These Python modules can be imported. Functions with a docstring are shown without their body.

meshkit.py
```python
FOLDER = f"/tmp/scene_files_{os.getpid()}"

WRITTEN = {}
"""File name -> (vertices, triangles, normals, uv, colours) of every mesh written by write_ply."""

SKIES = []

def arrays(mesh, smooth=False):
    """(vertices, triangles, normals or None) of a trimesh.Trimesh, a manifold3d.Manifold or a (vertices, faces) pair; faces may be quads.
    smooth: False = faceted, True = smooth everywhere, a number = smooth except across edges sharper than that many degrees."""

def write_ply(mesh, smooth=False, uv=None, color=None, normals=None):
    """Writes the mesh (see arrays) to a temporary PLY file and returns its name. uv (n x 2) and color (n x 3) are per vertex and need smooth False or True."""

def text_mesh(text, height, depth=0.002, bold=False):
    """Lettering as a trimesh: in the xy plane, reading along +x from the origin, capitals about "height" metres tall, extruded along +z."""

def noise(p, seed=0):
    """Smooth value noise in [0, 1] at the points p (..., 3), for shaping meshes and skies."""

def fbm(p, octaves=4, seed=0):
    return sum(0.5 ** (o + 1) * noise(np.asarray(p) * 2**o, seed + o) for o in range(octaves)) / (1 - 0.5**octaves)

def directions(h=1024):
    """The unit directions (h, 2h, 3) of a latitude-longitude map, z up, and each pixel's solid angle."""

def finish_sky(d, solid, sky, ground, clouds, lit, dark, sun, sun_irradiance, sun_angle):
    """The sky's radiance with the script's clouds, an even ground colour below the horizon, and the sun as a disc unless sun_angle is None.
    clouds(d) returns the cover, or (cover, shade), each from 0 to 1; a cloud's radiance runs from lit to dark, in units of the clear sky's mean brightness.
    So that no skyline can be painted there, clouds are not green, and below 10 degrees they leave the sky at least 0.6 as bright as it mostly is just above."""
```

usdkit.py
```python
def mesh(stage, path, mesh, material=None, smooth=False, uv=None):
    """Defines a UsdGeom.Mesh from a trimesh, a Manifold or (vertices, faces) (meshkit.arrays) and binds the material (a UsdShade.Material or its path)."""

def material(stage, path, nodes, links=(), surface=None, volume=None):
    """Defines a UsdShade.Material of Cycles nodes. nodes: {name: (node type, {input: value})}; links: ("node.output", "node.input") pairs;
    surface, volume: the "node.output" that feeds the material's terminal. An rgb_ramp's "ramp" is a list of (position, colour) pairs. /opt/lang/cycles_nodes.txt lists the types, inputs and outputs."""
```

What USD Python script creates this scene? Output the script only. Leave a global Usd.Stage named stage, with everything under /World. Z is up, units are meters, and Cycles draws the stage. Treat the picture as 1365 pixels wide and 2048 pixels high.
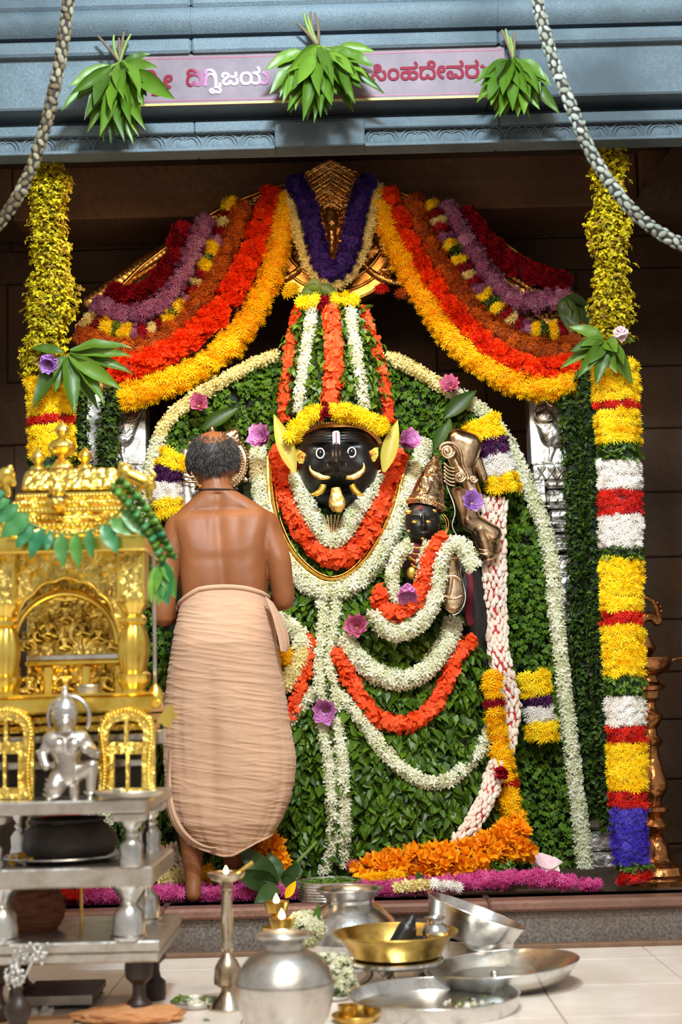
import json, math, random, numpy as np, trimesh, manifold3d as m3, usdkit
from pxr import Usd, UsdGeom, UsdLux, UsdShade, Gf, Sdf, Vt
from meshkit import noise, fbm
from scipy.spatial.transform import Rotation as Rot
from shapely.geometry import Polygon, Point
from shapely import affinity, contains_xy

rng = np.random.default_rng(11)
random.seed(11)
stage = Usd.Stage.CreateInMemory()
UsdGeom.SetStageUpAxis(stage, 'Z'); UsdGeom.SetStageMetersPerUnit(stage, 1.0)
UsdGeom.Xform.Define(stage, '/World'); UsdGeom.Scope.Define(stage, '/World/Looks')

# ------------------------------------------------------------------ camera
F, W_, H_ = 3000.0, 1365, 2048
EYE = np.array([0, 0, .8]); PITCH = math.atan(386 / F); ROLL = math.radians(1.5)
cp, sp, cr_, sr_ = math.cos(PITCH), math.sin(PITCH), math.cos(ROLL), math.sin(ROLL)
R0, U0, F0 = np.array([1., 0, 0]), np.array([0, -sp, cp]), np.array([0, cp, sp])
CR, CU = cr_ * R0 - sr_ * U0, sr_ * R0 + cr_ * U0
cam = UsdGeom.Camera.Define(stage, '/World/camera')
cam.AddTransformOp().Set(Gf.Matrix4d(*CR, 0, *CU, 0, *(-F0), 0, *EYE, 1))
cam.CreateHorizontalApertureAttr(24.0); cam.CreateVerticalApertureAttr(36.0)
cam.CreateFocalLengthAttr(24.0 * F / W_); cam.CreateFStopAttr(2.2); cam.CreateFocusDistanceAttr(5.6)
cam.CreateExposureAttr(-0.06)
cam.CreateClippingRangeAttr(Gf.Vec2f(.05, 100))

# ------------------------------------------------------------------ lights
def rect_light(name, pos, target, w, h, power, color):
    l = UsdLux.RectLight.Define(stage, '/World/' + name)
    pos, target = np.array(pos, float), np.array(target, float)
    z = pos - target; z /= np.linalg.norm(z)
    x = np.cross([0, 0, 1.], z); x /= np.linalg.norm(x); y = np.cross(z, x)
    l.AddTransformOp().Set(Gf.Matrix4d(*x, 0, *y, 0, *z, 0, *pos, 1))
    l.CreateWidthAttr(w); l.CreateHeightAttr(h); l.CreateIntensityAttr(power); l.CreateColorAttr(Gf.Vec3f(*color))
    return l
# flood lamp of the hall in front of the shrine, an added fill for the metal, the cool lamp over the lintel, the warm lamps inside the sanctum
rect_light('hall_flood', (.5, 1.4, 3.5), (.1, 4.9, .2), .9, .6, 60, (1, .86, .68))
rect_light('hall_ceiling_lamp', (-.7, .6, 3.3), (-.2, 3.9, .3), 1.6, .5, 10, (1, .96, .9))  # added fill without a known source, brightens the metal and its reflections
rect_light('lintel_lamp', (.1, 2.5, 3.7), (0, 5.0, 3.0), .4, .16, 980, (.7, .88, 1))
rect_light('sanctum_lamp', (-.25, 5.17, 2.71), (-.25, 5.6, 1.2), 1.1, .1, 52, (1, .68, .36))
dome = UsdLux.DomeLight.Define(stage, '/World/hall_glow')
dome.CreateIntensityAttr(.17); dome.CreateColorAttr(Gf.Vec3f(1, .95, .88))

# ------------------------------------------------------------------ pixel rays to points, meshes, prims
def P(x, y, Y):
    u, v = (x - W_ / 2) / F, (H_ / 2 - y) / F
    u, v = u * cr_ + v * sr_, -u * sr_ + v * cr_
    t = Y / (cp - v * sp)
    return EYE + t * np.stack(np.broadcast_arrays(u, cp - v * sp, sp + v * cp), -1) if np.ndim(t) == 0 else EYE + np.asarray(t)[..., None] * np.stack(np.broadcast_arrays(u, cp - v * sp, sp + v * cp), -1)
def G(x, y, z=0.):
    d = P(x, y, 1.) - EYE
    return EYE + d * (z - EYE[2]) / d[2]
def mpp(Y): return Y / F * 1.0

used, OFF = {}, {}
def nm(parent, name):
    k = (parent, name); n = used.get(k, -1) + 1; used[k] = n
    return f'{parent}/{name}' + (f'_{n:03d}' if n else '')
def tag(p, label=None, cat=None, group=None, kind=None):
    for k, v in (('label', label), ('category', cat), ('group', group), ('kind', kind)):
        if v: p.SetCustomDataByKey(k, v)
def X(name, label, cat, base, group=None, kind=None):
    path = nm('/World', name)
    x = UsdGeom.Xform.Define(stage, path); x.AddTranslateOp().Set(Gf.Vec3d(*map(float, base)))
    tag(x.GetPrim(), label, cat, group, kind); OFF[path] = np.array(base, float)
    return path
def root(path): return '/'.join(path.split('/')[:3])
def raw(path, V, Fc, mat, normals=None):
    m = UsdGeom.Mesh.Define(stage, path)
    m.CreatePointsAttr(Vt.Vec3fArray.FromNumpy(np.ascontiguousarray(V, np.float32)))
    m.CreateFaceVertexCountsAttr(Vt.IntArray.FromNumpy(np.full(len(Fc), Fc.shape[1], np.int32)))
    m.CreateFaceVertexIndicesAttr(Vt.IntArray.FromNumpy(np.ascontiguousarray(Fc, np.int32).ravel()))
    m.CreateSubdivisionSchemeAttr('none')
    if normals is not None:
        m.CreateNormalsAttr(Vt.Vec3fArray.FromNumpy(np.ascontiguousarray(normals, np.float32))); m.SetNormalsInterpolation('vertex')
    UsdShade.MaterialBindingAPI.Apply(m.GetPrim()).Bind(mat)
    return m
def arr(mesh):
    if hasattr(mesh, 'to_mesh'):
        q = mesh.to_mesh(); return np.array(q.vert_properties[:, :3], float), np.array(q.tri_verts)
    if isinstance(mesh, tuple): return np.asarray(mesh[0], float), np.asarray(mesh[1])
    return np.array(mesh.vertices), np.array(mesh.faces)
def M(parent, name, mesh, mat, smooth=False, label=None, kind=None):
    path = nm(parent, name); V, Fc = arr(mesh)
    if len(V) and Fc.shape[1] == 4: Fc = np.vstack([Fc[:, [0, 1, 2]], Fc[:, [0, 2, 3]]])
    m = usdkit.mesh(stage, path, (V - OFF.get(root(parent), 0), Fc), mat, smooth)
    tag(m.GetPrim(), label, None, None, kind)
    return path
def T(name, mesh, mat, label, cat, group=None, kind=None, smooth=False):
    V, Fc = arr(mesh); base = np.array([*V.mean(0)[:2], V[:, 2].min()])
    path = nm('/World', name)
    if len(V) and Fc.shape[1] == 4: Fc = np.vstack([Fc[:, [0, 1, 2]], Fc[:, [0, 2, 3]]])
    m = usdkit.mesh(stage, path, (V - base, Fc), mat, smooth); m.AddTranslateOp().Set(Gf.Vec3d(*map(float, base)))
    tag(m.GetPrim(), label, cat, group, kind); OFF[path] = base
    return path
def cat_(*ms):
    vs, fs, n = [], [], 0
    for m in ms:
        v, f = arr(m)
        if f.shape[1] == 4: f = np.vstack([f[:, [0, 1, 2]], f[:, [0, 2, 3]]])
        vs.append(v); fs.append(f + n); n += len(v)
    return np.vstack(vs), np.vstack(fs)
def box(c, s, ch=0.):
    c, s = np.array(c, float), np.array(s, float)
    if ch <= 0:
        b = trimesh.creation.box(s); b.apply_translation(c); return b
    ch = min(ch, s.min() * .45)
    pts = np.array([[sx * (s[0] / 2 - (k != 0) * ch), sy * (s[1] / 2 - (k != 1) * ch), sz * (s[2] / 2 - (k != 2) * ch)] for sx in (-1, 1) for sy in (-1, 1) for sz in (-1, 1) for k in range(3)]) + c
    return trimesh.convex.convex_hull(pts)
def bb(x0, x1, y0, y1, z0, z1, ch=0.): return box(((x0 + x1) / 2, (y0 + y1) / 2, (z0 + z1) / 2), (x1 - x0, y1 - y0, z1 - z0), ch)
def lathe(prof, at=(0, 0, 0), n=32, s=1., close=True, flute=0, famp=0., axis=None):
    p = np.array(prof, float) * s; k = len(p); th = np.arange(n) * 2 * np.pi / n
    r = p[:, 0][:, None] * (1 + (famp * np.cos(flute * th))[None, :] if flute else np.ones((1, n)))
    V = np.stack([r * np.cos(th), r * np.sin(th), np.repeat(p[:, 1][:, None], n, 1)], -1).reshape(-1, 3)
    i, j = np.meshgrid(np.arange(k - 1), np.arange(n), indexing='ij')
    Q = np.stack([i * n + j, i * n + (j + 1) % n, (i + 1) * n + (j + 1) % n, (i + 1) * n + j], -1).reshape(-1, 4)
    Fc = np.vstack([Q[:, [0, 1, 2]], Q[:, [0, 2, 3]]])
    if axis is not None: V = V @ np.array(axis).T
    return V + np.array(at), Fc
def smoothpath(pts, n=60):
    p = np.array(pts, float)
    if len(p) < 3: return p[0] + (p[-1] - p[0]) * np.linspace(0, 1, n)[:, None]
    from scipy.interpolate import CubicSpline, PchipInterpolator
    d = np.r_[0, np.cumsum(np.linalg.norm(np.diff(p, axis=0), axis=1) ** .7 + 1e-9)]
    q = CubicSpline(d, p)(np.linspace(0, d[-1], n * 4))
    L = np.r_[0, np.cumsum(np.linalg.norm(np.diff(q, axis=0), axis=1))]
    return np.stack([np.interp(np.linspace(0, L[-1], n), L, q[:, k]) for k in range(q.shape[1])], 1)
def frames(p, ref=(0, -1., .15)):
    t = np.gradient(p, axis=0); t /= np.linalg.norm(t, axis=1, keepdims=True) + 1e-12
    ref = np.broadcast_to(np.array(ref, float), p.shape)
    b = np.cross(t, ref); b /= np.linalg.norm(b, axis=1, keepdims=True) + 1e-9
    return t, np.cross(b, t), b          # tangent, toward ref, sideways
def tube(pts, r, n=8, ref=(0, -1., .15), flat=1., cap=True):
    p = np.array(pts, float); t, a, b = frames(p, ref); k = len(p)
    r = np.broadcast_to(np.asarray(r, float), (k,)); th = np.arange(n) * 2 * np.pi / n
    V = p[:, None] + r[:, None, None] * (flat * np.cos(th)[None, :, None] * a[:, None] + np.sin(th)[None, :, None] * b[:, None])
    i, j = np.meshgrid(np.arange(k - 1), np.arange(n), indexing='ij')
    Q = np.stack([i * n + j, i * n + (j + 1) % n, (i + 1) * n + (j + 1) % n, (i + 1) * n + j], -1).reshape(-1, 4)
    Fc = np.vstack([Q[:, [0, 1, 2]], Q[:, [0, 2, 3]]]); V = V.reshape(-1, 3)
    if cap:
        V = np.vstack([V, p[:1], p[-1:]]); e = k * n; j = np.arange(n)
        Fc = np.vstack([Fc, np.stack([np.full(n, e), (j + 1) % n, j], 1), np.stack([np.full(n, e + 1), (k - 1) * n + j, (k - 1) * n + (j + 1) % n], 1)])
    return V, Fc
def ball(c, r, n=2, sc=(1, 1, 1)):
    m = trimesh.creation.icosphere(n, 1.0); v = m.vertices * np.array(sc) * r + np.array(c); return v, np.array(m.faces)
def extr(poly, y0, y1, ch=0.):
    """a polygon in (x, z), with thickness from y0 (front) to y1"""
    m = trimesh.creation.extrude_polygon(poly, y1 - y0, engine='earcut'); v = np.array(m.vertices)
    return np.stack([v[:, 0], y0 + v[:, 2], v[:, 1]], 1), np.array(m.faces)[:, ::-1]
def pxpoly(pts, Y):
    q = P(np.array([a for a, b in pts], float), np.array([b for a, b in pts], float), Y); return Polygon(q[:, [0, 2]]).buffer(0)
def bones(bs, edge=.012, smooth=8, lam=.5):
    acc = []
    for ch in bs:
        hs = []
        for (p, r) in ch:
            s = m3.Manifold.sphere(1.0, 20).scale((r, r, r) if np.ndim(r) == 0 else tuple(r)).translate(tuple(map(float, p))); hs.append(s)
        acc.append(m3.Manifold.batch_hull(hs) if len(hs) > 1 else hs[0])
    m = m3.Manifold.batch_boolean(acc, m3.OpType.Add).refine_to_length(edge)
    v, f = arr(m); t = trimesh.Trimesh(v, f, process=True)
    if smooth: trimesh.smoothing.filter_taubin(t, lamb=lam, nu=lam + .03, iterations=smooth)
    return t
def chain(pts): return [[pts[i], pts[i + 1]] for i in range(len(pts) - 1)]

# ------------------------------------------------------------------ materials
def lin(r, g, b): return tuple(((c / 255) / 12.92 if c / 255 < .04045 else ((c / 255 + .055) / 1.055) ** 2.4) for c in (r, g, b))
MAT = {}
def mat(name, nodes, links, surface='p.BSDF'):
    MAT[name] = usdkit.material(stage, '/World/Looks/' + name, nodes, links, surface); return MAT[name]
def plain(name, col, rough=.5, metal=0., spec=.5, noise_scale=0, noise_amt=.2, bump=0., bscale=60, coat=0., **kw):
    c = lin(*col)
    n = {'p': ('principled_bsdf', {'base_color': c, 'roughness': rough, 'metallic': metal, 'specular_ior_level': spec, 'coat_weight': coat, **kw}), 'tc': ('texture_coordinate', {})}
    l = []
    if noise_scale:
        lo, hi = tuple(max(0, x * (1 - noise_amt)) for x in c), tuple(min(1, x * (1 + noise_amt)) for x in c)
        n['n'] = ('noise_texture', {'scale': noise_scale, 'detail': 5, 'roughness': .6}); n['r'] = ('rgb_ramp', {'ramp': [(.3, lo), (.7, hi)]})
        l += [('tc.object', 'n.vector'), ('n.fac', 'r.fac'), ('r.color', 'p.base_color')]
    if bump:
        n['nb'] = ('noise_texture', {'scale': bscale, 'detail': 4}); n['b'] = ('bump', {'strength': bump, 'distance': .01})
        l += [('tc.object', 'nb.vector'), ('nb.fac', 'b.height'), ('b.normal', 'p.normal')]
    return mat(name, n, l)
def petal(name, cols, rough=.55, trans=.25, spec=.25):
    """petals and leaves: a tone per flower or leaf, some light passing through"""
    n = {'oi': ('object_info', {}), 'g': ('geometry', {}), 'a': ('math', {'math_type': 'add'}), 'f': ('math', {'math_type': 'fraction'}),
         'r': ('rgb_ramp', {'ramp': [lin(*c) for c in cols]}), 'p': ('principled_bsdf', {'roughness': rough, 'specular_ior_level': spec}), 't': ('translucent_bsdf', {}), 'm': ('mix_closure', {'fac': trans})}
    return mat(name, n, [('oi.random', 'a.value1'), ('g.random_per_island', 'a.value2'), ('a.value', 'f.value1'), ('f.value', 'r.fac'), ('r.color', 'p.base_color'), ('r.color', 't.color'), ('p.BSDF', 'm.closure1'), ('t.BSDF', 'm.closure2')], 'm.closure')
def metal(name, col, rough=.28, emb=0., escale=30, emb2=0., tarn=None):
    c = lin(*col); t = lin(*(tarn or [x * .55 for x in col]))
    n = {'tc': ('texture_coordinate', {}), 'n': ('noise_texture', {'scale': 14, 'detail': 6, 'roughness': .65}), 'r': ('rgb_ramp', {'ramp': [(.34, t), (.56, c)]}),
         'p': ('principled_bsdf', {'metallic': 1., 'roughness': rough}), 'n2': ('noise_texture', {'scale': 90, 'detail': 3}), 'b': ('bump', {'strength': .12, 'distance': .004})}
    l = [('tc.object', 'n.vector'), ('tc.object', 'n2.vector'), ('n.fac', 'r.fac'), ('r.color', 'p.base_color'), ('n2.fac', 'b.height'), ('b.normal', 'p.normal')]
    if emb:
        n['v'] = ('voronoi_texture', {'scale': escale, 'feature': 'smooth_f1', 'smoothness': .35}); n['b2'] = ('bump', {'strength': emb, 'distance': .012, 'invert': True})
        n['w'] = ('noise_texture', {'scale': escale * .8, 'detail': 2, 'distortion': 1.6}); n['mx'] = ('math', {'math_type': 'subtract'})
        l += [('tc.object', 'v.vector'), ('tc.object', 'w.vector'), ('v.distance', 'mx.value1'), ('w.fac', 'mx.value2'), ('mx.value', 'b2.height'), ('b.normal', 'b2.normal'), ('b2.normal', 'p.normal')]
        l.remove(('b.normal', 'p.normal'))
    return mat(name, n, l)
# ================================================================== SETTING
MAT['granite'] = None
def stone(name, c1, c2, c3, scale=24, bump=.35, rough=.8, spec=.3, big=1.6):
    return mat(name, {'tc': ('texture_coordinate', {}), 'n': ('noise_texture', {'scale': scale * 8, 'detail': 4, 'roughness': .7}), 'n2': ('noise_texture', {'scale': big, 'detail': 5, 'roughness': .6}),
        'r': ('rgb_ramp', {'ramp': [(.35, lin(*c1)), (.65, lin(*c2))]}), 'r2': ('rgb_ramp', {'ramp': [(.42, (0, 0, 0)), (.68, (1, 1, 1))]}), 'm': ('mix_color', {'b': lin(*c3)}),
        'b': ('bump', {'strength': bump, 'distance': .006}), 'p': ('principled_bsdf', {'roughness': rough, 'specular_ior_level': spec})},
        [('tc.object', 'n.vector'), ('tc.object', 'n2.vector'), ('n.fac', 'r.fac'), ('n2.fac', 'r2.fac'), ('r2.color', 'm.fac'), ('r.color', 'm.a'), ('m.result', 'p.base_color'), ('n.fac', 'b.height'), ('b.normal', 'p.normal')])
stone('lintel_stone', (80, 94, 103), (110, 124, 131), (62, 73, 79), 26, .5, .7, .3)  # bluish base colour stands in for the blue of the cool light
stone('wall_stone', (70, 52, 39), (92, 69, 52), (54, 40, 30), 14, .5)
stone('beam_stone', (112, 80, 56), (132, 96, 68), (92, 64, 46), 6, .15, .65)
stone('riser_granite', (74, 68, 64), (134, 126, 118), (88, 62, 48), 14, .3, .6, .4, 1.9)
stone('lip_stone', (122, 86, 72), (146, 106, 90), (100, 70, 58), 10, .2, .35, .5)
stone('marble', (220, 208, 196), (232, 222, 212), (206, 192, 180), .9, .02, .28, .5)
plain('joint', (120, 104, 92), .9); plain('strip_brown', (118, 88, 66), .7, noise_scale=20); plain('black_void', (10, 8, 7), .9)

ZT = .151                                       # top of the platform
fl = X('floor', None, None, (0, 4, 0), kind='structure')
M(fl, 'floor_bed', bb(-7, 7, -7., 5.1, -.06, -.012), MAT['joint'])
for i in range(14):
    for j in range(8): M(fl, 'hall_slab', bb(-7 + i + .002, -6 + i - .002, -7 + j + .002, -6 + j - .002, -.03, 0, .002), MAT['marble'])
xs = [-2.34 + .41 * k for k in range(13)]
ys = [5.0, 4.78, 4.36, 3.94, 3.52, 3.1, 2.5, 1.8, 1.0]
for i in range(12):
    for j in range(8):
        M(fl, 'marble_slab', bb(xs[i] + .0015, xs[i + 1] - .0015, ys[j + 1] + .0012, ys[j] - .0012, -.03, 0, .002), MAT['marble'])
pf = X('platform', None, None, (0, 5.9, 0), kind='structure')
M(pf, 'platform_bed', bb(-1.9, 1.9, 5.12, 6.9, -.05, ZT), MAT['wall_stone'])
for x0, x1 in ((-1.9, -.62), (-.618, .45), (.452, 1.9)):
    M(pf, 'riser_stone', bb(x0, x1, 5.045, 5.2, -.02, ZT - .036, .004), MAT['riser_granite'])
    M(pf, 'lip_stone', bb(x0, x1, 5.02, 5.21, ZT - .036, ZT, .009), MAT['lip_stone'])
M(pf, 'kerb_strip', bb(-1.9, 1.9, 5.0, 5.045, -.02, .014, .003), MAT['strip_brown'])

Z = lambda x, y, Y: float(P(x, y, Y)[2])
lt = X('lintel', None, None, (0, 5.1, Z(682, 300, 5.0)), kind='structure')
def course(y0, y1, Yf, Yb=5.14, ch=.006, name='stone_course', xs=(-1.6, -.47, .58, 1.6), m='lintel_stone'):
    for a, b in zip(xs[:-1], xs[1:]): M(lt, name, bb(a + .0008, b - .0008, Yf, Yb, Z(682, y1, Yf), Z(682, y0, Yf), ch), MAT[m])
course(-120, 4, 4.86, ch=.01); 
for a, b in ((-1.6, -.47), (-.469, .58), (.581, 1.6)):         # the rounded roll of the second course
    z0, z1 = Z(682, 63, 4.9), Z(682, 7, 4.9); h = z1 - z0; th = np.linspace(-1, 1, 15)
    prof = [(4.9 + .0 - .05 * math.cos(t * 1.45) ** .8, (z0 + z1) / 2 + h / 2 * t) for t in th] + [(5.14, z1), (5.14, z0)]
    m = trimesh.creation.extrude_polygon(Polygon(prof), b - a, engine='earcut'); v = np.array(m.vertices)
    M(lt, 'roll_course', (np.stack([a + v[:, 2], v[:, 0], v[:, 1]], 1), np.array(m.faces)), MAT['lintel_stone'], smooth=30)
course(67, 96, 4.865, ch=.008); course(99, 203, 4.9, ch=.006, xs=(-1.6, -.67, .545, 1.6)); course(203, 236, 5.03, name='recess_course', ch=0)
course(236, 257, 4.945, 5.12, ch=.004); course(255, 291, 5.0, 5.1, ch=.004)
c0, c1 = float(P(550, 270, 4.94)[0]), float(P(730, 270, 4.94)[0])
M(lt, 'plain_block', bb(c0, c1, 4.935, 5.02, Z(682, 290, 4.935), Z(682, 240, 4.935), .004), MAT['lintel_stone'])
for side, (a, b) in enumerate(((-1.45, c0), (c1, 1.45))):       # carved lotus-petal moulding
    z0, z1 = Z(682, 291, 4.96), Z(682, 257, 4.96)
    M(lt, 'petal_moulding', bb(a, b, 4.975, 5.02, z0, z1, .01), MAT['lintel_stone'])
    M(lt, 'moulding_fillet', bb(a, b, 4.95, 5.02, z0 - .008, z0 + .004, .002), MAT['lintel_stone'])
    n = int((b - a) / .115); w = (b - a) / n
    for k in range(n):
        xc = a + w * (k + .5); zc = z0 + .006; h = z1 - z0 - .008; ms = []
        for s, rr in ((1., .0042), (.8, .0034)):
            q = [(xc - w * .46 * s, zc), (xc - w * .44 * s, zc + h * .6 * s), (xc - w * .24 * s, zc + h * .98 * s), (xc - w * .06, zc + h * .84 * s), (xc, zc + h * .74 * s), (xc + w * .06, zc + h * .84 * s), (xc + w * .24 * s, zc + h * .98 * s), (xc + w * .44 * s, zc + h * .6 * s), (xc + w * .46 * s, zc)]
            pts = smoothpath([(x, 4.972, z) for x, z in q], 26); ms.append(tube(pts, rr, 6))
        ms.append(ball((xc, 4.98, zc + h * .3), w * .28, 2, (1, .35, .62)))
        M(lt, 'carved_petal', cat_(*ms), MAT['lintel_stone'], smooth=40)

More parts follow.
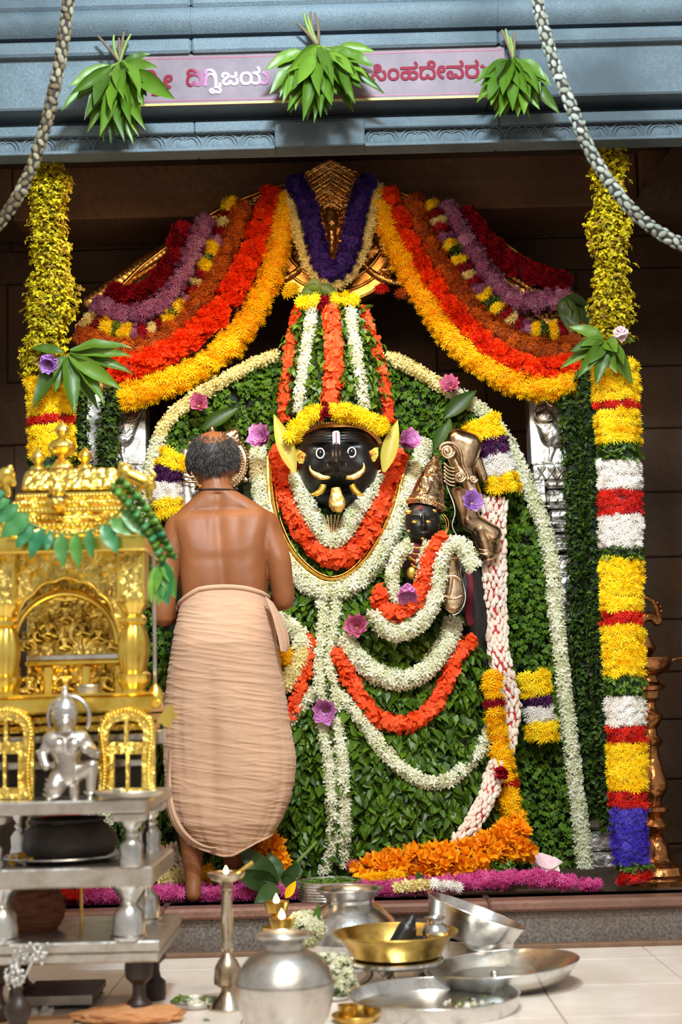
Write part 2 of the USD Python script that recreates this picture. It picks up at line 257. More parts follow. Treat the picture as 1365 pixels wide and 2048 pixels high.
# the painted name board
KN = json.loads('{"a":[[[[[174,52],[179,40],[185,32],[211,15],[211,10],[200,-7],[196,-7],[176,5],[165,15],[156,27],[148,48],[147,72],[152,93],[159,103],[168,111],[179,116],[191,118],[201,117],[213,112],[219,105],[224,94],[225,81],[221,68],[211,58],[202,53],[186,51]],[[173,77],[184,75],[194,77],[199,83],[198,91],[193,93],[184,92],[178,87]]],[[[156,-19],[151,-34],[147,-42],[135,-52],[121,-59],[104,-63],[80,-64],[54,-61],[49,-59],[47,-56],[51,-39],[54,-36],[77,-40],[96,-39],[106,-38],[120,-31],[128,-22],[130,-11],[129,-3],[123,13],[125,16],[140,24],[145,23],[153,9],[156,-7]]],[[[26,107],[13,114],[8,119],[5,127],[5,142],[9,152],[14,157],[25,163],[45,164],[63,159],[78,147],[90,126],[95,102],[106,94],[113,86],[119,75],[123,64],[124,50],[122,33],[116,19],[106,8],[83,-4],[53,-7],[26,-3],[16,2],[8,10],[2,20],[1,31],[2,43],[7,52],[14,58],[23,63],[61,72],[67,77],[69,85],[56,87],[41,86],[38,82],[41,74],[39,70],[22,62],[18,63],[12,75],[12,89],[16,99]],[[59,113],[64,112],[68,112],[66,119]],[[92,70],[84,57],[75,51],[61,45],[39,42],[30,38],[27,32],[29,25],[37,20],[53,18],[73,21],[87,27],[95,37],[97,45],[96,59]],[[49,139],[33,140],[30,138],[30,134],[33,130],[39,130],[46,133]]]]],"b":[[[[[19,90],[11,106],[10,123],[16,139],[29,148],[45,153],[68,153],[88,149],[109,139],[124,126],[134,114],[141,99],[146,84],[149,66],[149,38],[147,23],[139,6],[130,-2],[115,-7],[93,-5],[85,-1],[76,7],[66,-2],[51,-7],[37,-7],[22,-1],[14,6],[8,17],[5,30],[3,46],[8,70]],[[39,106],[51,112],[68,115],[91,114],[104,110],[95,117],[81,124],[64,128],[51,128],[42,126],[37,121],[36,115]],[[49,19],[58,24],[62,30],[64,41],[69,44],[87,43],[93,26],[101,20],[111,19],[116,21],[122,31],[123,48],[119,65],[112,76],[98,86],[84,90],[60,88],[44,80],[36,70],[33,62],[30,49],[30,36],[32,26],[36,21],[42,19]]]],[[[[221,-77],[210,-71],[202,-60],[200,-44],[204,-33],[217,-24],[227,-22],[236,-23],[246,-30],[250,-41],[268,-41],[275,-54],[282,-56],[287,-55],[289,-52],[289,-44],[285,-36],[275,-30],[248,-29],[246,-25],[246,-11],[251,-7],[285,-6],[286,1],[279,14],[280,18],[296,26],[300,25],[309,12],[312,-1],[310,-15],[303,-23],[309,-32],[313,-44],[313,-56],[308,-67],[299,-75],[288,-78],[272,-77],[259,-70],[251,-75],[242,-78],[233,-79]],[[240,-55],[229,-53],[226,-50],[227,-45],[224,-45],[223,-51],[225,-54],[231,-56]]],[[[173,89],[164,104],[162,118],[166,134],[176,146],[194,153],[213,153],[233,148],[249,137],[258,126],[266,114],[273,92],[277,56],[276,-3],[273,-5],[254,-5],[250,-3],[249,40],[245,63],[239,76],[233,84],[227,88],[218,90],[208,88],[201,83],[191,63],[187,43],[185,-3],[181,-5],[160,-4],[158,0],[160,51],[164,70]],[[191,107],[203,113],[218,115],[231,113],[240,109],[232,119],[223,124],[206,128],[197,127],[190,123],[188,116]]]],[[[[379,68],[370,57],[341,35],[340,26],[342,21],[353,18],[363,20],[371,27],[377,43],[395,44],[399,41],[402,29],[407,23],[416,19],[428,19],[434,24],[436,31],[434,40],[428,49],[428,53],[447,66],[450,64],[455,56],[461,39],[461,20],[455,7],[443,-3],[427,-7],[414,-7],[403,-4],[387,7],[377,-2],[361,-7],[341,-6],[326,0],[320,7],[314,18],[313,27],[315,40],[324,54],[354,77],[357,86],[356,90],[352,92],[338,92],[335,84],[338,74],[338,69],[321,62],[317,62],[311,72],[308,87],[311,98],[318,108],[326,114],[335,117],[359,116],[372,110],[385,94],[394,87],[403,83],[414,82],[421,85],[424,90],[424,98],[421,108],[422,112],[440,118],[445,116],[450,102],[450,88],[446,74],[436,64],[423,58],[406,57],[390,61]]]],[[[[567,10],[548,-3],[525,-7],[503,-4],[492,1],[483,9],[471,29],[466,56],[470,80],[478,94],[487,105],[501,113],[524,118],[540,116],[557,109],[570,96],[580,76],[583,55],[579,33],[590,23],[599,20],[608,18],[617,20],[625,28],[628,37],[627,54],[624,64],[615,77],[606,84],[593,90],[580,91],[578,94],[578,111],[582,115],[614,115],[625,118],[627,124],[625,132],[614,150],[616,154],[632,163],[635,162],[644,151],[652,132],[653,120],[650,108],[643,99],[632,93],[643,81],[651,67],[654,50],[654,32],[656,30],[672,20],[686,19],[696,24],[701,37],[700,54],[695,69],[684,81],[663,96],[663,100],[673,117],[677,118],[685,114],[703,100],[714,88],[722,75],[728,51],[728,36],[725,24],[716,7],[701,-4],[688,-7],[672,-7],[658,-3],[643,8],[634,0],[625,-5],[613,-7],[600,-7],[584,-2]],[[529,19],[541,23],[550,31],[555,44],[556,61],[552,75],[545,85],[534,91],[520,92],[508,88],[499,80],[494,67],[493,49],[497,35],[504,25],[515,19]]]]],"c":[[[[[174,-4],[158,8],[147,26],[144,40],[144,56],[149,77],[162,94],[175,101],[196,105],[219,101],[236,88],[246,70],[248,56],[248,41],[243,21],[230,4],[218,-3],[195,-7]],[[212,22],[218,30],[222,42],[222,56],[218,68],[212,75],[202,79],[192,80],[184,78],[176,72],[171,58],[170,42],[174,30],[180,22],[190,18],[202,18]]],[[[86,-6],[77,-3],[69,3],[46,35],[41,40],[36,41],[29,38],[27,30],[28,21],[37,5],[37,1],[34,-1],[18,-7],[14,-7],[8,2],[3,15],[1,29],[2,39],[8,52],[18,61],[31,66],[45,65],[52,63],[62,56],[87,22],[95,19],[104,20],[108,23],[111,30],[112,43],[107,60],[96,75],[95,78],[111,91],[115,92],[127,79],[136,61],[139,41],[136,21],[128,6],[114,-4],[97,-7]]],[[[40,94],[29,103],[26,110],[25,118],[27,130],[39,142],[51,147],[70,146],[80,141],[91,131],[98,116],[98,99],[94,83],[84,72],[75,68],[59,66],[46,67],[30,72],[28,75],[28,79],[36,92]],[[45,92],[52,90],[61,89],[67,90],[72,94],[61,91]],[[70,119],[65,123],[58,124],[52,123],[50,119],[51,116],[56,114],[66,116]]]],[[[[280,-5],[265,4],[256,18],[253,36],[256,54],[265,68],[279,77],[301,80],[317,76],[310,85],[299,90],[255,90],[253,94],[254,113],[258,115],[367,115],[379,117],[383,121],[383,129],[379,137],[371,147],[371,150],[386,162],[391,162],[403,146],[409,132],[409,118],[405,105],[396,97],[382,91],[338,90],[344,74],[359,80],[376,79],[392,73],[398,67],[407,54],[409,45],[409,27],[403,12],[391,0],[374,-7],[350,-6],[339,-1],[331,7],[322,0],[311,-6],[297,-7]],[[363,18],[376,21],[380,25],[383,32],[383,42],[380,48],[375,53],[367,55],[359,55],[351,52],[347,47],[344,41],[345,28],[349,23],[355,19]],[[298,18],[311,21],[316,25],[318,32],[318,41],[316,47],[311,52],[304,55],[295,55],[287,52],[282,48],[279,39],[280,29],[284,23],[290,19]]]],[[[[594,52],[599,40],[606,32],[631,15],[631,10],[620,-7],[616,-7],[596,5],[585,15],[577,27],[568,48],[567,72],[572,93],[579,103],[588,111],[599,116],[611,118],[621,117],[633,112],[639,105],[645,94],[645,81],[641,68],[632,58],[622,53],[606,51]],[[593,77],[604,75],[614,77],[619,83],[618,91],[613,93],[604,92],[598,87]]],[[[416,92],[416,113],[419,115],[513,115],[528,117],[533,123],[534,133],[529,141],[521,143],[513,141],[518,136],[520,130],[518,124],[515,119],[503,115],[492,119],[487,125],[485,132],[487,147],[498,160],[512,166],[533,166],[546,159],[556,148],[560,138],[561,128],[559,117],[555,106],[548,99],[540,94],[549,84],[555,74],[561,51],[558,23],[550,6],[537,-4],[521,-7],[503,-5],[494,1],[488,7],[477,-2],[462,-7],[446,-7],[431,0],[420,14],[415,32],[415,44],[418,69],[423,79],[431,90],[419,90]],[[464,20],[471,27],[476,41],[479,44],[498,43],[504,26],[513,20],[522,19],[530,23],[534,37],[534,53],[528,70],[520,80],[505,88],[487,90],[466,87],[452,77],[446,67],[443,59],[441,44],[442,31],[445,24],[450,20],[457,18]]]],[[[[685,-7],[674,-5],[660,3],[653,11],[649,22],[647,34],[649,47],[654,56],[663,65],[673,69],[688,69],[702,64],[709,56],[710,41],[708,34],[705,30],[686,32],[685,35],[686,43],[684,45],[678,45],[674,42],[672,34],[675,25],[680,21],[687,19],[698,19],[706,22],[713,30],[716,42],[720,44],[738,43],[740,41],[743,29],[747,23],[756,19],[767,20],[771,23],[775,34],[773,53],[767,67],[758,77],[747,85],[736,90],[650,90],[647,94],[648,113],[652,115],[759,115],[771,117],[775,121],[774,129],[771,137],[763,147],[762,150],[778,162],[782,162],[795,146],[801,127],[800,115],[796,105],[788,97],[778,92],[792,75],[799,58],[801,32],[796,13],[785,0],[776,-4],[767,-7],[756,-7],[743,-5],[736,0],[728,7],[720,0],[712,-4],[700,-7]]]],[[[[821,90],[812,90],[808,93],[808,111],[811,115],[889,115],[903,118],[905,123],[904,132],[893,147],[893,150],[908,162],[912,163],[926,146],[931,127],[931,118],[929,108],[924,102],[915,95],[925,82],[930,68],[932,51],[929,34],[945,21],[959,18],[971,22],[977,32],[979,42],[978,54],[972,69],[962,81],[940,96],[949,116],[954,118],[969,110],[981,100],[991,88],[999,75],[1004,60],[1005,43],[1004,30],[1000,18],[994,7],[985,-1],[966,-7],[942,-5],[929,1],[917,11],[903,0],[887,-6],[862,-7],[845,-4],[832,3],[821,13],[816,20],[810,34],[808,51],[809,63],[813,77]],[[881,20],[893,26],[901,36],[905,54],[903,70],[895,81],[884,88],[870,90],[855,88],[844,80],[837,69],[834,54],[837,39],[844,28],[855,21],[870,19]]]]]}')
sy0, sy1 = 99, 203; zb = Z(682, 203, 4.885); zt = Z(682, 99, 4.885)
plain('board_paint', (102, 88, 96), .65, noise_scale=9, noise_amt=.22, bump=.1); plain('board_red', (150, 44, 74), .5); plain('board_yellow', (176, 160, 84), .6, noise_scale=20)
mat('letter_paint', {'tc': ('texture_coordinate', {}), 'n': ('noise_texture', {'scale': 5.5, 'detail': 3}), 's': ('separate_xyz', {}), 'a': ('math', {'math_type': 'absolute'}), 'o': ('math', {'math_type': 'add', 'value2': .3}), 'ad': ('math', {'math_type': 'multiply_add', 'value2': 3.4, 'value3': -.32}), 'ml': ('math', {'math_type': 'multiply_add', 'value2': .9}),
     'r': ('rgb_ramp', {'ramp': [(.28, lin(176, 168, 184)), (.46, lin(146, 92, 128)), (.62, lin(104, 8, 34))]}), 'p': ('principled_bsdf', {'roughness': .65, 'specular_ior_level': .2})},
    [('tc.object', 's.vector'), ('tc.object', 'n.vector'), ('s.x', 'o.value1'), ('o.value', 'a.value1'), ('a.value', 'ad.value1'), ('n.fac', 'ml.value1'), ('ad.value', 'ml.value3'), ('ml.value', 'r.fac'), ('r.color', 'p.base_color')])
bx0, bx1 = float(P(252, 160, 4.885)[0]), float(P(1012, 130, 4.885)[0])
sg = X('name_board', 'pinkish painted board with raised Kannada lettering on the stone lintel', 'sign', ((bx0 + bx1) / 2, 4.885, zb))
M(sg, 'board', bb(bx0, bx1, 4.886, 4.901, zb + .001, zt - .002, .002), MAT['board_paint'])
for z0, z1, mt in ((zb + .0015, zb + .009, 'board_yellow'), (zb + .016, zb + .0185, 'board_red'), (zt - .018, zt - .0155, 'board_red')):
    M(sg, 'border_line', bb(bx0 + .012, bx1 - .012, 4.8845, 4.8862, z0, z1), MAT[mt])
M(sg, 'border_line', bb(bx1 - .016, bx1 - .0135, 4.8845, 4.8862, zb + .016, zt - .0155), MAT['board_red'])
for key, px0, px1, yb in (('a', 292, 346, 173), ('b', 372, 540, 166), ('c', 742, 977, 154)):
    allx = [p[0] for cl in KN[key] for pl in cl for ring in pl for p in ring]; lo, hi = min(allx), max(allx)
    X0, X1 = float(P(px0, yb, 4.884)[0]), float(P(px1, yb, 4.884)[0]); s = (X1 - X0) / (hi - lo); zz = Z((px0 + px1) / 2, yb + 4, 4.884)
    for cl in KN[key]:
        ms = [extr(affinity.translate(affinity.scale(affinity.translate(Polygon(pl[0], pl[1:]).buffer(0), -lo, 0), s, s, origin=(0, 0)), X0, zz), 4.8825, 4.8865) for pl in cl]
        M(sg, 'letter', cat_(*ms), MAT['letter_paint'])

# sanctum shell
YW = 6.62
wb = X('wall_back', None, None, (0, YW, 0), kind='structure')
M(wb, 'wall_core', bb(-1.9, 1.9, YW + .02, YW + .2, -.05, 3.3), MAT['wall_stone'])
rows = [300, 400, 470, 535, 732, 857, 985, 1115, 1240, 1345, 1440, 1560, 1690, 1850]
for k in range(len(rows) - 1):
    z1, z0 = Z(1300, rows[k], YW), Z(1300, rows[k + 1], YW); x = -1.8 + (k % 2) * .27 + rng.uniform(-.1, .1)
    while x < 1.8:
        w = rng.uniform(.42, .68); dy = rng.uniform(0, .006)
        M(wb, 'stone_block', bb(x + .002, min(x + w, 1.88) - .002, YW - dy, YW + .1, z0 + .002, z1 - .002, .006), MAT['wall_stone']); x += w
for nm_, x0, x1 in (('wall_left', -1.75, -1.6), ('wall_right', 1.6, 1.75)):
    w = X(nm_, None, None, (x0, 5.9, 0), kind='structure')
    for k in range(9):
        for j in range(3): M(w, 'stone_block', bb(x0, x1, 5.3 + j * .45 + .002, 5.75 + j * .45 - .002, .15 + k * .33 + .002, .48 + k * .33 - .002, .006), MAT['wall_stone'])
T('ceiling', bb(-1.9, 1.9, 5.25, 6.8, 3.12, 3.25), MAT['wall_stone'], None, None, kind='structure')
bm = X('beam', None, None, (0, 6.3, Z(682, 425, 6.21)), kind='structure')
M(bm, 'beam_stone', bb(float(P(24, 400, 6.21)[0]), float(P(1278, 400, 6.21)[0]), 6.21, 6.6, Z(682, 424, 6.21), Z(682, 300, 6.21) + .35, .008), MAT['beam_stone'])
for x0, x1, Yf in ((-1.7, float(P(23, 400, 6.21)[0]), 6.2), (float(P(1280, 400, 6.21)[0]), 1.7, 6.18)):
    M(bm, 'beam_end', bb(x0, x1, Yf, 6.6, Z(682, 424, 6.21) + .03, Z(682, 300, 6.21) + .35, .008), MAT['beam_stone'])
M(bm, 'corbel', extr(pxpoly([(1352, 240), (1352, 285), (1272, 402), (1300, 420), (1480, 420), (1480, 240)], 6.0), 6.0, 6.19), MAT['wall_stone'])  # darker block in the shape of the diagonal shadow cast on the beam
# ------------------------------------------------------------------ colours of plants
petal('leaf_dark', [(42, 66, 8), (68, 98, 14), (94, 126, 26), (52, 80, 10)], .42, .2, .4)
petal('leaf_fine', [(46, 74, 8), (72, 106, 14), (98, 134, 26), (56, 88, 10)], .5, .25, .3)
petal('leaf_deep', [(40, 60, 12), (58, 82, 18), (74, 102, 24)], .5, .2, .3)
petal('leaf_mango', [(52, 82, 14), (74, 106, 20), (98, 132, 34), (60, 94, 14)], .42, .25, .5)
petal('leaf_banana', [(56, 126, 72), (98, 154, 60), (48, 122, 84), (120, 166, 58)], .35, .3, .5)
petal('leaf_dull', [(48, 74, 34), (66, 92, 40)], .4, .2, .4)  # darker, duller greens than the mango leaves
petal('foliage_yellow', [(196, 178, 12), (220, 200, 20), (158, 146, 18), (204, 184, 30), (136, 100, 42)], .6, .25)
petal('yellow', [(255, 216, 10), (255, 230, 40), (252, 206, 8)], .6, .25)
petal('gold_yellow', [(255, 196, 4), (255, 208, 12), (252, 178, 4)], .6, .25)
petal('marigold', [(250, 160, 10), (255, 180, 20), (238, 138, 8)], .6, .3)
petal('orange_rose', [(240, 62, 10), (252, 84, 14), (226, 42, 8)], .6, .3)
petal('crossandra', [(246, 86, 34), (252, 106, 50), (236, 68, 26)], .6, .3)
petal('rust', [(186, 84, 10), (160, 64, 10), (210, 104, 16), (140, 52, 10)], .65, .25)
petal('crimson', [(158, 10, 32), (126, 6, 24), (182, 18, 40)], .6, .25)
petal('red', [(206, 26, 20), (226, 44, 24), (180, 18, 18)], .6, .25)
petal('mauve', [(184, 112, 158), (158, 86, 134), (204, 146, 180), (138, 70, 120)], .65, .25)
petal('violet', [(58, 32, 126), (44, 22, 100), (80, 48, 150)], .65, .25)
petal('blue_violet', [(78, 60, 190), (62, 44, 166), (100, 84, 206)], .65, .25)
petal('plum', [(74, 24, 78), (58, 16, 62), (92, 34, 94)], .6, .2)
petal('cream', [(238, 222, 150), (246, 232, 172), (226, 206, 130)], .6, .3)
petal('jasmine', [(240, 238, 212), (248, 246, 226), (232, 230, 196), (216, 218, 172)], .55, .3)
petal('white', [(250, 246, 240), (240, 234, 226), (255, 252, 248)], .55, .3)
petal('tuberose', [(255, 240, 222), (250, 228, 208), (255, 246, 234)], .45, .3)
petal('magenta', [(226, 92, 162), (208, 70, 142), (236, 118, 180)], .6, .3)
petal('lotus_pink', [(222, 150, 206), (206, 124, 190), (236, 176, 220)], .45, .35, .3)
petal('lotus_mauve', [(190, 140, 214), (206, 160, 224), (172, 116, 200)], .45, .35, .3)
petal('lotus_rose', [(214, 112, 150), (226, 134, 168), (196, 90, 132)], .45, .35, .3)
petal('lotus_pale', [(250, 228, 226), (244, 214, 222), (255, 240, 236)], .45, .35, .3)
petal('pale_bract', [(204, 184, 74), (214, 196, 90), (190, 168, 58)], .4, .3, .3)
petal('stamen', [(240, 214, 70), (226, 196, 50)], .6, .2)
plain('stem_green', (104, 124, 52), .6, noise_scale=30); plain('twig', (96, 78, 58), .8, noise_scale=30)
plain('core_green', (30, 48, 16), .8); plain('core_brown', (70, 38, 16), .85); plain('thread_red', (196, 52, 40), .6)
CORE = {}
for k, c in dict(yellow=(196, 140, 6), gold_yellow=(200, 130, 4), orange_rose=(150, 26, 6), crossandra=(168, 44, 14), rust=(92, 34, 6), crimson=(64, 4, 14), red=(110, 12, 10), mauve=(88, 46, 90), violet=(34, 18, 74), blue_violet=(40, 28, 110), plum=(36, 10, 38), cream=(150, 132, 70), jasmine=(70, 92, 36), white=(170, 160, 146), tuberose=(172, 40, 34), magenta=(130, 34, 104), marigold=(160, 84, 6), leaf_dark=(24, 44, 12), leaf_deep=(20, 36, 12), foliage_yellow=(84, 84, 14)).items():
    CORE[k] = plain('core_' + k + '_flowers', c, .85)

# ------------------------------------------------------------------ flower and leaf shapes, unit size, facing +z
def strip(n, width, path):
    """a petal: n+1 rows; width(t), path(t) -> (out, up)"""
    t = np.linspace(0, 1, n + 1); o, u = path(t); w = width(t)
    V = np.stack([np.stack([o, -w, u], 1), np.stack([o, w, u], 1)], 1).reshape(-1, 3)
    Fc = np.array([q for i in range(n) for q in ((2 * i, 2 * i + 1, 2 * i + 3), (2 * i, 2 * i + 3, 2 * i + 2))])
    return V, Fc
def rz(V, a): c, s = math.cos(a), math.sin(a); return V @ np.array([[c, s, 0], [-s, c, 0], [0, 0, 1]])
def flower(rings, seed=0):
    """rings: (count, n rows, width fn, path fn, angle offset)"""
    r = np.random.default_rng(seed); ms = []
    for (k, n, w, pth, off) in rings:
        v, f = strip(n, w, pth)
        for i in range(k):
            sc = r.uniform(.85, 1.12); ms.append((rz(v * sc, 2 * np.pi * (i + off) / k + r.normal(0, .08)), f))
    return cat_(*ms)
def mum(seed=0, k=(14, 12, 9, 6)):
    W = lambda w: (lambda t: w * np.where(t > .99, .35, .55 + .6 * t))
    return flower([(k[0], 2, W(.13), lambda t: (t, .1 + .1 * t - .35 * t * t), 0), (k[1], 2, W(.13), lambda t: (.84 * t, .14 + .42 * t - .3 * t * t), .4), (k[2], 1, W(.12), lambda t: (.62 * t, .18 + .46 * t), .2), (k[3], 1, W(.11), lambda t: (.32 * t, .22 + .56 * t), .6)], seed)
def rose(seed=0):
    W = lambda w: (lambda t: w * np.where(t > .99, .75, .5 + .6 * t))
    cup = lambda r0, h: (lambda t: (r0 * np.sin(np.minimum(t * 1.5, 1.25)), h * t * t + .02))
    return flower([(5, 2, W(.52), cup(1.0, .3), 0), (5, 2, W(.42), cup(.78, .48), .5), (4, 2, W(.32), cup(.52, .58), .2), (3, 2, W(.2), cup(.26, .62), .6)], seed)
def floret(seed=0, k=5, w=.3):
    return flower([(k, 2, lambda t: w * np.array([.3, 1., .35]), lambda t: (t, .25 + .15 * np.sin(t * 3)), 0)], seed)
def star(seed=0):
    return flower([(5, 1, lambda t: np.array([.26, .15]), lambda t: (.1 + .9 * t, .2 + .12 * t), 0), (3, 1, lambda t: np.array([.22, .06]), lambda t: (.04 + .55 * t, .24 + .4 * t), .3)], seed)
def crossf(seed=0):
    return flower([(4, 2, lambda t: np.array([.16, .5, .3]), lambda t: (t, .2 + .3 * t - .2 * t * t), 0)], seed)
def bigpetal(seed=0):
    return flower([(5, 2, lambda t: np.array([.14, .34, .04]), lambda t: (t * .95, .15 + .7 * t - .25 * t * t), 0), (4, 2, lambda t: np.array([.14, .3, .04]), lambda t: (t * .5, .15 + .95 * t), .5)], seed)
def bud(seed=0):
    return lathe([(.02, -1), (.26, -.75), (.42, -.2), (.5, .35), (.36, .8), (.02, 1)], n=7)
def leaf(w=.28, n=4, fold=.12, droop=.25, tip=.5):
    """along +x from 0 to 1, face to +z"""
    t = np.linspace(0, 1, n + 1); h = w * np.sin(np.pi * t ** .8) ** .9; h[0] = .03; h[-1] = .004
    z = -droop * t * t
    V = np.stack([np.stack([t, -h, z + fold * h / w], 1), np.stack([t, 0 * t, z], 1), np.stack([t, h, z + fold * h / w], 1)], 1).reshape(-1, 3)
    Fc = []
    for i in range(n):
        for j in range(2):
            a = 3 * i + j; Fc += [(a, a + 3, a + 4), (a, a + 4, a + 1)]
    return V, np.array(Fc)
def cleft(seed=0):
    """a lobed leaflet spray"""
    ms = []
    for a, l in ((0, 1.), (.75, .75), (-.75, .75), (1.5, .5), (-1.5, .5)):
        v, f = leaf(.3, 2, .1, .15); ms.append((rz(v * l, a) + [.05, 0, 0], f))
    return cat_(*ms)
def sprig(seed=0):
    r = np.random.default_rng(seed); ms = []
    for i in range(5):
        v, f = leaf(.34, 2, .15, .1); v = v * r.uniform(.6, 1)
        ms.append((Rot.from_euler('zyx', [r.uniform(0, 6.28), r.uniform(-1.1, -.2), 0]).apply(v) + [0, 0, .12 * i], f))
    return cat_(*ms)
PROTO = {'mum': [mum(i) for i in range(3)], 'rose': [rose(i) for i in range(3)], 'floret': [floret(i) for i in range(2)], 'star': [star(i) for i in range(3)], 'cross': [crossf(i) for i in range(3)],
         'bigpetal': [bigpetal(i) for i in range(3)], 'bud': [bud()], 'leaf': [leaf(.3, 3), leaf(.36, 3, .2, .35), leaf(.26, 3, .1, .1)], 'cleft': [cleft(0)], 'sprig': [sprig(i) for i in range(3)],
         'aster': [mum(i + 5, (12, 10, 7, 5)) for i in range(3)]}
# kind -> (shape, size in pixels across/2, material, part name, past-limit name, spacing factor, facing: True = flower looks outward)
KIND = dict(
    yellow=('mum', 15, 'yellow', 'chrysanthemum', .82), gold=('mum', 15, 'gold_yellow', 'chrysanthemum', .85), orange_rose=('rose', 15, 'orange_rose', 'rose', 1.05), rust=('aster', 13, 'rust', 'marigold', 1.0),
    crimson_rose=('rose', 13, 'crimson', 'rose', 1.05), red=('aster', 13, 'red', 'aster', 1.), crimson=('aster', 13, 'crimson', 'aster', 1.), mauve=('aster', 13, 'mauve', 'aster', 1.),
    violet=('aster', 11, 'violet', 'aster', 1.), blue=('aster', 12, 'blue_violet', 'aster', 1.), plum=('aster', 14, 'plum', 'aster', 1.), cream=('star', 10, 'cream', 'tuberose_floret', .62), creammum=('mum', 13, 'cream', 'chrysanthemum', .95),
    jasmine=('star', 10, 'jasmine', 'jasmine_floret', .68), white=('aster', 12, 'white', 'aster', .9), crossandra=('cross', 10, 'crossandra', 'crossandra_floret', .8), magenta=('aster', 12, 'magenta', 'aster', .9),
    marigold=('bigpetal', 18, 'marigold', 'petal_cluster', .72), green=('sprig', 14, 'leaf_dark', 'leaf_sprig', .75), deep=('sprig', 13, 'leaf_deep', 'leaf_sprig', .75), foliage=('sprig', 13, 'foliage_yellow', 'leaf_sprig', .5), tuberose=('bud', 10, 'tuberose', 'bud', 1.0))

def place(parent, kind, pos, out, along, size, limit=300, label=None, spread=.25, part=None):
    """flowers at pos looking along out; those that show largest become parts, the rest one part of kind stuff"""
    shape, _, mt, pname, _ = KIND[kind] if kind in KIND else kind
    if part: pname = part
    protos = PROTO[shape]; n = len(pos); off = OFF.get(root(parent), 0)
    out = out + rng.normal(0, {'cross': .5, 'bigpetal': .55, 'sprig': .4}.get(shape, spread), out.shape); out /= np.linalg.norm(out, axis=1, keepdims=True)
    x = along + rng.normal(0, .6 if shape not in ('bud', 'leaf', 'cleft') else .15, along.shape); x -= out * (x * out).sum(1, keepdims=True); x /= np.linalg.norm(x, axis=1, keepdims=True) + 1e-9
    y = np.cross(out, x); size = np.broadcast_to(size, (n,)) * rng.uniform(.85, 1.15, n)
    Rm = np.stack([x, y, out], 2)
    if shape == 'bud': Rm = np.stack([y, out, x], 2)          # long axis along the string
    toeye = EYE - pos; toeye /= np.linalg.norm(toeye, axis=1, keepdims=True)
    score = (out * toeye).sum(1) + rng.uniform(0, .5, n); score[(out * toeye).sum(1) < -.1] -= 2
    order = np.argsort(-score); vis = [i for i in order if score[i] > 0]; which = rng.integers(0, len(protos), n)
    parts = vis[:limit]; rest = np.setdiff1d(np.arange(n), parts)
    for i in parts:
        v, f = protos[which[i]]
        path = nm(parent, pname); m = raw(path, (v * size[i]) @ Rm[i].T + (pos[i] - off), f, MAT[mt])
        if label: tag(m.GetPrim(), label)
    if len(rest):
        if len(rest) < 40:
            V, Fc = cat_(*[((protos[which[i]][0] * size[i]) @ Rm[i].T + (pos[i] - off), protos[which[i]][1]) for i in rest])
            tag(raw(nm(parent, pname + '_mass'), V, Fc, MAT[mt]).GetPrim(), kind='stuff')
        else:
            instancer(nm(parent, pname + '_mass'), protos, which[rest], pos[rest] - off, Rm[rest], size[rest], mt)
def instancer(path, protos, which, pos, Rm, size, mt, label=None, cat=None):
    pi = UsdGeom.PointInstancer.Define(stage, path); tg = []
    for k, (v, f) in enumerate(protos):
        raw(f'{path}/shape_{k}', v, f, MAT[mt]); tg.append(Sdf.Path(f'{path}/shape_{k}'))
    pi.CreatePrototypesRel().SetTargets(tg)
    q = Rot.from_matrix(Rm).as_quat().astype(np.float32)
    pi.CreateProtoIndicesAttr(Vt.IntArray.FromNumpy(np.asarray(which, np.int32)))
    pi.CreatePositionsAttr(Vt.Vec3fArray.FromNumpy(np.asarray(pos, np.float32)))
    pi.CreateOrientationsAttr(Vt.QuathArray([Gf.Quath(float(a[3]), float(a[0]), float(a[1]), float(a[2])) for a in q]))
    s = np.repeat(np.asarray(size, np.float32)[:, None], 3, 1)
    pi.CreateScalesAttr(Vt.Vec3fArray.FromNumpy(np.ascontiguousarray(s)))
    tag(pi.GetPrim(), label, cat, None, 'stuff')

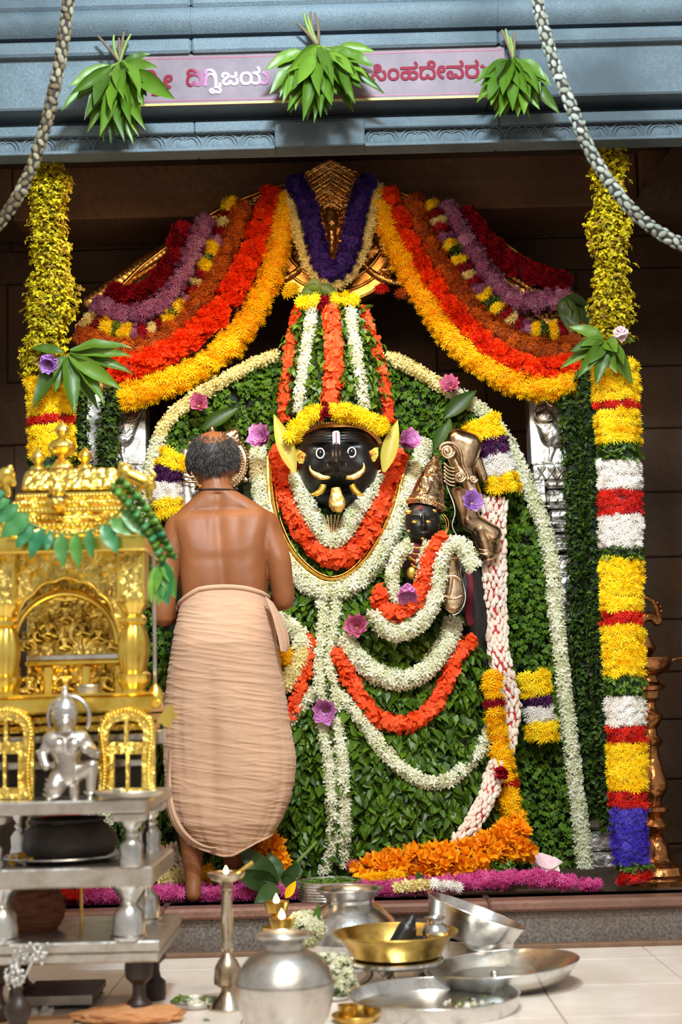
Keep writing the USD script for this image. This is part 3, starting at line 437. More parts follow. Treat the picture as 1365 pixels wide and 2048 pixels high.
def line3(pts, dep, r, n):
    """pixel line -> points in space lying with radius r on the surface whose depth is dep(x, y)"""
    q = smoothpath(pts, n); d = np.array([dep(a, b) for a, b in q]) if callable(dep) else np.full(len(q), float(dep))
    if callable(dep):
        k = 5; d = np.convolve(np.pad(d, k, mode='edge'), np.ones(2 * k + 1) / (2 * k + 1), 'valid')
    return P(q[:, 0], q[:, 1], d - r)
def garland(name, label, cat, pts, width, dep, kind, group=None, segs=None, flat=1., w1=None, arc=2.3, lift=.7, size=1., limit=300, parent=None, wob=0.):
    """a strung garland. segs: [(end fraction, kind)]; width px at the start, w1 at the end"""
    w1 = w1 or width; Y0 = float(np.mean([dep(a, b) for a, b in pts])) if callable(dep) else dep
    L0 = np.sum(np.linalg.norm(np.diff(smoothpath(pts, 40), axis=0), axis=1)); n = max(12, int(L0 / 6))
    m = mpp(Y0); r = np.linspace(width, w1, n) / 2 * m
    if wob: r = r * (1 + wob * 2 * (noise(np.stack([np.linspace(0, L0 / 42, n), np.full(n, pts[0][0] * .37), np.zeros(n)], 1), 3) - .5))
    p = line3(pts, dep, r.mean() * lift * flat, n); t, a, b = frames(p)
    g = parent or X(name, label, cat, p[np.argmin(p[:, 2])], group)
    s = np.r_[0, np.cumsum(np.linalg.norm(np.diff(p, axis=0), axis=1))]; L = s[-1]
    lo = 0.
    for end, kd in (segs or [(1., kind)]):
        shape, px, mt, pname, sf = KIND[kd]; sz = px * m * size
        i0, i1 = np.searchsorted(s, lo * L), np.searchsorted(s, end * L) + 1
        host = g
        sel = slice(max(0, i0 - 1), min(n, max(i1, i0 + 2)))
        if sel.stop - sel.start >= 2:
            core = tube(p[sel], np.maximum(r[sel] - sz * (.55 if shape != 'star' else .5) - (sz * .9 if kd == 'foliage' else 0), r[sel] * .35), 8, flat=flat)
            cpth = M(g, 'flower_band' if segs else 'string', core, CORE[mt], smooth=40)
            if segs: host = cpth
        step = sz * 1.25 * sf; rows = max(1, int(round((end - lo) * L / step)))
        P_, O_, A_ = [], [], []
        for k in range(rows):
            sk = (lo + (end - lo) * (k + .5) / rows) * L; j = np.interp(sk, s, np.arange(n)); i = int(min(j, n - 2)); fr = j - i
            c = p[i] * (1 - fr) + p[i + 1] * fr; rk = r[i]; ta, aa, ba = t[i], a[i], b[i]
            na = max(1, int(round(2 * arc * rk * (1 + flat) / 2 / step)))
            for q in range(na):
                th = (-arc + 2 * arc * (q + .5 + (k % 2) * .5) / (na + .5)) + rng.normal(0, .25 / na)
                o = math.cos(th) * flat * aa + math.sin(th) * ba; on = math.cos(th) * aa / max(flat, .3) + math.sin(th) * ba; on /= np.linalg.norm(on)
                P_.append(c + o * (max(rk - sz * .5, rk * .3) + rng.normal(0, sz * (.7 if kd == 'foliage' else .16))) + ta * rng.normal(0, step * .18)); O_.append(on); A_.append(ta)
        place(host, kd, np.array(P_), np.array(O_), np.array(A_), sz, limit)
        lo = end
    return g
def lotus(x, y, Y, px, label, m='lotus_pink', tilt=(0, -1, .35), openness=.5, roll=0., inner=True, group='lotus flowers of the decoration', layers=((9, 1.), (8, .86), (7, .68), (5, .46))):
    c = P(x, y, Y); s = px * .68 * mpp(Y); r = np.random.default_rng(int(x * 7 + y))
    z = np.array(tilt, float); z /= np.linalg.norm(z); xx = np.cross([0, 0, 1.], z); 
    if np.linalg.norm(xx) < .1: xx = np.array([1., 0, 0])
    xx /= np.linalg.norm(xx); yy = np.cross(z, xx); Rm = np.stack([xx, yy, z], 1)
    g = X('lotus_flower', label, 'flower', c, group)
    for li, (k, sc) in enumerate(layers):
        op = openness * (1.25 - .36 * li); nt, ns = 6, 4
        for i in range(k):
            T_, S_ = np.meshgrid(np.linspace(0, 1, nt), np.linspace(-1, 1, ns + 1), indexing='ij')
            w = .48 * sc * np.sin(np.pi * np.clip(T_, .02, .985) ** .85) ** .8
            ang = op * (1.15 * T_) + .15; out = sc * np.cumsum(np.sin(ang), 0) / nt * 1.25; up = sc * np.cumsum(np.cos(ang), 0) / nt * 1.25
            cup = (S_ ** 2) * w * .55
            V = np.stack([out - cup * np.cos(ang) * 1., S_ * w, up + cup * np.sin(ang) * .8 - .45], -1).reshape(-1, 3) + r.normal(0, .012, (nt * (ns + 1), 3))
            V = rz(V, 2 * np.pi * (i + .5 * li) / k + r.normal(0, .12) + roll) * r.uniform(.9, 1.08)
            i_, j_ = np.meshgrid(np.arange(nt - 1), np.arange(ns), indexing='ij'); q = i_ * (ns + 1) + j_
            Q = np.stack([q, q + ns + 1, q + ns + 2, q + 1], -1).reshape(-1, 4)
            M(g, 'petal', ((V * s) @ Rm.T + c, Q), MAT[m], smooth=True)
    if inner:
        M(g, 'seed_head', ball(c - z * s * .12, s * .1, 1), MAT['stamen'], smooth=True)
    return g
def bigleaf(g, base, direction, normal, L, w, mt, name='leaf', droop=.2, label=None, fold=.1):
    d = np.array(direction, float); d /= np.linalg.norm(d); z = np.array(normal, float); z -= d * z.dot(d); z /= np.linalg.norm(z) + 1e-9
    v, f = leaf(w / L, 7, fold, droop); v = v + np.stack([0 * v[:, 0], 0 * v[:, 0], .018 * np.sin(v[:, 0] * 14 + L * 40)], 1)
    return M(g, name, (v * L @ np.stack([d, np.cross(z, d), z], 0) + np.array(base), f), MAT[mt], smooth=True, label=label)
# ================================================================== THE STATUE AND WHAT COVERS IT
metal('silver', (228, 224, 216), .42); metal('silver_emb', (218, 214, 208), .42, .45, 34, tarn=(120, 104, 84)); metal('bronze_gold', (236, 176, 96), .3, tarn=(150, 98, 44)); metal('bronze_emb', (230, 172, 96), .3, .55, 40, tarn=(132, 84, 36))
metal('gold', (255, 206, 92), .24, tarn=(226, 158, 50)); metal('gold_leaf', (255, 222, 130), .36, .25, 50, tarn=(240, 180, 70)); metal('silver_warm', (232, 204, 168), .26, tarn=(164, 128, 92)); metal('silver_warm_emb', (228, 196, 156), .3, .5, 40, tarn=(140, 104, 70))
plain('black_stone', (22, 20, 19), .38, spec=.5, noise_scale=6, noise_amt=.35, bump=.06, bscale=30); plain('dark_stone', (22, 18, 16), .6, noise_scale=8, noise_amt=.4)
plain('white_stone', (246, 238, 234), .4, bump=.5, bscale=400); metal('crest_gold', (240, 184, 106), .36, .3, 60, tarn=(190, 134, 70)); plain('red_paint', (170, 30, 24), .5); plain('gem_black', (8, 8, 9), .12); plain('kumkum', (150, 14, 40), .7); plain('cloth_red', (104, 16, 34), .8, noise_scale=30)
def ell(x, y, cx, cy, rx, ry, h): return h * np.sqrt(np.maximum(0, 1 - ((x - cx) / rx) ** 2 - ((y - cy) / ry) ** 2))
def Dbody(x, y):
    x, y = np.asarray(x, float), np.asarray(y, float)
    hs = [ell(x, y, 672, 1120, 230, 330, .30), ell(x, y, 770, 1430, 260, 320, .40), ell(x, y, 560, 1430, 240, 320, .38), ell(x, y, 700, 1680, 400, 330, .40), ell(x, y, 800, 1640, 250, 300, .44)]
    h = np.sum([np.maximum(q, 0) ** 5 for q in hs], 0) ** .2
    return 5.95 - h
def Dcrown(x, y):
    x, y = np.asarray(x, float), np.asarray(y, float)
    R = np.interp(y, [590, 620, 700, 780, 850, 880], [44, 62, 92, 112, 116, 90]) * 1.88e-3; cx = np.interp(y, [600, 860], [662, 676]); dx = (x - cx) * 1.88e-3
    q = R * R - dx * dx
    return np.where((q > 0) & (y > 585) & (y < 885), 5.74 - np.sqrt(np.maximum(q, 0)), 9.)
def Dback(x, y): return 5.94 + 0 * np.asarray(x, float)
def D(x, y): return np.minimum(np.minimum(Dbody(x, y), Dcrown(x, y)), Dback(x, y))
def Dd(k): return lambda x, y: float(D(x, y)) - k
BORDER_R = [(772, 716), (840, 745), (900, 783), (960, 818), (1000, 862), (1030, 912), (1050, 958), (1072, 1010), (1090, 1060), (1104, 1130), (1115, 1250), (1128, 1370), (1142, 1490), (1158, 1620), (1170, 1720), (1176, 1768)]
BORDER_L = [(556, 710), (480, 742), (418, 778), (367, 812), (330, 852), (312, 892), (300, 940), (292, 1010), (276, 1080), (262, 1180), (250, 1300), (236, 1430), (222, 1560), (206, 1680), (196, 1776)]
def normals(fn, x, y, e=4.):
    p0, px, py = P(x, y, fn(x, y)), P(x + e, y, fn(x + e, y)), P(x, y + e, fn(x, y + e))
    n = np.cross(px - p0, py - p0); n /= np.linalg.norm(n, axis=1, keepdims=True) + 1e-12
    return p0, np.where((n[:, 1] > 0)[:, None], -n, n)
def inside(poly, n, seed):
    r = np.random.default_rng(seed); x0, y0, x1, y1 = poly.bounds; out = np.zeros((0, 2))
    while len(out) < n:
        q = r.uniform((x0, y0), (x1, y1), (n * 2, 2)); out = np.vstack([out, q[contains_xy(poly, q[:, 0], q[:, 1])]])
    return out[:n]
def leafcover(g, fn, poly, n, kind, px, seed, up=.5, jit=.35, lift=.012, limit=300):
    q = inside(poly, n, seed); q = q[fn(q[:, 0], q[:, 1]) < 8]; p, nn = normals(fn, q[:, 0], q[:, 1])
    out = nn + np.array([0, 0, up]) + rng.normal(0, jit, nn.shape); out /= np.linalg.norm(out, axis=1, keepdims=True)
    along = np.array([0, -.15, -1.]) + rng.normal(0, .55, nn.shape)
    place(g, kind, p + nn * rng.uniform(0, lift, (len(p), 1)), out, along, px * mpp(5.7), limit)
def gridmesh(fn, poly, step, off=0., keep=lambda d: d < 8):
    x0, y0, x1, y1 = poly.bounds; xs, ys = np.arange(x0, x1 + step, step), np.arange(y0, y1 + step, step); XX, YY = np.meshgrid(xs, ys)
    d = fn(XX, YY); ok = contains_xy(poly, XX.ravel(), YY.ravel()).reshape(XX.shape) & keep(d); V = P(XX.ravel(), YY.ravel(), np.where(d > 8, 6., d).ravel() + off)
    idx = np.arange(XX.size).reshape(XX.shape); o = ok[:-1, :-1] & ok[1:, :-1] & ok[:-1, 1:] & ok[1:, 1:]
    Q = np.stack([idx[:-1, :-1][o], idx[1:, :-1][o], idx[1:, 1:][o], idx[:-1, 1:][o]], 1); u, inv = np.unique(Q, return_inverse=True)
    V = V[u]; Q = inv.reshape(Q.shape); n = len(V)                 # front skin + a back sheet: a solid pad
    Bk = V + np.array([0, .05, 0]); E = np.vstack([Q[:, [0, 1]], Q[:, [1, 2]], Q[:, [2, 3]], Q[:, [3, 0]]]); key = {tuple(e) for e in E.tolist()}
    rim = np.array([e for e in key if (e[1], e[0]) not in key]); side = np.stack([rim[:, 1], rim[:, 0], rim[:, 0] + n, rim[:, 1] + n], 1)
    return np.vstack([V, Bk]), np.vstack([Q, Q[:, ::-1] + n, side])

# leaf-covered backdrop behind the statue
bd_poly = Polygon(BORDER_L + BORDER_R[::-1]).buffer(0)
bk = X('leaf_backdrop', 'arched backdrop board covered with fine dark green leaves', 'leaf backdrop', (0, 6., ZT))
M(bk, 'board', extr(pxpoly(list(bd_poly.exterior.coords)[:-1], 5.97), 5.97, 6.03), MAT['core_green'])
vis_poly = bd_poly.difference(Polygon([(520, 900), (830, 900), (960, 1260), (980, 1700), (330, 1720), (345, 1030)])).difference(Polygon([(560, 640), (790, 640), (790, 880), (560, 880)]).buffer(-20))
leafcover(bk, Dback, vis_poly, 7000, ('cleft', 0, 'leaf_fine', 'leaf', 0), 13, 3, .35, .45, .03)

# leaves dressing the body: a pad of stems with leaves on it
body_poly = Polygon([(590, 850), (545, 880), (500, 905), (480, 1000), (470, 1180), (400, 1230), (340, 1300), (300, 1450), (270, 1600), (255, 1775), (1050, 1765), (1050, 1690), (1028, 1600), (1000, 1500), (985, 1420), (972, 1340), (955, 1290), (925, 1262), (900, 1190), (860, 1100), (838, 1010), (846, 930), (840, 880), (790, 850)])
rb = X('leaf_robe', 'thick green leaf dress covering the seated dark statue', 'leaf dress', (0, 5.6, ZT))
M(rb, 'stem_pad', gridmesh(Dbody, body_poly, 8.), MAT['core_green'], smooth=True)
leafcover(rb, Dbody, body_poly.intersection(Polygon([(505, 850), (1100, 850), (1100, 1775), (560, 1775), (560, 1250)])), 7600, ('leaf', 0, 'leaf_dark', 'leaf', 0), 26, 5, .45, .4, .03)
leafcover(rb, Dbody, body_poly.intersection(Polygon([(255, 1240), (345, 1240), (345, 1690), (560, 1690), (560, 1775), (255, 1775)])), 1600, ('leaf', 0, 'leaf_dark', 'small_leaf', 0), 24, 6, .45, .4, .03, limit=0)
crown_poly = Polygon([(605, 592), (720, 592), (772, 700), (792, 800), (790, 836), (565, 836), (562, 780), (575, 700)])
lc = X('green_headdress', 'tall tapering headdress of green leaves above the black face', 'headdress', P(676, 860, 5.74))
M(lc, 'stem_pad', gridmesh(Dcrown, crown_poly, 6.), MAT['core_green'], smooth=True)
leafcover(lc, Dcrown, crown_poly.difference(Polygon([(500, 812), (900, 812), (900, 900), (500, 900)])), 1000, ('leaf', 0, 'leaf_dark', 'leaf', 0), 20, 8, .3, .5, .03)

# the statue itself
st = X('deity_statue', 'black stone seated lion-faced statue with gold fangs and tongue', 'statue', (0, 5.75, ZT))
Pm = lambda x, y, Y: tuple(P(x, y, Y))
m5 = mpp(5.7)
M(st, 'torso', bones([[(P(600, 1090, 5.86), .13), (P(750, 1090, 5.86), .13), (P(620, 1280, 5.86), .13), (P(760, 1280, 5.86), .13)], [(P(760, 1110, 5.84), .12), (P(930, 1140, 5.86), .07)], [(P(930, 1140, 5.86), .07), (P(955, 1300, 5.84), .07)], [(P(955, 1300, 5.84), .07), (P(965, 1420, 5.82), .06)],
    [(P(620, 1290, 5.8), .16), (P(900, 1560, 5.7), .1), (P(480, 1560, 5.75), .12), (P(700, 1600, 5.72), .14)], [(P(675, 950, 5.76), .1), (P(672, 1090, 5.84), .14)]], .03, 4), MAT['dark_stone'], smooth=True)
def sculpt(c, hw, hh, hd, feats, n=6, sq=2.6):
    t = trimesh.creation.icosphere(n, 1.0); v = np.array(t.vertices); a = np.abs(v) ** (2 / sq) * np.sign(v); a /= (np.abs(a) ** sq).sum(1, keepdims=True) ** (1 / sq)
    v = a * np.array([hw, hd, hh]); fx, fz = v[:, 0] / m5, -v[:, 2] / m5; front = np.clip(-a[:, 1] * 1.6, 0, 1)
    d = np.zeros(len(v))
    for (x, y, rx, ry, h) in feats: d += h * np.exp(-((fx - x) / rx) ** 2 - ((fz - y) / ry) ** 2)
    v[:, 1] -= d * front
    return v + np.array(c), np.array(t.faces)
hc = P(677, 932, 5.66); CX, CY = 677, 932
ft = [(-34, -26, 16, 12, -.012), (28, -28, 16, 12, -.012), (-3, 0, 20, 26, .034), (-4, 10, 17, 8, .022), (-15, 12, 5, 4, -.02), (9, 12, 5, 4, -.02), (-26, 26, 26, 14, .03), (22, 26, 26, 14, .03), (-4, 28, 2.6, 12, -.012), (-4, 54, 36, 13, -.045), (-4, 78, 48, 9, .022), (-62, 10, 18, 22, .012), (58, 10, 18, 22, .012)]
for sgn in (-1, 1):
    for k in range(5): ft.append((-3 + sgn * 34, -64 + k * 6.5, 24, 2.2, .0045))
    ft.append((-3 + sgn * 30, -36, 22, 4, .012))
ft += [(-3, -62, 5, 18, -.006), (-3, -74, 60, 4, .008), (-8, -12, 2, 14, -.004), (2, -12, 2, 14, -.004)]
ft = [(a, b, c_, d_, e_ * 1.35) for a, b, c_, d_, e_ in ft]
hvv, hff = sculpt(hc, 84 * m5, 92 * m5, .15, ft, sq=2.3); hvv[:, 0] = hc[0] + (hvv[:, 0] - hc[0]) * np.interp((hc[2] - hvv[:, 2]) / m5, [-90, 0, 40, 92], [.98, 1, .95, .8])
M(st, 'head', (hvv, hff), MAT['black_stone'], smooth=True)
for x in (641, 704):                                             # eyes set in white bead rings
    c = P(x, 907 - (x - 641) * .03, 5.512); th = np.linspace(0, 2 * np.pi, 25)
    e = M(st, 'eye', ball(c, 7.2 * m5, 3, (.85, .5, 1.15)), MAT['gem_black'], smooth=True)
    M(e, 'bead_ring', cat_(*[ball(c + np.array([math.cos(a) * 7.6, 0, math.sin(a) * 9.6]) * m5 + [0, -.004, 0], 1.75 * m5, 1) for a in th[:-1]]), MAT['white_stone'], smooth=True)
mk = M(st, 'forehead_mark', extr(pxpoly([(665, 866), (668, 863), (676, 862), (680, 865), (681, 896), (678, 904), (672, 905), (667, 901)], 5.515), 5.506, 5.56), MAT['white_stone'])
M(mk, 'red_stripe', extr(pxpoly([(672, 866), (674, 866), (674.3, 903), (672.3, 903)], 5.515), 5.503, 5.508), MAT['red_paint'])
def horn(name, pts, rs, Y, mt='gold_leaf', flat=.5, parent=None, n=24):
    q = smoothpath(pts, n); r = np.interp(np.linspace(0, 1, n), np.linspace(0, 1, len(rs)), rs) * mpp(Y)
    return M(parent or st, name, tube(P(q[:, 0], q[:, 1], Y), r, 12, flat=flat), MAT[mt], smooth=True)
horn('fang', [(620, 931), (623, 942), (634, 950), (648, 953), (660, 951)], [1.2, 4, 6.5, 7.5, 6.5], 5.495); horn('fang', [(727, 926), (728, 938), (720, 947), (706, 953), (693, 952)], [1.2, 4, 6.5, 7.5, 6.5], 5.495)
horn('tusk', [(647, 969), (643, 980), (634, 987), (622, 989)], [7, 7, 6, 2], 5.495, 'gold'); horn('tusk', [(704, 969), (710, 980), (718, 987), (729, 990)], [7, 7, 6, 2], 5.495, 'gold')
horn('tongue', [(672, 975), (673, 985), (674, 998), (675, 1012), (674, 1024)], [9, 12, 16, 17, 9], 5.475, 'gold_leaf', .35)
for x, y, s in ((605, 913, 1), (744, 909, -1)):
    e = M(st, 'ear', extr(pxpoly([(x - 13 * s, y - 14), (x - 6 * s, y - 13), (x + 10 * s, y - 2), (x + 12 * s, y + 6), (x + 4 * s, y + 14), (x - 6 * s, y + 15), (x - 13 * s, y + 3)], 5.56), 5.55, 5.6), MAT['gold'])
    for r_ in (9, 6, 3): M(e, 'ring', tube(np.array([P(x - 1 * s + r_ * math.cos(a) * .9, y + 1 + r_ * math.sin(a), 5.548) for a in np.linspace(0, 6.28, 20)]), 1.1 * m5, 6), MAT['gold'], smooth=True)
    M(e, 'stud', ball(P(x, y + 1, 5.546), 1.8 * m5, 1), MAT['kumkum'], smooth=True)
q = smoothpath([(592, 890), (602, 872), (628, 856), (675, 849), (724, 854), (750, 872), (762, 890)], 40)
cb = M(st, 'crown_band', tube(P(q[:, 0], q[:, 1], 5.53 + .12 * ((q[:, 0] - 677) / 88) ** 2), 6.5 * m5, 10, flat=.6), MAT['bronze_gold'], smooth=True)
M(cb, 'bead_row', cat_(*[ball(P(a, b - 5, 5.52 + .12 * ((a - 677) / 88) ** 2), 2.4 * m5, 1) for a, b in q]), MAT['silver_warm'], smooth=True)
for k in range(6):                                                # silver bead strings under the tongue
    x0 = 648 + k * 7.5; pts = smoothpath([(x0, 1030 + abs(k - 2.5) * 1), (x0 + (664 - x0) * .3, 1050), (664 + (k - 2.5) * 2.2, 1076)], 14)
    M(st, 'bead_string', cat_(*[ball(P(a, b, 5.56), 2.3 * m5, 1) for a, b in pts]), MAT['silver_warm'], smooth=True)

# raised hands plated in silver: the disc on one side, the conch on the other
c = P(438, 925, 5.83); q5 = mpp(5.83); Rx = np.array([[1, 0, 0], [0, 0, -1], [0, 1, 0]])   # lathe axis towards the hall
dk = M(st, 'disc', lathe([(.1, .02), (20, 10), (34, 9), (40, 12), (46, 7), (56, 6), (60, 9), (64, 5), (64, -6), (.1, -6)], c, 40, q5, axis=Rx), MAT['silver_warm'], smooth=35)
for R_ in (50, 60): M(dk, 'bead_row', cat_(*[ball(c + np.array([math.cos(a) * R_, -9 - (R_ > 55) * 1, math.sin(a) * R_]) * q5, 2.6 * q5, 1) for a in np.linspace(0, 2 * np.pi, 56)[:-1]]), MAT['silver_warm'], smooth=True)
for k in range(8):
    a = k * np.pi / 4 + .18; M(dk, 'flame_tab', bones([[(c + np.array([math.cos(a) * 62, 0, math.sin(a) * 62]) * q5, 9 * q5), (c + np.array([math.cos(a) * 70, -4, math.sin(a) * 70]) * q5, 6 * q5)]], .01, 3), MAT['silver_warm'], smooth=True)
M(dk, 'finial', bones([[(P(470, 868, 5.82), 12 * q5), (P(458, 876, 5.82), 16 * q5), (P(476, 886, 5.82), 7 * q5)]], .008, 3), MAT['silver_warm_emb'], smooth=True)
M(st, 'upper_hand', bones([[(P(372, 905, 5.85), 9 * q5), (P(366, 975, 5.85), 11 * q5), (P(388, 985, 5.85), 10 * q5), (P(392, 915, 5.85), 9 * q5)], [(P(372, 960, 5.85), 14 * q5), (P(384, 1100, 5.86), 24 * q5)]], .01, 4), MAT['silver'], smooth=True)
for y in (958, 968): M(st, 'bangle', tube(np.array([P(380 + 21 * math.cos(a), y + 4 * math.sin(a), 5.83 + .03 * math.sin(a)) for a in np.linspace(0, 6.28, 24)]), 2.4 * q5, 6), MAT['silver_warm'], smooth=True)
M(st, 'silver_arm', bones([[(P(915, 880, 5.72), 24 * m5), (P(940, 890, 5.72), 26 * m5), (P(930, 930, 5.72), 22 * m5)], [(P(905, 905, 5.72), 14 * m5), (P(925, 950, 5.72), 19 * m5)], [(P(930, 940, 5.72), 20 * m5), (P(945, 985, 5.72), 17 * m5)], [(P(912, 985, 5.75), 12 * m5), (P(938, 1040, 5.74), 20 * m5), (P(945, 985, 5.72), 18 * m5)], [(P(938, 1042, 5.74), 22 * m5), (P(985, 1068, 5.74), 20 * m5)], [(P(962, 1060, 5.74), 22 * m5), (P(976, 1104, 5.76), 19 * m5)], [(P(955, 925, 5.73), 13 * m5), (P(968, 955, 5.73), 10 * m5)]], .009, 5), MAT['silver_warm'], smooth=True)
for (x, y, r_, k) in ((896, 903, 14, 2.2), (921, 954, 11, 2), (948, 958, 8, 1.5)):
    a = np.linspace(0, k * 2 * np.pi, 40); rr = r_ * (1 - a / a[-1] * .8)
    M(st, 'scroll', cat_(tube(P(x + rr * np.cos(a), y + rr * np.sin(a), 5.672 + 0 * a), 2.6 * m5, 8), ball(P(x, y, 5.675), r_ * .5 * m5, 2)), MAT['silver_warm'], smooth=True)
for y in (1088, 1096, 1104): M(st, 'bangle', tube(np.array([P(974 + 21 * math.cos(a), y + 5 * math.sin(a) + (a * 0), 5.76 - .035 * math.sin(a)) for a in np.linspace(0, 6.28, 24)]), 3 * m5, 6), MAT['silver_warm'], smooth=True)
q = smoothpath([(893, 968), (905, 1000), (910, 1030), (905, 1050), (918, 1075), (938, 1095), (945, 1120)], 40)
M(st, 'silver_rim', tube(P(q[:, 0], q[:, 1], 5.7), 1.5 * m5, 6), MAT['silver'], smooth=True)
q = smoothpath([(880, 902), (884, 890), (898, 885), (912, 890), (922, 905), (926, 930), (934, 945), (936, 962)], 40)
M(st, 'conch_ridge', tube(P(q[:, 0], q[:, 1], 5.675), 3.2 * m5, 8), MAT['silver_warm'], smooth=True)
for k in range(6): M(st, 'conch_rib', tube(P(np.linspace(888, 912, 8), np.linspace(926 + k * 7, 936 + k * 7, 8) + 4 * np.sin(np.linspace(0, 3.1, 8)), 5.69), 2.4 * m5, 6), MAT['silver_warm'], smooth=True)
# lower hand, plated, hanging palm outward beside the goddess
hd = M(st, 'lower_hand', bones([[(P(905, 1108, 5.5), 12 * m5), (P(903, 1150, 5.5), (17 * m5, 10 * m5, 17 * m5))], [(P(903, 1145, 5.5), (18 * m5, 10 * m5, 16 * m5)), (P(906, 1180, 5.5), (23 * m5, 12 * m5, 18 * m5)), (P(907, 1206, 5.49), (18 * m5, 9 * m5, 16 * m5))]], .008, 4), MAT['silver_warm'], smooth=True)
M(hd, 'cuff', cat_(bones([[(P(906, 1116, 5.48), (22 * m5, 10 * m5, 6 * m5)), (P(905, 1100, 5.48), (14 * m5, 8 * m5, 4 * m5))], [(P(905, 1096, 5.48), 9 * m5), (P(905, 1084, 5.48), 3 * m5)]], .008, 2), ball(P(905, 1108, 5.47), 8 * m5, 2)), MAT['silver_warm_emb'], smooth=True)
for k in range(4):
    M(hd, 'finger_band', tube(P(np.linspace(888 + k, 926 - k * 2, 14), 1190 + k * 8 + (7 + k) * np.sin(np.linspace(0, 3.14, 14)), 5.474 + .012 * k), 3. * m5, 8), MAT['silver_warm'], smooth=True)
horn('thumb', [(904, 1150), (901, 1170), (899, 1188)], [4, 5, 4], 5.474, 'silver_warm', .8, hd); horn('knuckle', [(890, 1160), (900, 1152), (915, 1154), (922, 1162)], [3, 4, 4, 3], 5.474, 'silver_warm', .8, hd)
q = smoothpath([(926, 1128), (922, 1150), (930, 1180), (930, 1205), (918, 1225), (905, 1230)], 30)
M(hd, 'silver_rim', tube(P(q[:, 0], q[:, 1], 5.5), 1.8 * m5, 6), MAT['silver'], smooth=True)
T('red_cloth_piece', tube(P(*np.array(smoothpath([(934, 1140), (942, 1180), (938, 1220), (944, 1250)], 20)).T, 5.68), np.linspace(6, 9, 20) * m5, 8, flat=.4), MAT['cloth_red'], 'dull red cloth tucked behind the plated hand', 'cloth', smooth=True)

# the small goddess on the lap
gd = X('goddess_statue', 'small black stone goddess with tall conical gilt crown', 'statue', P(850, 1230, 5.52))
m6 = mpp(5.5); gc = P(846, 1046, 5.52)
gf = [(-14, -4, 8, 4, -.006), (14, -4, 8, 4, -.006), (0, 2, 3.2, 11, .016), (0, 12, 6, 4, .012), (0, 24, 8, 2.4, .008), (0, 28, 9, 2.2, .005), (-14, -12, 10, 2, .004), (14, -12, 10, 2, .004), (-15, 12, 8, 9, .004), (15, 12, 8, 9, .004), (0, 38, 8, 5, .008)]
M(gd, 'head', sculpt(gc, 36 * m6, 42 * m6, .062, gf, 5, 2.2), MAT['black_stone'], smooth=True)
for x in (830, 857): M(gd, 'eye', ball(P(x, 1044 - (x - 830) * .02, 5.462), 5.6 * m6, 2, (1.2, .6, .62)), MAT['gold'], smooth=True)
for x, y, w in ((818, 1024, 8), (868, 1022, 7), (873, 1050, 5), (846, 1077, 4), (818, 1062, 4), (868, 1076, 4)): M(gd, 'gilt_patch', ball(P(x, y, 5.475 + .0000115 * (x - 846) ** 2), w * m6, 2, (1, .35, .6)), MAT['gold'], smooth=True)
M(gd, 'forehead_dot', ball(P(842, 1016, 5.462), 4 * m6, 2, (.8, .5, 1.4)), MAT['kumkum'], smooth=True); M(gd, 'forehead_dot', ball(P(842, 1030, 5.46), 2 * m6, 2, (.8, .5, 1.6)), MAT['white_stone'], smooth=True)
ax = P(874, 905, 5.56) - P(852, 1012, 5.53); ax /= np.linalg.norm(ax); xa = np.cross([0, 1, 0], ax); xa /= np.linalg.norm(xa); ya = np.cross(ax, xa)
cw = M(gd, 'crown', lathe([(36, -6), (39, 0), (38, 6), (36, 9), (37, 13), (34, 18), (32, 30), (28, 48), (22, 62), (23, 66), (21, 70), (17, 78), (18, 82), (15, 86), (9, 96), (10, 100), (6, 106), (.1, 114)], P(852, 1012, 5.54), 32, m6, axis=np.stack([xa, ya, ax], 1)), MAT['silver_warm_emb'], smooth=30)
M(cw, 'leaf_plate', ball(P(853, 968, 5.475), 12 * m6, 2, (.9, .4, 1.5)), MAT['silver_warm_emb'], smooth=True)
M(cw, 'bead_row', cat_(*[ball(P(852, 1012, 5.54) + m6 * (39.5 * math.cos(a) * xa + 39.5 * math.sin(a) * ya + 2 * ax), 2.2 * m6, 1) for a in np.linspace(0, 6.283, 45)[:-1]]), MAT['bronze_gold'], smooth=True)
M(gd, 'body', bones([[(P(845, 1085, 5.56), .03), (P(845, 1105, 5.57), .045)], [(P(818, 1112, 5.57), .035), (P(880, 1110, 5.57), .035), (P(846, 1180, 5.57), .05)], [(P(880, 1110, 5.57), .03), (P(915, 1150, 5.57), .025)], [(P(840, 1180, 5.57), .045), (P(835, 1212, 5.58), .035)]], .015, 4), MAT['dark_stone'], smooth=True)
for k in range(5):
    y = 1090 + k * 13; th = np.linspace(-1.2, 1.2, 18); w = 17 - abs(k - 1) * 1.5
    M(gd, 'necklace', cat_(*[ball(P(840 + w * math.sin(a) + k * .5 - 4, y + 10 * math.cos(a) - 4, 5.5 - .018 * math.cos(a)), 2.6 * m6, 1) for a in th]), MAT['gold'] if k % 2 == 0 else MAT['bronze_gold'], smooth=True)
M(gd, 'throat_cloth', ball(P(838, 1118, 5.525), 19 * m6, 2, (1, .5, 2.5)), MAT['cloth_red'], smooth=True)
M(gd, 'pendant', ball(P(825, 1146, 5.49), 11 * m6, 3, (1, .4, 1.15)), MAT['gold'], smooth=True); M(gd, 'pendant', ball(P(823, 1116, 5.5), 6 * m6, 2, (1, .5, .8)), MAT['gold'], smooth=True)
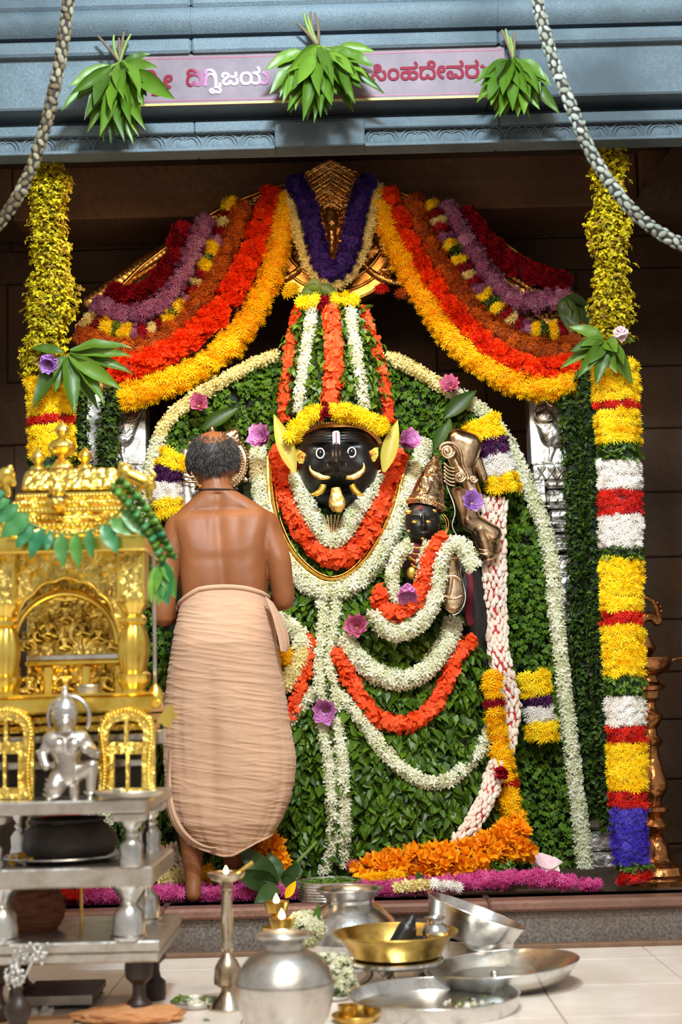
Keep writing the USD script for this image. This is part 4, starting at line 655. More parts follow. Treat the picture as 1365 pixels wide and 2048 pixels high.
for o in (0, 5): M(gd, 'ear_chain', tube(P(*smoothpath([(884 + o, 1030), (893 + o, 1050), (886 + o * .4, 1076), (872, 1092)], 16).T, 5.53), 1.6 * m6, 6), MAT['bronze_gold'], smooth=True)

# metal arch behind the statue, with its pillars
ar = X('metal_arch', 'embossed metal prabhavali arch with lion-mask crest and bird pillars', 'arch', (0, 6.15, ZT))
outer = [(150, 650), (200, 602), (240, 576), (280, 536), (330, 497), (372, 462), (430, 424), (520, 385), (600, 362), (668, 352), (740, 362), (830, 398), (900, 430), (985, 474), (1050, 518), (1105, 575), (1150, 600), (1180, 650), (1178, 770)]
inner = [(1056, 790), (1000, 752), (920, 690), (860, 620), (815, 545), (775, 480), (735, 530), (668, 560), (600, 530), (560, 480), (520, 590), (440, 690), (350, 748), (290, 790), (158, 800)]
M(ar, 'arch_band', extr(pxpoly(outer + inner, 6.1), 6.1, 6.17), MAT['bronze_emb'])
for off, r_ in ((0, 5), (26, 3.5)):
    q = smoothpath([(x + (668 - x) * off / 700, y + off) for x, y in outer[1:-1]], 90); M(ar, 'rim', tube(P(q[:, 0], q[:, 1], 6.095), r_ * mpp(6.1), 8), MAT['bronze_gold'], smooth=True)
m61 = mpp(6.1)
for sx in (-1, 1):                                                # scales along the flanks
    for k in range(26):
        t = k / 25; x = 668 + sx * (235 + 250 * t); y = 452 + 150 * t ** 1.2
        for j in range(2):
            M(ar, 'feather_scale', lathe([(.1, 6), (9, 5), (14, 2), (15, 0)], P(x + sx * 6 - sx * j * 18, y + j * 24, 6.1), 12, m61, axis=Rx), MAT['bronze_gold'], smooth=40)
ck = [(.0, 318), (50, 345), (44, 385), (28, 430), (14, 470), (-14, 470), (-28, 430), (-44, 385), (-50, 345)]
cr = M(ar, 'crest', extr(pxpoly([(662 + a, b) for a, b in ck], 6.02), 6.02, 6.12), MAT['crest_gold'])
for k in range(5):
    s_ = 1 - k * .17; y0 = 320 + k * 21; ww = 48 * s_
    M(cr, 'chevron', extr(pxpoly([(662 - ww, y0 + 30 * s_), (662, y0), (662 + ww, y0 + 30 * s_), (662 + ww * .94, y0 + 30 * s_ + 17), (662, y0 + 17), (662 - ww * .94, y0 + 30 * s_ + 17)], 6.02), 6.012 - k * .007, 6.04), MAT['crest_gold'])
    for o_ in (2, 15): M(cr, 'chevron_rim', tube(P(np.array([662 - ww, 662, 662 + ww]), np.array([y0 + 30 * s_ + o_, y0 + o_, y0 + 30 * s_ + o_]), 6.011 - k * .007), 2. * m61, 6), MAT['crest_gold'])
    M(cr, 'chevron_bead', cat_(*[ball(P(662 + ww * .9 * u_, y0 + 30 * s_ * abs(u_) * .9 + 9, 6.012 - k * .007), 2.6 * m61, 1) for u_ in np.linspace(-1, 1, 13)]), MAT['crest_gold'], smooth=True)
M(cr, 'lion_mask', bones([[(P(662, 430, 6.0), 17 * m61), (P(664, 448, 5.98), 13 * m61)], [(P(652, 426, 5.99), 8 * m61)], [(P(674, 426, 5.99), 8 * m61)], [(P(664, 460, 6.0), 10 * m61), (P(665, 500, 6.02), 7 * m61)]], .006, 3), MAT['crest_gold'], smooth=True)
for sx in (-1, 1):
    for k in range(4): M(cr, 'whisker', tube(P(*smoothpath([(663 + sx * 16, 420 + k * 9), (663 + sx * 28, 414 + k * 10), (663 + sx * 38, 418 + k * 11)], 8).T, 6.0), np.linspace(4, 1.2, 8) * m61, 6), MAT['crest_gold'], smooth=True)
    a = np.linspace(0, 4 * np.pi, 40); rr = 13 * (1 - a / a[-1] * .8); M(cr, 'scroll', cat_(tube(P(664 + sx * 46 + sx * rr * np.cos(a), 352 + rr * np.sin(a), 6.02), 3.2 * m61, 6), ball(P(664 + sx * 46, 352, 6.05), 13 * m61, 2)), MAT['crest_gold'], smooth=True)
    vx = 668 + sx * 112                                           # volutes and the ring under the crest
    for j in range(5): 
        q = smoothpath([(vx - sx * (26 - j * 2), 474 + j * 8), (vx + sx * (2 + j), 478 + j * 9), (vx + sx * (22 - j * 4), 510 + j * 5), (vx - sx * (4 + j * 3), 548 - j * 2)], 22); M(ar, 'volute', tube(P(q[:, 0], q[:, 1], 6.06 - .004 * j), 5.5 * m61, 8), MAT['crest_gold'], smooth=True)
    q = smoothpath([(vx + sx * 62, 560), (vx + sx * 20, 566), (vx - sx * 24, 552), (vx - sx * 58, 520)], 24); M(ar, 'volute_rim', tube(P(q[:, 0], q[:, 1], 6.06), np.r_[np.linspace(3, 8, 12), np.linspace(8, 5, 12)] * m61, 8), MAT['crest_gold'], smooth=True)
aa = np.linspace(.12, np.pi - .12, 30); ring = [(668 + 150 * math.cos(a), 462 + 146 * math.sin(a)) for a in aa] + [(668 + 100 * math.cos(a), 462 + 96 * math.sin(a)) for a in aa[::-1]]
M(ar, 'crest_ring', extr(pxpoly(ring, 6.07), 6.07, 6.13), MAT['bronze_gold'])
for s_ in (103, 125, 147): M(ar, 'ring_ridge', tube(np.array([P(668 + s_ * math.cos(a), 462 + s_ * .97 * math.sin(a), 6.068) for a in aa]), 3.5 * m61, 8), MAT['bronze_gold'], smooth=True)
for sx, xe in ((1, 1056), (-1, 293)):                             # pillars
    Xe = float(P(xe, 790, 6.1)[0]); zf = lambda y: Z(xe, y, 6.1)
    def pb(a, b, y0, y1, Yf, ch, mt='silver_emb', name='moulding'): 
        x0, x1 = sorted((Xe + sx * a * m61, Xe + sx * b * m61)); return M(ar, name, bb(x0, x1, Yf, 6.2, zf(y1), zf(y0), ch), MAT[mt], smooth=30)
    pb(0, 140, 782, 930, 6.09, .004, 'silver', 'bird_panel'); pb(2, 140, 931, 962, 6.07, .004, 'silver_emb', 'lattice_band'); pb(2, 26, 962, 1010, 6.07, .004)
    for a, b, y0, y1, Yf in ((26, 140, 962, 980, 6.06), (28, 138, 982, 1012, 6.07), (24, 140, 1013, 1021, 6.05), (30, 136, 1022, 1042, 6.06), (30, 136, 1043, 1058, 6.05), (26, 140, 1060, 1068, 6.04), (32, 134, 1070, 1082, 6.06), (28, 138, 1083, 1098, 6.05), (30, 136, 1099, 1106, 6.04), (36, 130, 1108, 1220, 6.07), (34, 132, 1222, 1250, 6.05), (40, 126, 1252, 1400, 6.08), (30, 136, 1402, 1420, 6.05), (34, 132, 1422, 1450, 6.06), (40, 126, 1452, 1590, 6.08), (30, 136, 1592, 1612, 6.05), (20, 150, 1614, 1660, 6.02), (10, 170, 1662, 1700, 5.98), (0, 185, 1702, 1745, 5.95)):
        pb(a, b, y0, y1, Yf, min(.012, (y1 - y0) * m61 * .4))
    for k in range(5): 
        for o in (0, 1): M(ar, 'lattice_bar', tube(P(np.array([xe + sx * (20 + k * 20), xe + sx * (36 + k * 20)]), np.array([934, 958][::1 - 2 * o]), 6.066), 1.6 * m61, 5), MAT['silver'])
    bird = lambda pts: [[(P(xe + sx * a, b, 6.085), (r_ * m61, r_ * m61 * .55, r_ * m61)) for a, b, r_ in ch] for ch in pts]
    M(ar, 'bird', bones(bird([[(34, 838, 22), (48, 872, 24), (62, 882, 14)], [(28, 822, 12), (30, 800, 7)], [(50, 895, 8), (47, 910, 5)], [(47, 910, 5), (44, 924, 4)], [(20, 926, 3.5), (60, 926, 3.5)], [(64, 872, 13), (84, 860, 8)]]), .006, 3), MAT['silver_emb'], smooth=True)
    q = smoothpath([(xe + sx * 14, 822), (xe + sx * 20, 838), (xe + sx * 36, 842), (xe + sx * 52, 838)], 16); M(ar, 'bird_collar', tube(P(q[:, 0], q[:, 1], 6.05), 2.4 * m61, 6), MAT['silver_warm'], smooth=True)
    q = smoothpath([(xe + sx * 34, 786), (xe + sx * 40, 806), (xe + sx * 52, 812)], 12); M(ar, 'bird_crest', tube(P(q[:, 0], q[:, 1], 6.06), 4 * m61, 8), MAT['silver_warm'], smooth=True)
# ================================================================== GARLANDS
YS = 6.02
def mir(l): return [(1336 - x, y) for x, y in l]
g_ = 'swag garlands on the metal arch'
def swags(side, P6, ends):
    nms = [('yellow_garland', f'thick yellow chrysanthemum swag, lowest on the {side} arm of the arch', 'gold', 44, 6.0), ('rose_garland', f'orange-red rose swag directly above the yellow one on the {side} arm of the arch', 'orange_rose', 44, 6.0), ('marigold_garland', f'rust brown marigold swag on the {side} arm of the arch', 'rust', 50, 6.015),
           ('mixed_garland', f'swag of crimson, cream, yellow and mauve blocks, {side} arm of the arch', None, 38, 6.01), ('aster_garland', f'mauve aster swag on the {side} arm of the arch', 'mauve', 42, 6.04), ('rose_garland', f'dark crimson rose swag, topmost on the {side} arm of the arch', 'crimson_rose', 40, 6.06)]
    cyc = ['crimson', 'creammum', 'crimson', 'mauve', 'yellow', 'green', 'yellow']
    for (n, l, k, w, Y), pts in zip(nms, P6):
        segs = None
        if k is None:
            ln = {'crimson': 1., 'creammum': .8, 'mauve': .9, 'yellow': 1., 'green': .8}; seq = (['yellow'] + cyc * 4)[:24]; tot = sum(ln[s] for s in seq); acc = 0; segs = []
            for s in seq: acc += ln[s] / tot; segs.append((acc, s))
        garland(n, l, 'garland', pts, w, Y, k, g_, segs, size=.88 if k is None else 1., w1=w * (1.28 if w == 44 else 1.06))
swags('left', [[(572, 392), (562, 470), (540, 560), (503, 635), (450, 700), (380, 748), (310, 778), (240, 798)], [(549, 380), (520, 460), (488, 540), (450, 605), (400, 658), (345, 697), (285, 725), (222, 742)], [(491, 408), (472, 450), (450, 515), (420, 575), (375, 630), (325, 676), (265, 702), (205, 688), (152, 676)],
    [(470, 404), (456, 442), (440, 480), (425, 520), (400, 570), (368, 618), (330, 652), (280, 668), (225, 662), (168, 642)], [(424, 436), (395, 478), (370, 545), (324, 604), (268, 632), (225, 626), (186, 606)], [(362, 452), (352, 505), (331, 543), (297, 578), (260, 592), (216, 580)]], None)
swags('right', [[(752, 394), (780, 465), (809, 524), (850, 600), (897, 668), (952, 720), (1008, 755), (1067, 774), (1120, 772), (1160, 755)], [(770, 384), (799, 442), (839, 524), (877, 585), (923, 644), (971, 692), (1037, 731), (1100, 742), (1156, 728)], [(822, 396), (839, 448), (862, 498), (885, 535), (915, 579), (956, 631), (1008, 670), (1067, 698), (1119, 702), (1158, 682)],
    [(858, 404), (870, 432), (880, 460), (897, 492), (915, 520), (932, 548), (952, 578), (978, 606), (1005, 632), (1035, 652), (1075, 662), (1115, 661), (1150, 655)], [(888, 409), (913, 446), (940, 494), (969, 542), (1000, 579), (1040, 603), (1090, 602), (1141, 598)], [(928, 424), (952, 456), (986, 496), (1026, 528), (1067, 547), (1105, 558), (1136, 572)]], None)
garland('violet_garland', 'deep violet aster garland looped in a long loop below the crest', 'garland', [(584, 358), (606, 392), (624, 448), (636, 500), (648, 534), (666, 546), (684, 536), (699, 500), (710, 448), (722, 396), (741, 356)], 44, 5.95, 'violet')
garland('cream_garland', 'thin cream garland edging the violet loop under the crest', 'garland', [(578, 388), (592, 442), (608, 500), (626, 540), (645, 560), (666, 567), (690, 558), (712, 530), (728, 490), (742, 438), (757, 372)], 24, 5.96, 'cream')

for x, y, k, l in ((582, 580, 'yellow', 'small yellow flower tuft hanging from the crest ring, man side'), (763, 578, 'red', 'small red flower tuft hanging from the crest ring, goddess side'), (808, 588, 'rust', 'small rust brown tuft hanging beside the red one')): garland('flower_tuft', l, 'flower', [(x, y - 10), (x, y), (x + 1, y + 11)], 26, 5.99, k, 'tufts under the crest ring')
# border of the backdrop
garland('border_garland', 'white jasmine garland edging the leaf backdrop on the side away from the man', 'garland', BORDER_R, 26, 5.93, 'cream', segs=[(.12, 'cream'), (1., 'jasmine')], w1=32)
garland('border_garland', 'white jasmine garland edging the leaf backdrop above the head of the man', 'garland', BORDER_L, 24, 5.93, 'cream', segs=[(.25, 'cream'), (1., 'jasmine')], w1=30)
# headdress
hg = 'garlands on the leaf headdress'
garland('crossandra_garland', 'orange crossandra string down the edge of the headdress, man side', 'garland', [(600, 616), (588, 670), (578, 740), (570, 800), (568, 842)], 22, Dd(.012), 'crossandra', hg)
garland('jasmine_garland', 'jasmine string on the headdress next to the middle strip, man side', 'garland', [(625, 620), (615, 690), (606, 760), (599, 824)], 23, Dd(.012), 'jasmine', hg)
garland('crossandra_garland', 'wide orange crossandra strip down the middle of the headdress', 'garland', [(661, 616), (668, 690), (667, 750), (661, 806)], 34, Dd(.012), 'crossandra', hg)
garland('jasmine_garland', 'jasmine string on the headdress next to the middle strip, goddess side', 'garland', [(700, 620), (711, 700), (720, 760), (730, 818)], 24, Dd(.012), 'jasmine', hg)
garland('crossandra_garland', 'orange crossandra string down the edge of the headdress on the goddess side', 'garland', [(722, 616), (746, 680), (766, 760), (778, 842)], 23, Dd(.012), 'crossandra', hg)
for pts, l in (([(600, 608), (620, 603), (638, 604)], 'short yellow chrysanthemum bar, man side of the rose on top of the headdress'), ([(664, 604), (690, 600), (714, 606)], 'short yellow chrysanthemum bar, goddess side of the rose on top of the headdress')): garland('yellow_garland', l, 'garland', pts, 24, 5.62, 'yellow', hg, limit=60)
for pts, l in (([(581, 880), (594, 856), (614, 836), (641, 826)], 'yellow chrysanthemum half of the brow garland nearest the man'), ([(660, 824), (690, 825), (725, 832), (750, 846), (770, 866)], 'yellow chrysanthemum half of the brow garland nearest the goddess')): garland('yellow_garland', l, 'garland', pts, 33, 5.5, 'yellow', 'brow garlands over the black face')
for (x, y, Y, l) in ((649, 604, 5.6, 'crimson rose pair between the yellow bars on top of the headdress'), (650, 822, 5.48, 'crimson rose pair in the middle of the brow garland')): garland('rose_pair', l, 'flower', [(x, y - 13), (x, y), (x, y + 13)], 17, Y, 'crimson_rose', 'crimson roses of the headdress')

# neck garlands
ng = 'garlands round the neck of the statue'
garland('jasmine_garland', 'inner white jasmine garland close under the chin of the black face', 'garland', [(594, 950), (609, 999), (627, 1036), (645, 1068), (668, 1082), (691, 1060), (711, 1027), (732, 991), (755, 948)], 36, Dd(.05), 'jasmine', ng)
garland('crossandra_garland', 'broad orange crossandra neck garland below the inner white one', 'garland', [(559, 900), (565, 947), (575, 995), (592, 1038), (618, 1078), (645, 1106), (672, 1117), (703, 1104), (732, 1068), (753, 1027), (769, 982), (785, 941), (801, 908)], 40, Dd(.03), 'crossandra', ng)
garland('jasmine_garland', 'outermost long white jasmine neck garland below the gold chain', 'garland', [(518, 900), (523, 976), (535, 1045), (560, 1105), (588, 1142), (618, 1172), (656, 1186), (702, 1172), (744, 1134), (782, 1071), (808, 1004), (828, 945), (850, 890)], 38, Dd(.02), 'jasmine', ng)
cpts = [(543, 912), (545, 976), (556, 1040), (582, 1098), (612, 1133), (654, 1158), (692, 1152), (729, 1120), (758, 1076), (782, 1018), (796, 961), (810, 912)]
q = line3(cpts, Dd(.045), .01, 150); gcn = X('gold_chain', 'long gold coin-and-bead necklace lying between the orange and white neck garlands', 'necklace', q[np.argmin(q[:, 2])])
t_, a_, b_ = frames(q)
for i in range(0, 150): M(gcn, 'bead', ball(q[i] + a_[i] * .006, .0065, 1, (1, 1, 1)), MAT['gold'], smooth=True)
M(gcn, 'gold_band', tube(q + b_ * .014, .0075, 8, flat=.5), MAT['gold_leaf'], smooth=True); M(gcn, 'gold_band', tube(q - b_ * .011, .004, 8), MAT['gold'], smooth=True)

bg = 'jasmine strings on the leaf dress'
garland('jasmine_string', 'upper white jasmine string down the dress, strand on the man side', 'garland', [(643, 1200), (647, 1245), (643, 1290), (638, 1340), (641, 1385), (646, 1420)], 21, Dd(.02), 'jasmine', bg)
garland('jasmine_string', 'upper white jasmine string down the dress, strand on the goddess side', 'garland', [(672, 1206), (671, 1246), (662, 1288), (661, 1340), (670, 1378), (676, 1420)], 21, Dd(.02), 'jasmine', bg)
garland('jasmine_string', 'white jasmine string from middle lotus to steel tub, strand on the man side', 'garland', [(641, 1440), (654, 1499), (661, 1552), (664, 1604), (668, 1657), (661, 1710), (650, 1748)], 22, Dd(.02), 'jasmine', bg)
garland('jasmine_string', 'white jasmine string from middle lotus to steel tub, strand on the goddess side', 'garland', [(674, 1440), (682, 1499), (687, 1552), (691, 1622), (692, 1675), (688, 1732)], 22, Dd(.02), 'jasmine', bg)
garland('jasmine_string', 'short white jasmine string from the middle lotus towards the cloth of the man', 'garland', [(636, 1378), (612, 1400), (592, 1424), (570, 1452)], 24, Dd(.02), 'jasmine', bg)
garland('jasmine_string', 'long thin white jasmine swag sagging lowest across the leaf dress', 'garland', [(676, 1390), (712, 1424), (756, 1486), (800, 1534), (850, 1563), (890, 1562), (930, 1534), (962, 1494), (980, 1455)], 27, Dd(.02), 'jasmine', bg)
garland('jasmine_garland', 'wide white jasmine swag on the dress between the lap loops and the orange swag', 'garland', [(690, 1272), (710, 1310), (745, 1342), (795, 1361), (842, 1348), (875, 1315), (898, 1278), (904, 1240)], 38, Dd(.03), 'jasmine', bg)
garland('crossandra_garland', 'orange crossandra swag below the wide white swag on the dress', 'garland', [(676, 1300), (694, 1345), (728, 1404), (762, 1438), (800, 1449), (850, 1430), (884, 1384), (906, 1330), (922, 1298), (946, 1282)], 30, Dd(.03), 'crossandra', 'orange swags on the leaf dress')
garland('crossandra_garland', 'short orange crossandra swag next to the hip of the man', 'garland', [(617, 1270), (612, 1320), (602, 1372), (585, 1418), (566, 1446)], 26, Dd(.03), 'crossandra', 'orange swags on the leaf dress')
garland('jasmine_garland', 'white and cream jasmine garland half hidden behind the hip of the man', 'garland', [(540, 1238), (574, 1250), (600, 1275), (604, 1310), (588, 1345), (566, 1372)], 36, Dd(.03), 'jasmine', segs=[(.55, 'jasmine'), (1., 'cream')])
garland('marigold_clump', 'small orange marigold clump beside the fold of the cloth at the hip', 'flower', [(566, 1296), (572, 1312), (568, 1330)], 26, Dd(.06), 'gold')

# goddess
gg = 'garlands of the goddess'
garland('jasmine_garland', 'slim white garland at the breast of the goddess, inside the orange loop', 'garland', [(820, 1086), (797, 1113), (785, 1151), (792, 1190), (815, 1214), (838, 1200), (846, 1160), (852, 1115), (858, 1085)], 26, 5.47, 'jasmine', gg)
garland('crossandra_garland', 'narrow orange loop round the goddess between two white garlands', 'garland', [(768, 1176), (759, 1205), (779, 1228), (812, 1220), (840, 1190), (853, 1142), (866, 1100), (893, 1076)], 30, 5.46, 'crossandra', gg)
garland('jasmine_garland', 'outer white loop round the goddess, ending over the plated hand', 'garland', [(752, 1222), (766, 1252), (799, 1266), (835, 1250), (862, 1214), (874, 1170), (879, 1126), (894, 1094), (916, 1086), (935, 1108), (950, 1136)], 34, 5.465, 'jasmine', gg)

# block garlands on the backdrop, bud garland, yellow drop
sb = [(.28, 'yellow'), (.5, 'plum'), (.76, 'white'), (1., 'yellow')]
garland('block_garland', 'short thick garland of yellow, plum and white blocks above the conch hand', 'garland', [(962, 838), (978, 878), (994, 925), (1008, 985)], 72, 5.82, None, 'block garlands on the leaf backdrop', sb, flat=.5)
garland('block_garland', 'short thick garland of yellow, plum and white blocks beside the shoulder of the man', 'garland', [(352, 905), (338, 945), (334, 985), (340, 1030)], 64, 5.85, None, 'block garlands on the leaf backdrop', sb, flat=.5)
garland('block_garland', 'short thick garland of yellow, plum and white blocks low beside the bud garland', 'garland', [(1064, 1348), (1074, 1395), (1080, 1430), (1083, 1482)], 62, 5.86, None, 'block garlands on the leaf backdrop', [(.32, 'yellow'), (.48, 'plum'), (.72, 'white'), (1., 'yellow')], flat=.5)
tp = [(990, 996), (988, 1080), (990, 1180), (994, 1270), (1004, 1340), (1018, 1390), (1020, 1440), (1010, 1490), (994, 1540), (976, 1590), (945, 1650), (908, 1702)]
tz = garland('bud_garland', 'long garland of white tuberose buds tied with red thread', 'garland', tp, 56, Dd(.09), 'tuberose', w1=36, flat=.6, lift=1., limit=300, size=1.)
garland('yellow_garland', 'yellow chrysanthemum garland hanging beside the bud garland down to the gold flowers', 'garland', [(984, 1345), (986, 1395), (992, 1450), (1002, 1505), (1014, 1560), (1022, 1610), (1030, 1655), (1016, 1688), (985, 1692), (968, 1676)], 40, Dd(.11), None, segs=[(.13, 'gold'), (.17, 'crimson'), (.52, 'gold'), (.55, 'red'), (1., 'gold')])
def rosepair(x, y, Y, n, l, k='crimson_rose', w=20): garland('rose_cluster', l, 'flower', [(x - 6 * n, y - 3), (x, y), (x + 6 * n, y + 2)], w, Y, k, 'red roses beside the bud garland')
rosepair(1004, 1545, 5.5, 2, 'red roses tied where the bud garland crosses the yellow one'); rosepair(990, 1662, 5.42, 1, 'red rose in the curl of the yellow garland near the platform')

# column garlands (upper foliage, lower bands)
def column(side, fol, band, Y, w0, w1):
    garland('foliage_garland', f'shaggy yellow-green foliage garland on the {side} of the doorway', 'garland', fol, 64, Y, 'foliage', 'foliage garlands of the doorway', w1=74, size=.9, flat=.7, wob=.36)
    cuts = [(805, 'yellow'), (826, 'red'), (893, 'yellow'), (930, 'green'), (988, 'white'), (1042, 'red'), (1106, 'white'), (1130, 'green'), (1236, 'yellow'), (1264, 'red'), (1364, 'yellow'), (1406, 'green'), (1460, 'white'), (1496, 'red'), (1588, 'yellow'), (1620, 'red'), (1728, 'blue'), (1742, 'green'), (1766, 'red')]
    y0, y1 = band[0][1], band[-1][1]; k = 1766 if y1 > 1700 else None
    garland('banded_garland', f'thick flower garland in yellow, red, white and green bands on the {side} of the doorway', 'garland', band, w0, Y, None, 'banded garlands of the doorway', [((c - 722) / (1766 - 722), n) for c, n in cuts], flat=.55, w1=w1, limit=60)
column('right', [(1216, 290), (1220, 380), (1216, 450), (1222, 520), (1222, 600), (1226, 690)], [(1232, 722), (1234, 800), (1240, 950), (1243, 1080), (1246, 1250), (1252, 1420), (1257, 1600), (1262, 1700), (1272, 1766)], 5.16, 94, 70)
column('left', [(97, 328), (97, 420), (100, 500), (104, 590), (92, 660), (94, 745)], [(98, 752), (103, 830), (104, 980), (107, 1110), (112, 1280), (118, 1450), (124, 1630), (128, 1730), (132, 1796)], 5.16, 96, 70)
# dark leaf garlands on the pillars
lg = 'dark leaf garlands hanging on the metal pillars'
garland('leaf_garland', 'dark green leaf garland hanging over the bird pillar on the right, inner strand', 'garland', [(1125, 758), (1140, 840), (1148, 950), (1155, 1100), (1160, 1300), (1172, 1480), (1188, 1640)], 42, 6.0, 'deep', lg, w1=40)
garland('leaf_garland', 'dark green leaf garland between the bird pillar and the banded garland on the right', 'garland', [(1172, 740), (1180, 860), (1186, 1000), (1192, 1200), (1204, 1400), (1212, 1560), (1220, 1660)], 46, 5.9, 'deep', lg, w1=40)
garland('leaf_garland', 'dark green leaf garland hanging over the bird pillar on the left, inner strand', 'garland', [(232, 780), (220, 840), (216, 900), (222, 960), (226, 1080), (230, 1300)], 46, 6.0, 'deep', lg)
garland('leaf_garland', 'dark green leaf garland between the bird pillar and the banded garland on the left', 'garland', [(168, 780), (164, 860), (168, 940), (176, 1100), (182, 1300)], 34, 5.9, 'deep', lg)

# ------------------------------------------------------------------ lotuses and single leaves
lotus(398, 811, 5.86, 50, 'rose pink lotus on the leaf backdrop above the head of the man', 'lotus_rose', (.1, -1, .2), .55)
lotus(526, 878, 5.6, 62, 'wide open mauve-pink lotus beside the black face, nearer the man', 'lotus_pink', (-.5, -1, .3), .6)
lotus(813, 886, 5.6, 62, 'pink lotus on the goddess side of the black face', 'lotus_pink', (.5, -1, .4), .5)
lotus(902, 775, 5.86, 48, 'dusty rose lotus high on the backdrop above the conch hand', 'lotus_rose', (-.2, -1, .35), .6)
lotus(944, 1006, 5.64, 56, 'violet-tinged lotus on the plated arm beside the conch', 'lotus_mauve', (.1, -1, .15), .6)
lotus(815, 1178, 5.41, 56, 'pink half-open lotus at the breast of the goddess', 'lotus_pink', (0, -.55, -.9), .6)
lotus(714, 1254, 5.5, 58, 'pink lotus at the start of the wide white swag on the dress', 'lotus_rose', (-.1, -1, .1), .55)
lotus(651, 1420, 5.48, 62, 'pink lotus where the jasmine strings part in the middle of the dress', 'lotus_pink', (-.1, -1, -.15), .6)
lotus(702, 1738, 5.4, 40, 'small pink lotus bud beside the steel tub', 'lotus_rose', (.5, -.4, .9), .2, inner=False)
lotus(1090, 1738, 5.36, 62, 'pale open lotus petals lying on the magenta flower row', 'lotus_pale', (.2, -.5, 1.), .95, layers=((6, 1.), (4, .6)))
lotus(101, 722, 5.04, 58, 'mauve and cream lotus bud on the left foliage garland', 'lotus_mauve', (-.1, -.8, -.55), .3)
lotus(1240, 661, 5.04, 46, 'closed white lotus bud on the right foliage garland', 'lotus_pale', (.1, -.5, -.75), .16, inner=False)
def bract(l, x0, y0, x1, y1, w, Y, mt, nrm=(0, -1, .1), name='yellow_bract', cat='leaf', group=None, droop=.1):
    a, b = P(x0, y0, Y), P(x1, y1, Y); v, f = leaf(w / np.hypot(x1 - x0, y1 - y0), 8, .12, droop); d = b - a; L = np.linalg.norm(d); d /= L; z = np.array(nrm, float); z -= d * z.dot(d); z /= np.linalg.norm(z)
    V = v * L @ np.stack([d, np.cross(z, d), z], 0) + a; Bk = V + np.array([0, .002, 0]); n = len(V)
    return T(name, (np.vstack([V, Bk]), np.vstack([f, f[:, ::-1] + n])), MAT[mt], l, cat, group, smooth=True)
bract('pale yellow pointed bract beside the black face, nearer the man', 590, 946, 548, 826, 17, 5.5, 'pale_bract', group='yellow bracts'); bract('pale yellow pointed bract beside the black face, nearer the goddess', 768, 944, 796, 838, 16, 5.5, 'pale_bract', group='yellow bracts')
bl = 'broad green leaves on the backdrop'
bract('broad green leaf on the backdrop just above the head of the man', 406, 858, 480, 812, 15, 5.84, 'leaf_dark', name='broad_leaf', group=bl); bract('broad green leaf pointing up on the backdrop beside the yellow block', 888, 836, 955, 778, 17, 5.84, 'leaf_dark', name='broad_leaf', group=bl)
bract('broad green leaf pointing down towards the crown of the goddess', 896, 846, 866, 902, 13, 5.7, 'leaf_mango', name='broad_leaf', group=bl); bract('small green leaf crossing the top of the conch hand', 900, 838, 884, 908, 11, 5.74, 'leaf_mango', name='broad_leaf', group=bl)
for i, (x1, y1) in enumerate(((598, 592), (640, 596), (676, 592), (660, 586), (612, 566))): bract(['dark leaf under the crest ring, lowest on the man side', 'dark leaf under the crest ring pointing down in the middle', 'dark leaf under the crest ring, goddess side', 'dark leaf under the crest ring, shortest one in the middle', 'dark leaf under the crest ring pointing up and out'][i], 640, 572, x1, y1, 13, 5.8, 'leaf_dark', name='small_leaf', group='leaves under the crest')
def spray(name, label, x, y, Y, leaves, mt='leaf_mango', cat='leaf spray', group=None, stems=()):
    c = P(x, y, Y); g = X(name, label, cat, c, group)
    for (dx, dy, L, w, dz) in leaves:
        b = P(x + dx, y + dy, Y - dz); d = b - c; bigleaf(g, c + d * .08, d, (rng.normal(0, .35), -1, .35 + rng.normal(0, .25)), np.linalg.norm(d), w * mpp(Y), mt, droop=rng.uniform(.05, .25))
    for (dx, dy) in stems: M(g, 'stem', tube(P(np.array([x, x + dx * .5, x + dx]), np.array([y, y + dy * .55, y + dy]), Y), np.array([5, 4, 3]) * mpp(Y), 6), MAT['stem_green'], smooth=True)
    return g
spray('leaf_spray', 'fan of long fresh green leaves at the lotus on the left foliage garland', 132, 706, 5.06, [(118, -24, 0, 15, .02), (118, -2, 0, 13, .03), (122, 26, 0, 14, .02), (100, 64, 0, 17, .05), (74, 90, 0, 15, .04), (16, 110, 0, 18, .06), (-20, 70, 0, 15, .03), (-62, 100, 0, 20, .03), (-66, -14, 0, 11, .01), (60, 104, 0, 13, .01), (92, 12, 0, 12, .0)], group='leaf sprays of the doorway')
spray('leaf_spray', 'bunch of green leaves under the white bud on the right foliage garland', 1212, 680, 5.06, [(-62, -30, 0, 14, .02), (-44, 6, 0, 12, .04), (-82, 46, 0, 12, .02), (-50, 66, 0, 14, .05), (-16, 78, 0, 15, .05), (18, 60, 0, 14, .04), (52, 78, 0, 15, .02), (40, 34, 0, 18, .06), (20, 20, 0, 16, .06), (-30, 40, 0, 16, .06), (56, 0, 0, 10, 0), (-66, 20, 0, 13, .03)], group='leaf sprays of the doorway')
spray('leaf_spray', 'dark hanging leaves at the right ends of the mauve and crimson swags', 1128, 590, 5.92, [(40, 44, 0, 16, .03), (28, 62, 0, 16, .04), (52, 20, 0, 14, .03), (6, 60, 0, 15, .03), (60, 60, 0, 15, .0)], 'leaf_dull')

